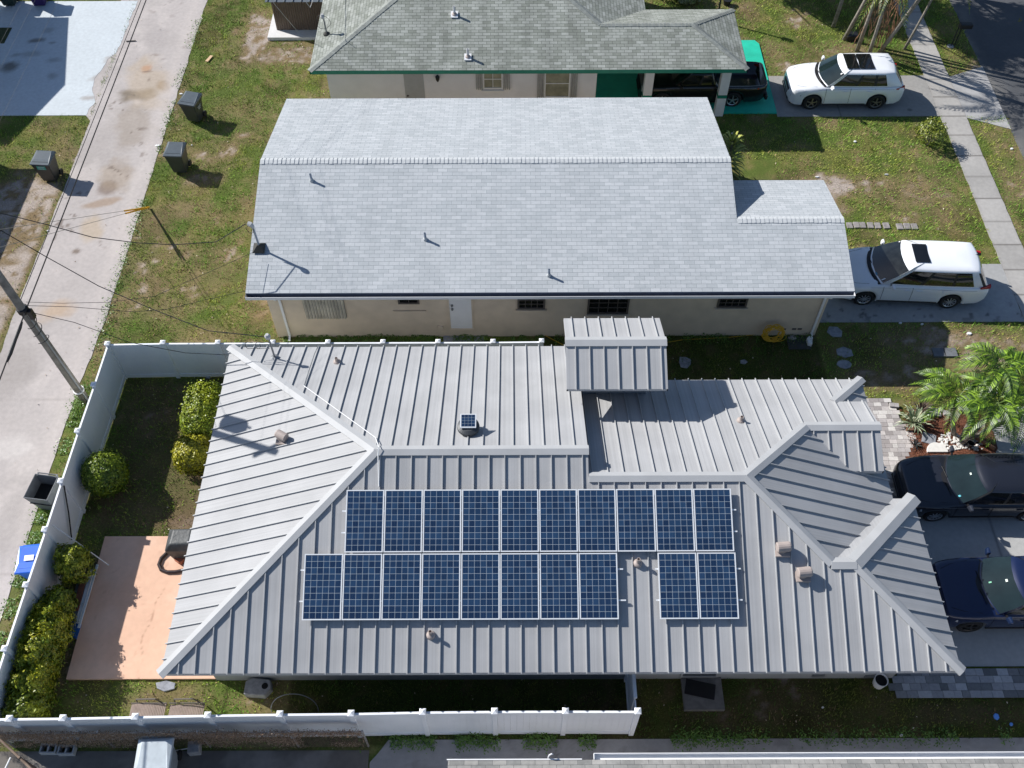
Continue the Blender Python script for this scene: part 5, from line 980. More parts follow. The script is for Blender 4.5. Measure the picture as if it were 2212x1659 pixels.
# ================================================================== vehicles (front of every car points to -x)
def interp1(pts, x): return float(np.interp(x, [p[0] for p in pts], [p[1] for p in pts]))
M_SILV = mat('wheel_silver', (.55, .56, .58), rough=.3, metal=.7, noise=.05); M_WELL = mat('wheel_well_black', (.006, .006, .007), rough=.9, noise=.1)
M_LENS = mat('lamp_lens', (.55, .58, .6), rough=.1, noise=.2, nscale=20, coat=.5); M_RED = mat('red_lamp_lens', (.35, .01, .012), rough=.15, noise=.1, coat=.5)
def wheel(t, x, y, r, side, rimcol, spokes=5, tw=.22):
    o = MB().lathe([(r*.62, -tw/2+.07), (r*.64, -tw/2), (r*.9, -tw/2), (r, -tw*.3), (r, tw*.3), (r*.9, tw/2), (r*.64, tw/2), (r*.62, tw/2-.07)], (x, y, r), 32, axis='y').build('wheel', M_RUB, t, smooth=True)
    yo = y+side*(tw/2-.03); rim = MB()
    # outer ring
    a = r*.66; b = r*.58
    for i in range(32):
        t0, t1 = 2*math.pi*i/32, 2*math.pi*(i+1)/32
        rim.add([(x+a*math.cos(t0), yo+side*.03, r+a*math.sin(t0)), (x+a*math.cos(t1), yo+side*.03, r+a*math.sin(t1)), (x+b*math.cos(t1), yo+side*.01, r+b*math.sin(t1)), (x+b*math.cos(t0), yo+side*.01, r+b*math.sin(t0))], [(0, 1, 2, 3)])
    for i in range(spokes):
        t0 = 2*math.pi*i/spokes+.3; c, s_ = math.cos(t0), math.sin(t0); rim.bar((x+.04*c, yo+side*.02, r+.04*s_), (x+b*1.05*c, yo+side*.015, r+b*1.05*s_), .05 if spokes < 8 else .03, .02, up=(0, 1, 0))
    rim.lathe([(.055, -.01), (.055, .02)], (x, yo+side*.02, r), 12, axis='y'); rim.build('rim', rimcol, o)
    MB().lathe([(r*.64, -.01), (r*.64, .0)], (x, yo-side*.03, r), 24, axis='y').build('hub_backing', M_WELL, o)
def pieces(mb):
    par = list(range(len(mb.f))); first = {}
    def find(a):
        while par[a] != a: a = par[a]
        return a
    for i, f in enumerate(mb.f):
        for v in f:
            key = tuple(round(c, 4) for c in mb.v[v])
            if key in first: par[find(i)] = find(first[key])
            else: first[key] = i
    out = {}
    for i, f in enumerate(mb.f): out.setdefault(find(i), MB()).add([mb.v[v] for v in f], [tuple(range(len(f)))])
    return list(out.values())
def car(name, label, cat, x, y, rz, sp):
    L_, W, H = sp['L'], sp['W'], sp['H']; t = thing(name, label, cat, (x, y, 0), rz, sp.get('group'), local=True); hl = L_/2; hw = W/2; paint = sp['paint']
    xf = -hl+sp['fo']; xr = xf+sp['wb']; rw = sp['rw']; Ra = rw+.055
    top = [(-hl, .60), (-hl+.05, .72), (-hl+.16, .82 if not sp.get('high') else .95)]+[(-hl+a, b) for a, b in sp['top']]
    botm = [(-hl, .42), (-hl+.06, .30), (-hl+.25, .22), (hl-.3, .26), (hl-.06, .36), (hl, .45)]
    wid = [(-hl, .50*hw), (-hl+.03, .66*hw), (-hl+.10, .80*hw), (-hl+.25, .91*hw), (-hl+.5, .97*hw), (-hl+.9, hw), (hl-.7, hw), (hl-.25, .95*hw), (hl-.08, .88*hw), (hl, .78*hw)]
    xs = set(np.round(np.linspace(-hl, hl, 46), 3)) | set(np.round(-hl+np.array([.02, .05, .09, .14, .2, .3]), 3)) | set(np.round(hl-np.array([.03, .08, .15]), 3))
    for xw in (xf, xr):
        for a in np.linspace(-1, 1, 21): xs.add(round(xw+Ra*math.sin(a*math.pi/2), 3))
    xs = sorted(xs); rows = []
    bed = sp.get('bed')
    for q in xs:
        zt = interp1(top, q); zb = interp1(botm, q); w = interp1(wid, q)
        for xw in (xf, xr):
            if abs(q-xw) < Ra: zb = max(zb, rw+math.sqrt(max(0, Ra*Ra-(q-xw)**2)))
        zsh = zt-sp.get('crown', .07); zsh = max(zsh, zb+.08); flare = .0
        for xw in (xf, xr):
            d = abs(q-xw); flare = max(flare, .025*math.exp(-(d/.42)**4))
        prof = [(w*.93+flare, zb), (w*.985+flare, zb+(zsh-zb)*.22), (w+flare*.6, zb+(zsh-zb)*.5), (w*.992, zb+(zsh-zb)*.78), (w*.965, zsh), (w*.91, zsh+(zt-zsh)*.5), (w*.78, zsh+(zt-zsh)*.8), (w*.4, zsh+(zt-zsh)*.97), (0, zt)]
        if bed and bed[0] < q+hl < bed[1]: prof[5:] = [(w*.90, zsh+.01), (w*.89, .62), (w*.5, .62), (0, .62)]
        rows.append(prof)
    V = []; npf = len(rows[0]); full_n = 2*npf-1
    for q, prof in zip(xs, rows):
        for (yy, zz) in prof: V.append((q, -yy, zz))
        for (yy, zz) in prof[-2::-1]: V.append((q, yy, zz))
    F = []
    for i in range(len(xs)-1):
        for j in range(full_n-1): F.append((i*full_n+j, i*full_n+j+1, (i+1)*full_n+j+1, (i+1)*full_n+j))
    F.append(tuple(range(full_n-1, -1, -1))); e = (len(xs)-1)*full_n; F.append(tuple(e+j for j in range(full_n)))
    F = [tuple(reversed(f)) for f in F]
    mb = MB(); mb.add(V, F); body = mb.build('body', paint, t, smooth=True)
    MB().box2((-hl+.12, -hw+.26, .2), (hl-.12, hw-.26, .58)).build('underbody', M_WELL, t)
    # cabin
    x0, x1, r0, r1 = [-hl+v for v in sp['cabin']]; zb0 = sp['belt']; zb1 = sp.get('belt_r', zb0); zr = H-.07; hb = hw*.92; hr = hw*sp.get('rooff', .70)
    fy = [-1, -.955, -.7, -.4, 0, .4, .7, .955, 1]; sxs = sp['side']
    def ring(v):
        xa = x0+(r0-x0)*v; xb = x1+(r1-x1)*v; hwv = hb+(hr-hb)*v+.03*math.sin(math.pi*v); bf = sp.get('bow', .16)*(1-.45*v); br = .09; z0 = zb0; out = []
        for f in fy: out.append((xa+bf*f*f, f*hwv*(.965 if abs(f) == 1 else 1), None))
        for s_ in sxs: out.append((xa+bf+(xb-br-xa-bf)*s_, hwv*(1-.05*(2*s_-1)**4*(1)), None))
        for f in fy[::-1]: out.append((xb-br*f*f, f*hwv*.95, None))
        for s_ in sxs[::-1]: out.append((xa+bf+(xb-br-xa-bf)*s_, -hwv*(1-.05*(2*s_-1)**4), None))
        return [(a, b, (zb0+(zb1-zb0)*max(0, min(1, (a-xa)/(xb-xa))))*(1-v)+zr*v-(.03*(b/hwv)**2)*v) for a, b, _ in out]
    lv = [0, .07, .5, .93, 1.0]; R = [ring(v) for v in lv]; n = len(R[0]); nf = len(fy); ns_ = len(sxs)
    groups = {'cabin': MB(), 'windshield': MB(), 'rear_window': MB(), 'side_window_l': MB(), 'side_window_r': MB(), 'pillar': MB()}
    def kind(i, l):
        if l in (0, 3): return 'cabin'
        if i < nf-1: return 'cabin' if i in (0, nf-2) else 'windshield'
        if i < nf+ns_-0 and i >= nf-1 and i < nf+ns_:
            k = i-nf
            if k < 0 or k >= ns_-1: return 'cabin'
            return {'w': 'side_window_r', 'b': 'pillar', 'c': 'cabin'}[sp['sidek'][k]]
        if i < 2*nf+ns_-1:
            k = i-nf-ns_
            return ('pillar' if sp.get('blackrear') else 'cabin') if k <= 0 or k >= nf-2 else 'rear_window'
        k = i-(2*nf+ns_)
        if k < 0 or k >= ns_-1: return 'cabin'
        return {'w': 'side_window_l', 'b': 'pillar', 'c': 'cabin'}[sp['sidek'][::-1][k]]
    for l in range(4):
        for i in range(n):
            j = (i+1) % n; groups[kind(i, l)].add([R[l][i], R[l][j], R[l+1][j], R[l+1][i]], [(0, 1, 2, 3)])
    cb = groups['cabin']; top_ring = R[-1]; cx = sum(p[0] for p in top_ring)/n
    prev = top_ring
    for sc_, dz in ((.93, .035), (.7, .055), (.35, .068)):
        cur = [(cx+(p[0]-cx)*sc_, p[1]*sc_, p[2]+dz+(.03*(1-sc_**2))) for p in top_ring]
        for i in range(n): j = (i+1) % n; cb.add([prev[i], prev[j], cur[j], cur[i]], [(0, 1, 2, 3)])
        prev = cur
    cb.add(prev, [tuple(range(n))])
    def weld(o):
        import bmesh
        bm = bmesh.new(); bm.from_mesh(o.data); bmesh.ops.remove_doubles(bm, verts=bm.verts, dist=.0006); bmesh.ops.recalc_face_normals(bm, faces=bm.faces); bm.to_mesh(o.data); bm.free(); o.data.shade_smooth()
    weld(cb.build('cabin', sp.get('roofm', paint), t)); weld(groups['windshield'].build('windshield', sp['wsm'], t)); weld(groups['rear_window'].build('rear_window', sp['glass'], t))
    weld(groups['side_window_l'].build('side_window', sp['glass'], t)); weld(groups['side_window_r'].build('side_window', sp['glass'], t))
    for pc in pieces(groups['pillar']): weld(pc.build('pillar', M_BLACK, t))
    def glass_pt(f, v, o_=.012):
        a0 = x0+(r0-x0)*v; hwv = hb+(hr-hb)*v+.03*math.sin(math.pi*v); bf = sp.get('bow', .16)*(1-.45*v); return Vector((a0+bf*f*f-o_, f*hwv, zb0+(zr-zb0)*v+o_*1.2))
    for (f, v, wf, wv, m_) in sp.get('stickers', []):
        MB().poly([glass_pt(f, v), glass_pt(f+wf, v), glass_pt(f+wf, v+wv), glass_pt(f, v+wv)]).build('sticker', m_, t)
    # door gaps, handles, mirrors, lights
    for side in (-1, 1):
        gp = MB()
        for dx in sp['doors']:
            xx = -hl+dx; wv = interp1(wid, xx); pts = [(xx+.02, side*(wv*.985+.004), .36), (xx, side*(wv+.004), .62), (xx-.01, side*(wv*.992+.005), .85), (xx-.02, side*(wv*.955+.012), sp['belt']-.045)]; gp.tube(pts, .006, 4)
        gp.build('door_gap', M_WELL, t)
        cz = sp['belt']-.10; MB().tube([(q, side*(interp1(wid, q)*.985+.006), cz+.02*math.sin((q+hl)*.6)) for q in np.linspace(-hl+1.05, hl-.5, 16)], .0045, 4).build('body_crease', M_DIRTYG, t)
        MB().tube([(q, side*(interp1(wid, q)*.955+.004), .285) for q in np.linspace(xf+Ra+.04, xr-Ra-.04, 6)], .028, 6).build('sill_trim', M_BLACK, t)
        for dx in sp['handles']: MB().box((-hl+dx, side*(hw*.985+.02), sp['belt']-.17), (.2, .03, .035)).build('door_handle', paint, t, bevel=.01)
        mx = -hl+sp['mirror']; MB().add([(mx+a, side*(hw+b), sp['belt']+c) for a, b, c in ((-.07, .0, 0), (.07, .0, 0), (.07, .22, .02), (-.03, .2, .02), (-.04, .02, .13), (.07, .0, .15), (.07, .21, .14), (0, .19, .13))], [(0, 3, 2, 1), (4, 5, 6, 7), (0, 1, 5, 4), (1, 2, 6, 5), (2, 3, 7, 6), (3, 0, 4, 7)]).build('mirror', sp.get('mirm', paint), t, bevel=.03)
        MB().bar((mx, side*(hw*.9), sp['belt']+.0), (mx, side*(hw+.06), sp['belt']+.05), .05, .04).build('mirror_arm', M_BLACK, t)
        hz = sp.get('headz', .66); xa_, xb_ = -hl+.07, -hl+.46; ya_, yb_ = interp1(wid, xa_)+.022, interp1(wid, xb_)+.012
        MB().hexa([(xa_, side*(ya_-.16), hz-.09), (xa_, side*ya_, hz-.09), (xb_, side*yb_, hz+.01), (xb_, side*(yb_-.1), hz+.01)], [(xa_+.03, side*(ya_-.18), hz+.07), (xa_+.03, side*(ya_-.01), hz+.07), (xb_, side*(yb_-.015), hz+.09), (xb_, side*(yb_-.1), hz+.09)]).build('headlight', M_LENS, t)
        tz = sp.get('tailz', .95); xa_, xb_ = hl-.42, hl-.035; ya_, yb_ = interp1(wid, xa_)*.99+.014, interp1(wid, xb_)+.012
        MB().hexa([(xa_, side*ya_, tz-.01), (xb_, side*yb_, tz-.07), (xb_, side*(yb_-.1), tz-.07), (xa_, side*(ya_-.06), tz-.01)], [(xa_, side*(ya_-.01), tz+.035), (xb_-.02, side*(yb_-.01), tz+.07), (xb_-.02, side*(yb_-.1), tz+.07), (xa_, side*(ya_-.06), tz+.035)]).build('taillight', M_RED, t)
        for xw in (xf, xr): wheel(t, xw, side*(hw-.125), rw, side, sp.get('rim', M_SILV), sp.get('spokes', 5))
    # cowl, wipers, grille, bumper
    cw = MB(); xa = x0
    for s_ in (0, 1):
        cw.tube([(xa-.06+.12*abs(-.1+s_*.55)**1, -.1+s_*.55-.0, sp['belt']+.03), (xa+.02+.02*s_, -.55+s_*.62, sp['belt']+.05)], .012, 5)
    cw.build('wiper', M_BLACK, t)
    fw = MB(); m_ = 9; 
    for i in range(m_):
        f0, f1 = -1+2*i/m_, -1+2*(i+1)/m_; bf = sp.get('bow', .16); q = lambda f, o_, z: (xa+bf*f*f+o_, f*hb*.97, z)
        fw.add([q(f0, -.11, sp['belt']+.012-.03*f0*f0), q(f1, -.11, sp['belt']+.012-.03*f1*f1), q(f1, .02, sp['belt']+.028-.02*f1*f1), q(f0, .02, sp['belt']+.028-.02*f0*f0)], [(0, 1, 2, 3)])
    fw.build('cowl', M_BLACK, t)
    gr = MB()
    for k in range(4): gr.box((-hl-.005+.012*k, 0, .52+.065*k), (.03, W*.42, .028))
    gr.box((-hl+.03, 0, .6), (.03, W*.44, .28)); gr.build('grille', M_BLACK, t)
    MB().box((-hl+.05, 0, .36), (.1, W*.62, .1)).build('bumper_intake', M_BLACK, t, bevel=.02)
    hg = MB()
    for side in (-1, 1): hg.tube([(-hl+.3, side*hw*.62, interp1(top, -hl+.3)-.005), (-hl+.6, side*hw*.76, interp1(top, -hl+.6)-.014), (x0-.15, side*hw*.84, interp1(top, x0-.15)-.022)], .006, 4)
    hg.build('bonnet_gap', M_WELL, t)
    for (a, b, w_) in sp.get('sunroof', []): MB().box2((-hl+a, -w_/2, H-.0), (-hl+b, w_/2, H+.022)).build('sunroof', M_DARKG, t, bevel=.01)
    if sp.get('fin'): xx = -hl+sp['fin']; MB().add([(xx-.1, 0, H+.02), (xx+.08, -.035, H+.01), (xx+.08, .035, H+.01), (xx+.08, 0, H+.10)], [(0, 1, 3), (0, 3, 2), (1, 2, 3), (0, 2, 1)]).build('antenna_fin', sp.get('finm', M_BLACK), t)
    if sp.get('rails'):
        for side in (-1, 1): MB().tube([(r0+.15, side*hr*.93, H-.03), (r0+.3, side*hr*.95, H+.02), (r1-.4, side*hr*.95, H+.02), (r1-.15, side*hr*.92, H-.03)], .016, 6).build('roof_rail', sp['rails'], t)
    return t
def paintm(name, col, metal=.0, rough=.28, coat=.7): return mat(name, col, rough=rough, metal=metal, noise=.03, nscale=2, coat=coat)
P_WH = paintm('white_car_paint', (.80, .82, .85)); P_NAVY = paintm('dark_blue_car_paint', (.008, .016, .06), .2); P_GREY = paintm('dark_grey_blue_car_paint', (.022, .025, .036), .3); P_BLK = paintm('black_truck_paint', (.010, .010, .012), .1)
G_TEAL = mat('windshield_glass', (.012, .022, .024), rough=.05, noise=.3, nscale=1.6, coat=.15); G_DK = mat('tinted_side_glass', (.012, .014, .014), rough=.05, noise=.5, nscale=4, coat=.4)
R_BLK = mat('dark_wheel', (.06, .055, .05), rough=.35, metal=.6)
sd5 = [0, .05, .34, .385, .61, .65, .80, 1.0]; k5 = ['c', 'w', 'b', 'w', 'b', 'w', 'c']
car('suv', 'white crossover car with a black double sunroof on the grey driveway', 'car', 13.87, 34.05, 0, dict(group='parked cars', L=4.72, W=1.86, H=1.72, fo=.98, wb=2.68, rw=.36, paint=P_WH, wsm=G_TEAL, glass=G_DK, high=1, rim=mat('two_tone_wheel', (.22, .2, .17), rough=.35, metal=.6),
    top=[(.3, .98), (.8, 1.06), (1.25, 1.10), (2.2, 1.12), (4.3, 1.12), (4.62, 1.08), (4.72, .95)], cabin=(1.22, 4.62, 1.98, 4.22), belt=1.10, side=sd5, sidek=k5, doors=[1.45, 2.45, 3.45], handles=[2.25, 3.2], mirror=1.6, bow=.24, stickers=[(-.86, .80, .07, .08, M_WHITE)], sunroof=[(2.18, 2.68, .98), (2.70, 3.3, .98)], fin=4.0, finm=P_WH, rooff=.76, headz=.68, tailz=1.0))
car('minivan', 'white minivan with one small sunroof beside the beige house', 'car', 13.98, 23.25, math.radians(-3.2), dict(group='parked cars', L=5.16, W=1.98, H=1.73, fo=.98, wb=2.95, rw=.345, paint=P_WH, wsm=G_DK, glass=G_DK,
    top=[(.3, .88), (.8, .98), (1.2, 1.06), (2.2, 1.08), (4.8, 1.10), (5.06, 1.0), (5.16, .85)], cabin=(1.15, 5.05, 2.12, 4.66), belt=1.05, blackrear=1, side=[0, .06, .34, .38, .66, .69, .88, .97, 1.0], sidek=['c', 'w', 'b', 'w', 'b', 'w', 'c', 'b'], doors=[1.5, 2.5, 3.75], handles=[2.32, 2.72], mirror=1.72, bow=.24, stickers=[(-.86, .10, .05, .12, M_WHITE), (-.55, .05, .12, .05, mat('blue_tag', (.05, .25, .4), rough=.5)), (.82, .86, .05, .05, M_WHITE)], sunroof=[(2.42, 2.92, .86)], fin=4.6, rooff=.74, headz=.72, tailz=1.05, spokes=10))
car('sedan', 'dark grey-blue sedan in front of the palm bed', 'car', 14.05, 14.72, 0, dict(group='parked cars', L=4.85, W=1.86, H=1.45, fo=.96, wb=2.80, rw=.335, paint=P_GREY, wsm=G_TEAL, glass=G_DK, mirm=paintm('grey_blue_mirror', (.04, .045, .06), .3),
    top=[(.3, .84), (.8, .92), (1.3, .97), (2.2, .97), (3.9, .98), (4.6, .98), (4.85, .80)], cabin=(1.30, 4.35, 2.15, 3.75), belt=.95, side=[0, .06, .43, .47, .86, 1.0], sidek=['c', 'w', 'b', 'w', 'c'], doors=[1.45, 2.5, 3.5], handles=[2.3, 3.3], mirror=1.72, bow=.26, stickers=[(-.74, .1, .06, .07, mat('cyan_tag', (.1, .5, .6), rough=.5)), (-.05, .72, .1, .05, mat('pale_tag', (.6, .68, .62), rough=.5))], rooff=.72, headz=.62, tailz=.85, spokes=10))
car('suv', 'navy blue car nose-in towards the house, nearest the camera', 'car', 14.0, 11.25, 0, dict(group='parked cars', L=4.60, W=1.86, H=1.62, fo=.95, wb=2.67, rw=.35, paint=P_NAVY, wsm=G_TEAL, glass=G_DK, mirm=paintm('bright_navy_mirror', (.012, .025, .07), .3), rim=R_BLK, high=1,
    top=[(.3, .98), (.8, 1.05), (1.25, 1.08), (2.2, 1.09), (4.2, 1.09), (4.5, 1.05), (4.6, .9)], cabin=(1.22, 4.5, 2.02, 4.2), belt=1.06, side=sd5, sidek=k5, doors=[1.4, 2.4, 3.35], handles=[2.2, 3.15], mirror=1.68, bow=.26, stickers=[(.03, .25, .05, .08, mat('green_tag', (.12, .4, .25), rough=.5)), (-.05, .70, .1, .06, mat('pale_tag', (.6, .68, .62), rough=.5))], rooff=.76, headz=.72, tailz=1.0, sunroof=[(2.35, 3.3, 1.0)]))
PK = car('pickup_truck', 'black pickup truck parked under the carport', 'truck', 7.95, 34.2, 0, dict(group='parked cars', L=5.25, W=1.80, H=1.62, fo=.95, wb=2.95, rw=.37, paint=P_BLK, wsm=G_DK, glass=G_DK, high=1, bed=(3.25, 5.12),
    top=[(.3, .98), (.8, 1.03), (1.35, 1.06), (3.1, 1.08), (5.2, 1.10), (5.25, 1.08)], cabin=(1.3, 3.2, 1.95, 3.02), belt=1.06, side=[0, .08, .56, .62, .93, 1.0], sidek=['c', 'w', 'b', 'w', 'c'], doors=[1.5, 2.55], handles=[2.4], mirror=1.65, bow=.12, rooff=.78, headz=.78, tailz=.92, rim=M_SILV))
MB().box((2.66, 0, .46), (.12, 1.7, .2)).build('rear_bumper', M_BLACK, PK, bevel=.03)
# stickers and reflections inside the glass: dashboards seen through the windshield are left to the glass tone

# ================================================================== bins
def bin_(name, label, x, y, rz, bodym, lidm, h=1.0, w=.66, d=.74, open_=False, label_plate=None, group='wheeled bins'):
    t = thing(name, label, 'bin', (x, y, 0), rz, group, local=True)
    lo = [(-w*.36, -d*.32, .06), (w*.36, -d*.32, .06), (w*.36, d*.30, .06), (-w*.36, d*.30, .06)]; mid_ = [(-w*.45, -d*.46, h*.82), (w*.45, -d*.46, h*.82), (w*.45, d*.40, h*.82), (-w*.45, d*.40, h*.82)]; hi = [(-w/2, -d/2, h), (w/2, -d/2, h), (w/2, d/2, h), (-w/2, d/2, h)]
    mb = MB()
    if open_:
        hi2 = [(p[0]*.93, p[1]*.93, h) for p in hi]; lo2 = [(p[0]*.9, p[1]*.9, .1) for p in lo]
        mb.add(lo+hi+hi2+lo2, [(0, 3, 2, 1), (0, 1, 5, 4), (1, 2, 6, 5), (2, 3, 7, 6), (3, 0, 4, 7), (4, 5, 9, 8), (5, 6, 10, 9), (6, 7, 11, 10), (7, 4, 8, 11), (8, 9, 13, 12), (9, 10, 14, 13), (10, 11, 15, 14), (11, 8, 12, 15), (12, 13, 14, 15)])
        b = mb.build('body', bodym, t, bevel=.02)
        MB().poly([(p[0]*.925, p[1]*.925, .6) for p in hi]).build('inside', M_WELL, t)
    else:
        mb.add(lo+mid_+hi, [(0, 3, 2, 1), (0, 1, 5, 4), (1, 2, 6, 5), (2, 3, 7, 6), (3, 0, 4, 7), (4, 5, 9, 8), (5, 6, 10, 9), (6, 7, 11, 10), (7, 4, 8, 11), (8, 9, 10, 11)]); b = mb.build('body', bodym, t, bevel=.03)
        l = MB().add([(-w*.53, -d*.55, h), (w*.53, -d*.55, h), (w*.53, d*.54, h), (-w*.53, d*.54, h), (-w*.50, -d*.53, h+.05), (w*.50, -d*.53, h+.05), (w*.5, d*.5, h+.07), (-w*.5, d*.5, h+.07), (-w*.40, -d*.15, h+.07), (w*.40, -d*.15, h+.07), (w*.36, d*.42, h+.12), (-w*.36, d*.42, h+.12)],
            [(0, 3, 2, 1), (0, 1, 5, 4), (1, 2, 6, 5), (2, 3, 7, 6), (3, 0, 4, 7), (4, 5, 9, 8), (5, 6, 10, 9), (6, 7, 11, 10), (7, 4, 8, 11), (8, 9, 10, 11)]).build('lid', lidm, t, bevel=.015)
        MB().box((0, -d*.35, h+.055), (w*.8, .02, .02)).build('lid_ridge', bodym, l)
    MB().tube([(-w*.42, d*.56, h-.03), (w*.42, d*.56, h-.03)], .02, 8).bar((-w*.40, d*.45, h-.05), (-w*.40, d*.57, h-.03), .04, .05).bar((w*.40, d*.45, h-.05), (w*.40, d*.57, h-.03), .04, .05).build('handle', bodym, t)
    for sx in (-1, 1): MB().lathe([(.06, -.03), (.13, -.03), (.135, 0), (.13, .03), (.06, .03)], (sx*w*.40, d*.34, .135), 18, axis='x').build('wheel', M_RUB, t)
    if label_plate: label_plate(t, w, d, h, lidm)
    return t
def small_text(t, w, d, h, lidm):
    m = MB()
    for k in range(3): m.box((w*.462, -.02+.0*k, h*.76-.06*k), (.006, .26-.05*k, .025))
    m.build('printed_lines', mat('pale_print', (.45, .48, .5), rough=.6), t)
def green_sign(t, w, d, h, lidm):
    s_ = MB().box((0, -d*.475, h*.84), (.34, .012, .17)).build('sticker', mat('green_sticker', (.05, .36, .28), rough=.5), t)
    m = MB(); [m.box((-.06+.13*k, -d*.475-.008, h*.875), (.11, .004, .035)) for k in range(2)]; m.box((0, -d*.475-.008, h*.80), (.22, .004, .03)); m.build('printed_lines', mat('pale_print', (.45, .48, .5)), s_)
def white_sign(t, w, d, h, lidm): 
    s_ = MB().box((0, .12, h+.106), (.26, .16, .006), 0).build('sticker', M_WHITE, t); s_.rotation_euler = (math.atan2(.05, .42), 0, 0); s_.location = (0, 0, .0)
M_BLUE = mat('blue_bin_plastic', (.02, .13, .62), rough=.35, noise=.08); M_LID = mat('slate_lid_plastic', (.075, .095, .11), rough=.38, noise=.12)
pb = s4(775, 466); bin_('wheeled_bin', 'charcoal wheeled bin on the lawn, the one higher up and turned slightly', pb.x+.0, pb.y-.05, math.radians(-14), M_BIN, M_LID, label_plate=small_text, w=.72, d=.78)
pb = s4(713, 665); bin_('wheeled_bin', 'charcoal wheeled bin on the lawn, the one lower down beside the alley', pb.x+.05, pb.y-.05, math.radians(-3), M_BIN, M_LID, w=.72, d=.78)
pb = g(0, 0, 345, 1150); bin_('wheeled_bin', 'dark wheeled bin with a green sticker on the bare soil left of the alley', pb.x, pb.y-.05, math.radians(-4), mat('near_black_bin', (.018, .022, .022), rough=.45), M_LID, label_plate=green_sign, w=.74, d=.76)
bin_('wheeled_bin', 'open grey wheeled bin without lid between the alley and the white fence', -14.0, 14.55, math.radians(-8), mat('grey_bin_plastic', (.13, .14, .15), rough=.5, noise=.1), M_LID, open_=True, w=.74, d=.84)
bb = bin_('recycling_bin', 'bright blue recycling bin with a white lid sticker behind the alley fence', -13.62, 12.2, math.radians(6), M_BLUE, M_BLUE, label_plate=white_sign, w=.70, d=.82)
bin_('wheeled_bin', 'dark green bin cut off by the top left corner', -23.3, 41.05, 0, mat('dark_green_bin', (.01, .03, .025), rough=.5), M_LID, w=.72)
bin_('wheeled_bin', 'purple-black bin at the top edge on the pale driveway', -21.9, 41.05, .1, mat('dark_purple_bin', (.03, .012, .10), rough=.45), M_LID, w=.72)
bin_('wheeled_bin', 'large pale grey bin with a shiny lid at the bottom edge', -8.95, 6.72, 0.05, mat('pale_grey_bin', (.30, .34, .37), rough=.4), mat('pale_lid', (.50, .55, .58), rough=.25, noise=.08), w=.86, d=.95, h=1.05)

# ================================================================== yard things
def rock(name, label, cat, c, r, m=M_STONE, n=8, h=.06, seed=1, group=None):
    rr_ = random.Random(seed); a0 = rr_.random()*6; pts = []
    for i in range(n): a_ = a0+2*math.pi*i/n; k = rr_.uniform(.82, 1.08); pts.append((c[0]+r[0]*k*math.cos(a_), c[1]+r[1]*k*math.sin(a_)))
    o = MB().prism(pts, c[2]-.05 if len(c) > 2 else -.05, (c[2] if len(c) > 2 else 0)+h).build(name, m, bevel=.012); return tag(o, label, cat, group)
M_STEP = mat('stepping_stone', (.27, .28, .31), rough=.9, noise=.25, nscale=8, bump=.5, bscale=25)
stp = [((2, 1, 987, 492), (.30, .26), 6, 'hexagonal stepping stone nearest the white downspout'), ((2, 1, 1047, 626), (.32, .26), 6, 'hexagonal stepping stone in the shade, middle of the three right of the downspout'), ((2, 1, 1045, 704), (.25, .2), 8, 'rounded stepping stone closest to the metal roof'), ((2, 1, 15, 690), (.24, .26), 7, 'stepping stone in the shade just right of the raised little roof'), ((2, 1, 392, 688), (.14, .11), 5, 'small light stone on the shaded strip between the houses'), ((2, 1, 1590, 650), (0, 0), 0, '')]
for q, r, n, lb in stp:
    if n: p = g(*q); rock('stepping_stone', lb, 'stone', (p.x, p.y), r, M_STEP, n, .03, seed=int(q[2]), group='stepping stones between the houses')
for q, w_, lb in (((1, 1, 720, 535), .62, 'left flat slab behind the white fence near the white door'), ((1, 1, 812, 527), .38, 'middle flat slab behind the white fence near the white door'), ((1, 1, 893, 525), .34, 'right flat slab behind the white fence near the white door')):
    p = g(*q); tag(MB().box((p.x, p.y, .0), (w_, .42, .08), rz=.06*w_).build('paving_slab', M_STEP, bevel=.01), lb, 'slab', 'slabs by the side door')
p = g(2, 1, 1655, 630); 
for k in range(2): tag(MB().box((p.x+.42*k, p.y, .03), (.38, .36, .08)).build('paving_block', mat('dark_block', (.14, .15, .16), rough=.9, noise=.2)), ('left' if k == 0 else 'right')+' dark block lying in the shade left of the palm', 'block', 'dark blocks near the palm')
eg = [(1080, 1465, .36), (1125, 1462, .5), (1165, 1463, .42), (1215, 1464, .42), (1262, 1466, .42), (1318, 1466, .38), (1405, 1472, .42), (1452, 1470, .3), (1500, 1472, .46)]
for k, (X_, Y_, w_) in enumerate(eg):
    p = g(2, 0, X_, Y_); tag(MB().box((p.x, p.y, .02), (.215 if X_ < 1300 else .23, .30, .07), rz=random.uniform(-.05, .05)).build('edging_paver', mat('edging_paver_grey', (.27, .25, .24), rough=.9, noise=.25, nscale=7), bevel=.01), ORDW[k]+' grey edging paver counted from the roof corner, in the row above the minivan', 'paver', 'row of edging pavers on the front lawn')
# utility meter box and debris by the downspout
p = g(2, 1, 750, 565); tag(MB().box((p.x, p.y, .0), (.75, .55, .06)).build('utility_cover', mat('dark_cover', (.05, .055, .055), rough=.8, noise=.2)), 'dark square cover in the ground left of the white downspout', 'utility cover')
p = g(2, 1, 822, 552, .1); rock('broken_pot', 'white broken piece beside the foot of the downspout', 'debris', (p.x, p.y, .05), (.11, .2), M_WHITE, 5, .12, seed=3)
p = g(2, 1, 706, 533); rock('stone_piece', 'pale stone fragment beside the dark utility cover', 'debris', (p.x, p.y), (.16, .1), mat('pale_rubble', (.34, .33, .33), rough=.9, noise=.2), 6, .06, seed=5)
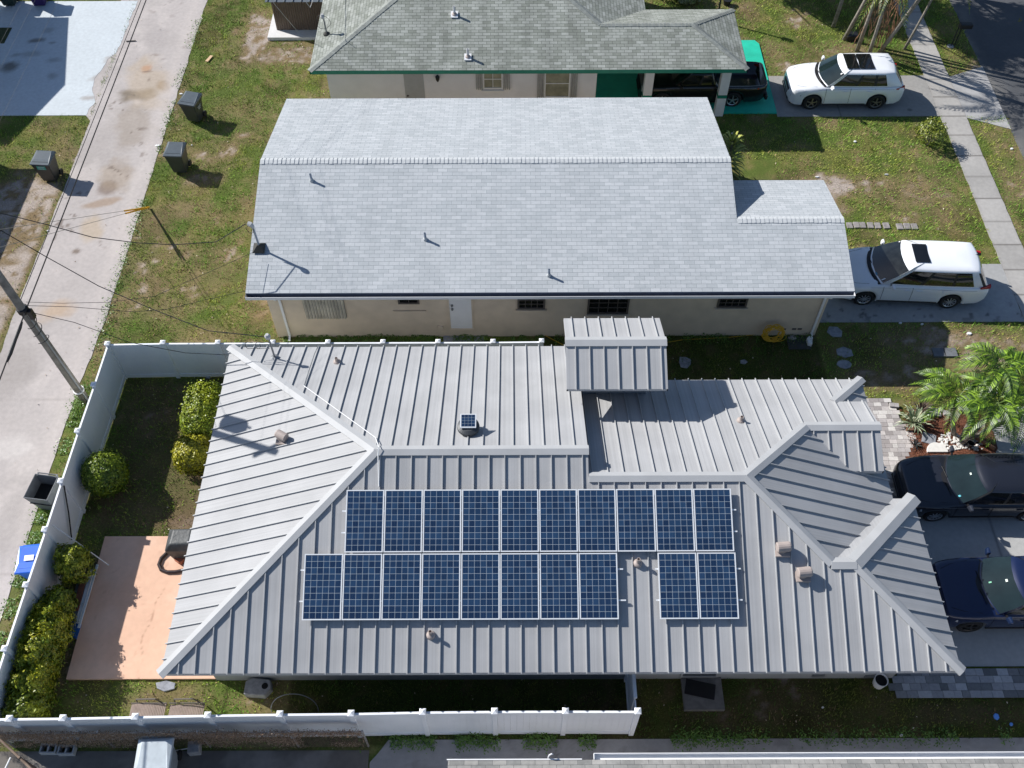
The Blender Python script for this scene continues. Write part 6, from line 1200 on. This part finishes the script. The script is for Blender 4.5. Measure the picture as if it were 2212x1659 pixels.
# yellow hose coil hung on the beige wall, with its tail along the grass
ys_ = []; cc = g(2, 1, 590, 500, .42); cc = Vector((8.87, 20.86, .42))
for i in range(260): a_ = i*.26; r_o = .30+.06*math.sin(i*.37)+.03*math.sin(i*1.1); ys_.append((cc.x+r_o*math.cos(a_)+.04*math.sin(i*.05), cc.y-.12+.07*math.sin(i*.61)-.14*math.sin(a_)*-1*.3, max(.03, cc.z+.06+r_o*.95*math.sin(a_))))
o = MB().tube(ys_, .013, 6).build('garden_hose', M_YEL); HS = tag(o, 'coiled yellow garden hose hanging low on the beige wall', 'hose')
tl = [g(2, 1, 545, 480, .2), g(2, 1, 450, 512, .03), g(2, 1, 300, 527, .03), g(2, 1, 0, 543, .03), (4.2, 20.5, .03), (1.8, 20.6, .03), g(1, 1, 1300, 505, .03), g(1, 1, 1215, 485, .1), g(1, 1, 1195, 458, .25)]
tag(MB().tube([Vector(q) for q in tl], .012, 6).build('garden_hose', M_YEL), 'loose length of yellow hose lying along the foot of the beige wall', 'hose')
tag(MB().tube([g(2, 1, 520, 505, .05)+Vector((.38+.40*math.cos(t_)+0, .0+.22*math.sin(t_)-.12, 0)) for t_ in np.linspace(2.6, 6.6, 20)], .012, 6).build('garden_hose', M_YEL), 'yellow hose loop lying on the grass under the coil', 'hose')
# palm bed
p = [g(2, 1, *q) for q in ((1425, 1330), (1410, 1230), (1440, 1160), (1470, 1090), (1560, 1050), (1700, 1030), (1900, 1030), (2010, 1140), (2040, 1250), (1990, 1330))]
tag(MB().prism([(q.x, q.y) for q in p], -.03, .035).build('mulch_bed', mat('red_mulch', (.16, .062, .035), rough=.95, noise=.5, nscale=22, bump=1, bscale=60, noise2=.25, n2scale=2)), kind='structure')
mu = 5200; X = rng.uniform(12.6, 15.2, mu); Y = rng.uniform(15.9, 17.9, mu); V, F, Cc = leaves(np.column_stack([X, Y, np.full(mu, .05)]), np.tile([0, 0, 1.], (mu, 1)), .028, np.array((.2, .075, .04))*rng.uniform(.4, 1.6, mu)[:, None], asp=3.5); tag(np_mesh('mulch_chips', V, F, M_GRASS, col=Cc), 'red-brown mulch chips covering the palm bed', 'mulch', kind='stuff')
pebs = []; rp = random.Random(5)
def pebble(mb, c, r):
    top_ = [(c[0]+r*.7*math.cos(t)*rp.uniform(.8, 1.2), c[1]+r*.7*math.sin(t)*rp.uniform(.8, 1.2), c[2]+r*.75) for t in np.linspace(0, 6.28, 7)[:-1]]; lo_ = [(c[0]+r*math.cos(t)*rp.uniform(.85, 1.2), c[1]+r*math.sin(t)*rp.uniform(.85, 1.2), c[2]) for t in np.linspace(0, 6.28, 7)[:-1]]
    mb.add(lo_+top_, [(0, 5, 4, 3, 2, 1), (6, 7, 8, 9, 10, 11)]+[(i, (i+1) % 6, 6+(i+1) % 6, 6+i) for i in range(6)])
pw = MB(); c1 = g(2, 1, 1740, 1205); c2 = g(2, 1, 1880, 1225)
for i in range(150): a_ = rp.uniform(0, 6.28); rr_ = rp.random()**.5*.42; pebble(pw, (c1.x+rr_*math.cos(a_)*1.1, c1.y+rr_*math.sin(a_)*.8, .04), rp.uniform(.025, .055))
for i in range(80): a_ = rp.uniform(0, 6.28); rr_ = rp.random()**.5*.4; pebble(pw, (c2.x+rr_*math.cos(a_)*1.1, c2.y+rr_*math.sin(a_)*.6, .04), rp.uniform(.02, .05))
tag(pw.build('white_pebbles', M_WSTONE), 'heap of rounded white pebbles around the palm trunks', 'pebbles', kind='stuff')
p = g(2, 1, 1592, 1190); tag(MB().box((p.x, p.y, .05), (.42, .40, .06), rz=-.35).build('stepping_stone', M_STEP, bevel=.01), 'square grey stepping stone in the red mulch', 'stone', 'stones in the mulch bed')
p = g(2, 1, 1648, 1280); pts = [(p.x+.33*math.cos(t), p.y+.36*math.sin(t)) for t in np.linspace(-.0, math.pi, 14)]; tag(MB().prism(pts, .0, .1).build('stepping_stone', M_WSTONE, bevel=.01), 'white half-round stone in the mulch beside the sedan bonnet', 'stone', 'stones in the mulch bed')
p = g(2, 1, 1500, 1130, .05); tag(MB().box((p.x, p.y, .08), (.5, .09, .1), rz=-.06).build('wood_block', M_RUST), 'dark wooden block at the left edge of the mulch bed', 'wood')
p = g(2, 1, 1955, 1210, .1); tag(MB().tube([p+Vector((-.25, .22, 0)), p+Vector((.25, -.25, .02))], .06, 8).build('log', mat('reddish_log', (.35, .18, .10), rough=.9, noise=.25)), 'reddish log lying at the right of the palm bed', 'log')
for k, q in enumerate(((1800, 1215), (1850, 1240))):
    p = g(2, 1, *q); tag(MB().lathe([(.07, 0), (.11, .2), (.115, .22), (.09, .22), (.08, .05)], (p.x, p.y, .04), 16).build('flower_pot', mat('dark_pot', (.03, .035, .04), rough=.5)), ('left' if k == 0 else 'right')+' dark pot standing between the white pebbles and the sedan roof', 'pot', 'dark pots in the palm bed')
br = MB()
for k, (X_, Y_) in enumerate(((1590, 1000), (1630, 1010), (1670, 1005), (1600, 1030), (1650, 1035), (1700, 1025), (1740, 1035), (1800, 1000), (1850, 1010), (1350, 975), (1380, 978))):
    p = g(2, 1, X_, Y_); tag(MB().box((p.x, p.y, .045+.002*k), (.17 if k < 9 else .14, .15, .1), rz=random.uniform(-.15, .15)).build('loose_paver', mat('loose_paver_grey', (.36, .34, .33), rough=.9, noise=.2)), ORDW[k] + ' loose paver from the left along the top of the palm bed' if k < 9 else ('left' if k == 9 else 'right')+' loose paver at the corner of the paved path', 'paver', 'loose pavers around the palm bed')
# mailbox, small dark box by the palms
p = Vector((19.67, 37.56, 0)); mbx = thing('mailbox', 'black mailbox on a two-legged stand at the road edge', 'mailbox', tuple(p))
for dx in (-.07, .07): MB().tube([(p.x+dx, p.y, 0), (p.x+dx, p.y, 1.0)], .02, 6).build('leg', M_BLACK, mbx)
MB().hexa([(p.x-.14, p.y-.27, 1.0), (p.x+.42, p.y-.27, 1.0), (p.x+.42, p.y+.0, 1.0), (p.x-.14, p.y, 1.0)], [(p.x-.14, p.y-.27, 1.22), (p.x+.42, p.y-.27, 1.22), (p.x+.42, p.y, 1.22), (p.x-.14, p.y, 1.22)]).build('box', M_BLACK, mbx, bevel=.04)
MB().lathe([(.16, 0), (.12, .03)], (p.x-.1, p.y-.02, 0), 12).build('base', M_STEP, mbx)
p = Vector((15.25, 38.1, 0)); tag(MB().box((p.x, p.y, .12), (.5, .4, .3)).build('ground_box', M_BLACK, bevel=.03), 'small dark box on the ground among the palm trunks', 'box')
# wood offcut, papers and litter
p = g(0, 0, 1357, 385); tag(MB().box((p.x, p.y, .04), (.13, .45, .03), rz=-.35).build('wood_offcut', mat('fresh_wood', (.62, .42, .25), rough=.8, noise=.15)), 'pale wood offcut lying on the lawn near the alley', 'wood')
p = g(0, 0, 850, 270); tag(MB().box((p.x, p.y, .04), (.42, .05, .03), rz=.1).build('metal_strip', M_BR), 'dark metal strip lying across the edge of the alley', 'debris')
lit = [((0, 0, 1022, 947), .16, .1, 'white paper scrap on the alley edge below the two bins'), ((0, 0, 1244, 944), .05, .05, 'white ball-like scrap beside the lower charcoal bin'), ((0, 0, 1175, 612), .12, .07, 'white curled plastic scrap left of the upper charcoal bin'), ((2, 0, 1116, 920), .1, .09, 'white scrap in the middle of the front lawn'), ((2, 0, 1320, 1134), .15, .04, 'white stick at the edge of the bare patch, the farther right one'), ((2, 0, 870, 1150), .15, .05, 'white stick at the edge of the bare patch near the roof'), ((2, 0, 2130, 967), .1, .09, 'white scrap on the verge beyond the footpath'), ((2, 1, 1855, 505), .14, .1, 'pale flat piece on dry grass above the palm'), ((2, 1, 1410, 437), .1, .05, 'white scrap at the lower edge of the minivan driveway'), ((2, 2, 2030, 1328), .12, .15, 'blue and white wrapper on the shaded grass at the bottom right'), ((2, 2, 2127, 1377), .07, .08, 'small white scrap right of the blue wrapper'), ((2, 2, 907, 1268), .06, .04, 'pale dot of litter on the shaded grass under the south eave'), ((0, 0, 312, 1499), .06, .06, 'white scrap on bare soil at the left'), ((2, 0, 322, 868), .08, .08, 'pale scrap in the shade beside the beige house roof'), ((0, 1, 1350, 790), .16, .08, 'pale block at the foot of the north fence beside the clipped shrub'), ((2, 1, 1550, 445), .1, .05, 'small white scrap left of the driveway edge highlight'), ((0, 2, 270, 40), .1, .1, 'yellowish scrap between the alley and the fence'), ((0, 2, 1075, 1130), .3, .16, 'flat pale stone on the grass below the terracotta patio'), ((2, 2, 1415, 1448), .07, .05, 'white scrap on the grass edge by the bottom driveway')]
for q, a_, b_, lb in lit: p = g(*q); rock('scrap' if 'stone' not in lb else 'flat_stone', lb, 'litter' if 'stone' not in lb else 'stone', (p.x, p.y, .03), (a_*(.65 if 'stone' not in lb else 1), b_*(.65 if 'stone' not in lb else 1)), mat('blue_wrapper', (.12, .3, .75), rough=.4) if 'blue' in lb else (M_STEP if 'stone' in lb or 'block' in lb else M_WHITE), 6, .02, seed=int(q[2]))
# side slab with door mat below the south eave, bucket, rock
p = [g(2, 2, 0-60, 1080), g(2, 2, 240, 1080), g(2, 2, 262, 1292), g(1, 2, 2180, 1292)]
tag(MB().box2((4.55, 8.18, -.02), (5.62, 9.05, .14)).build('door_step', mat('dark_concrete', (.17, .165, .16), rough=.9, noise=.2)), 'concrete door step under the south eave', 'door step'); tag(MB().box((5.02, 8.72, .155), (.8, .42, .02), rz=-.22).build('door_mat', M_BLACK), 'black mat lying skewed on the door step', 'mat')
p = g(2, 2, 1265, 1115); bk = MB().lathe([(.15, 0), (.18, .32), (.185, .33), (.165, .33), (.14, .04)], (p.x, p.y, 0), 20).build('bucket', M_WHITE); tag(bk, 'white bucket with dark contents against the south wall', 'bucket'); MB().lathe([(.16, 0), (.16, .01)], (p.x, p.y, .27), 20).build('contents', M_WELL, bk)
p = g(0, 2, 1680, 1145, .12); r_ = thing('fountain_block', 'grey concrete block with a round hole on the grass below the south eave', 'block', (p.x, p.y, 0))
MB().prism([(p.x-.36, p.y-.2), (p.x+.2, p.y-.24), (p.x+.36, p.y-.05), (p.x+.3, p.y+.2), (p.x-.2, p.y+.25), (p.x-.36, p.y+.15)], 0, .28).build('block', M_STONE, r_, bevel=.03); MB().lathe([(.09, .0), (.08, .02)], (p.x+.18, p.y+.02, .275), 14).build('hole', M_WELL, r_)
hp = thing('wire_hoop', 'thin dark wire hoop standing behind the south fence', 'hoop', (-5.75, 8.25, 0)); MB().tube([(-5.75+.62*math.cos(t), 8.15+.25*math.sin(t), .35+.5*math.sin(t)) for t in np.linspace(-.1, 3.3, 24)], .012, 6).build('hoop', M_DIRTYG, hp)
# terrace things
gr = thing('covered_grill', 'barbecue grill under a grey-black cover at the corner of the patio', 'grill', (-9.45, 12.85, 0))
MB().add([(-9.85, 12.55, .12), (-9.1, 12.55, .12), (-9.1, 13.15, .12), (-9.85, 13.15, .12), (-9.95, 12.5, .85), (-9.1, 12.5, .85), (-9.1, 13.2, .85), (-9.95, 13.2, .85), (-9.78, 12.62, 1.05), (-9.2, 12.62, 1.1), (-9.2, 13.08, 1.12), (-9.75, 13.08, 1.08)], [(0, 3, 2, 1), (0, 1, 5, 4), (1, 2, 6, 5), (2, 3, 7, 6), (3, 0, 4, 7), (4, 5, 9, 8), (5, 6, 10, 9), (6, 7, 11, 10), (7, 4, 8, 11), (8, 9, 10, 11)]).build('cover', mat('black_cover_fabric', (.055, .06, .062), rough=.55, noise=.35, nscale=5, bump=.6, bscale=9), gr, bevel=.04)
MB().lathe([(.07, -.02), (.09, 0), (.07, .02)], (-9.5, 12.42, .12), 12, axis='x').build('wheel', M_RUB, gr)
h_ = [g(0, 2, *q, .12) for q in ((1085, 262), (1045, 300), (1030, 340), (1045, 375), (1085, 390), (1140, 388), (1215, 372))]
tag(MB().tube(h_, .055, 10).build('curved_base', mat('dark_brown_tube', (.035, .022, .022), rough=.35, noise=.1)), 'curved dark brown tube frame on the patio below the covered grill', 'frame')
p = g(0, 2, 1183, 330); tag(MB().lathe([(.10, 0), (.14, .24), (.15, .26), (.12, .26)], (p.x, p.y, .085), 16).build('flower_pot', mat('terracotta_pot', (.35, .11, .06), rough=.8)), 'terracotta pot on the patio under the roof edge', 'pot')
wt = thing('side_table', 'white table under the roof edge beside the covered grill', 'table', (-8.95, 12.75, 0)); MB().box2((-9.12, 12.3, .98), (-8.6, 13.55, 1.02)).build('tabletop', M_WHITE, wt)
for xx, yy in ((-9.08, 12.35), (-8.65, 12.35), (-9.08, 13.5), (-8.65, 13.5)): MB().box2((xx-.02, yy-.02, .08), (xx+.02, yy+.02, .98)).build('leg', M_WHITE, wt)
pl = [((600, 375), (500, 720), .1, .05, .16, M_WHITE, 'long white board, the outermost of the boards by the patio edge'), ((575, 400), (480, 690), .12, .04, .1, mat('grey_board', (.42, .45, .46), rough=.7, noise=.1), 'grey board in the middle of the boards by the patio edge'), ((545, 420), (490, 640), .15, .05, .2, mat('brown_board', (.17, .07, .045), rough=.7, noise=.2), 'brown board among the boards by the patio edge'), ((510, 450), (470, 620), .08, .05, .12, M_DIRTYG, 'short grey board nearest the hedge'), ((632, 340), (510, 750), .06, .04, .22, mat('pale_blue_board', (.55, .62, .66), rough=.6, noise=.06), 'long pale board lying on the edge of the patio')]
for a_, b_, w_, h2, z_, m_, lb in pl: tag(MB().bar(g(0, 2, *a_, z_), g(0, 2, *b_, z_), w_, h2).build('board', m_), lb, 'board', 'stack of boards by the patio edge')
tp_ = [g(0, 2, *q, .06) for q in ((455, 700), (500, 560), (540, 640), (530, 740), (500, 830), (450, 790))]; tag(MB().prism([(q.x, q.y) for q in tp_], .0, .09).build('tarpaulin', mat('blue_tarpaulin', (.02, .12, .42), rough=.45, noise=.3, nscale=7, bump=1, bscale=8), bevel=.02), 'crumpled blue tarpaulin under the boards', 'tarpaulin')
a_ = onX(0, 2, 330, 75, -13.02); b_ = g(0, 2, 705, 345, .12); tag(MB().tube([a_, b_], .017, 6).build('pole', M_WHITE), 'long thin white pole leaning from the alley fence onto the patio', 'pole')
a_ = onX(0, 1, 415, 1490, -12.95); b_ = onX(0, 2, 465, 180, -12.95); st = tag(MB().tube([a_, a_.lerp(b_, .5)+Vector((.02, 0, 0)), b_], .022, 6).build('strap', M_BLACK), 'dark bar fixed diagonally on the inside of the alley fence', 'bar')
for k, (xc, lb) in enumerate(((-9.62, 'brown slatted lounge chair, the left one behind the south fence'), (-8.62, 'brown slatted lounge chair, the right one behind the south fence'))):
    t = thing('lounge_chair', lb, 'chair', (xc, 8.1, 0), 0, 'lounge chairs behind the south fence'); M_WK = mat('brown_sling', (.26, .20, .17), rough=.8, noise=.15, nscale=8)
    s_ = MB(); n_ = 22
    for i in range(n_): xx = xc-.46+.92*i/n_; s_.box((xx+.02, 8.06, .34-.06*k+.06*math.sin(i*.14)), (.035, .5, .012))
    s_.build('sling', M_WK, t); MB().tube([(xc-.47, 8.33, .36), (xc+.47, 8.33, .36)], .018, 6).tube([(xc-.47, 7.80, .36), (xc+.47, 7.80, .36)], .018, 6).build('frame', M_BR, t)
    MB().tube([(xc-.40, 8.38, .05), (xc-.3, 8.38, .52), (xc+.2, 8.38, .55), (xc+.38, 8.38, .05)], .02, 6).build('armrest', M_BR, t)
    for xx in (xc-.42, xc+.42): MB().tube([(xx, 7.82, 0), (xx, 7.82, .35)], .016, 6).build('leg', M_BR, t)
for k, (q, lb) in enumerate((((0, 2, 330, 1545), 'left hollow concrete block at the bottom left'), ((0, 2, 445, 1552), 'right hollow concrete block at the bottom left'))):
    p = g(*q); t = MB(); x_, y_ = p.x, p.y; w_, d_, h2 = .42, .24, .2
    t.box2((x_-w_/2, y_-d_/2, 0), (x_+w_/2, y_-d_/2+.035, h2)); t.box2((x_-w_/2, y_+d_/2-.035, 0), (x_+w_/2, y_+d_/2, h2))
    for xx in (-w_/2, -.018, w_/2-.036): t.box2((x_+xx, y_-d_/2+.035, 0), (x_+xx+.036, y_+d_/2-.035, h2))
    tag(t.build('concrete_block', mat('pale_block', (.46, .46, .45), rough=.9, noise=.12)), lb, 'block', 'hollow concrete blocks')
p = g(0, 2, 1265, 1535, .1); bx_ = thing('small_post_base', 'small square grey block with a white handle right of the pale bin', 'block', (p.x, p.y, 0)); MB().box((p.x, p.y, .15), (.3, .3, .3), rz=.1).build('block', M_STONE, bx_, bevel=.02); MB().tube([(p.x-.5, p.y-.04, .1), (p.x-.15, p.y, .15)], .015, 6).build('handle', M_WHITE, bx_)
p = g(2, 0, 280, 10, 1.6); sl_ = thing('street_lamp', 'dark lamp post cut off by the top edge beside the hip roof', 'lamp', (p.x, p.y+1.0, 0)); MB().tube([(p.x, p.y+1.0, 0), (p.x, p.y+1.0, 2.2)], .045, 8).build('post', M_BLACK, sl_); MB().lathe([(.06, 0), (.16, .1), (.14, .3), (.03, .4)], (p.x, p.y+1.0, 2.2), 8).build('lantern', M_BLACK, sl_)
p = g(2, 0, 285, 30, 0); UP.rotation_euler.x = .055
tag(MB().lathe([(.14, 0), (.2, .25), (.21, .27), (.17, .27)], (p.x, p.y, 0), 14).build('flower_pot', M_BLACK), 'black pot at the top edge beside the hip roof', 'pot')
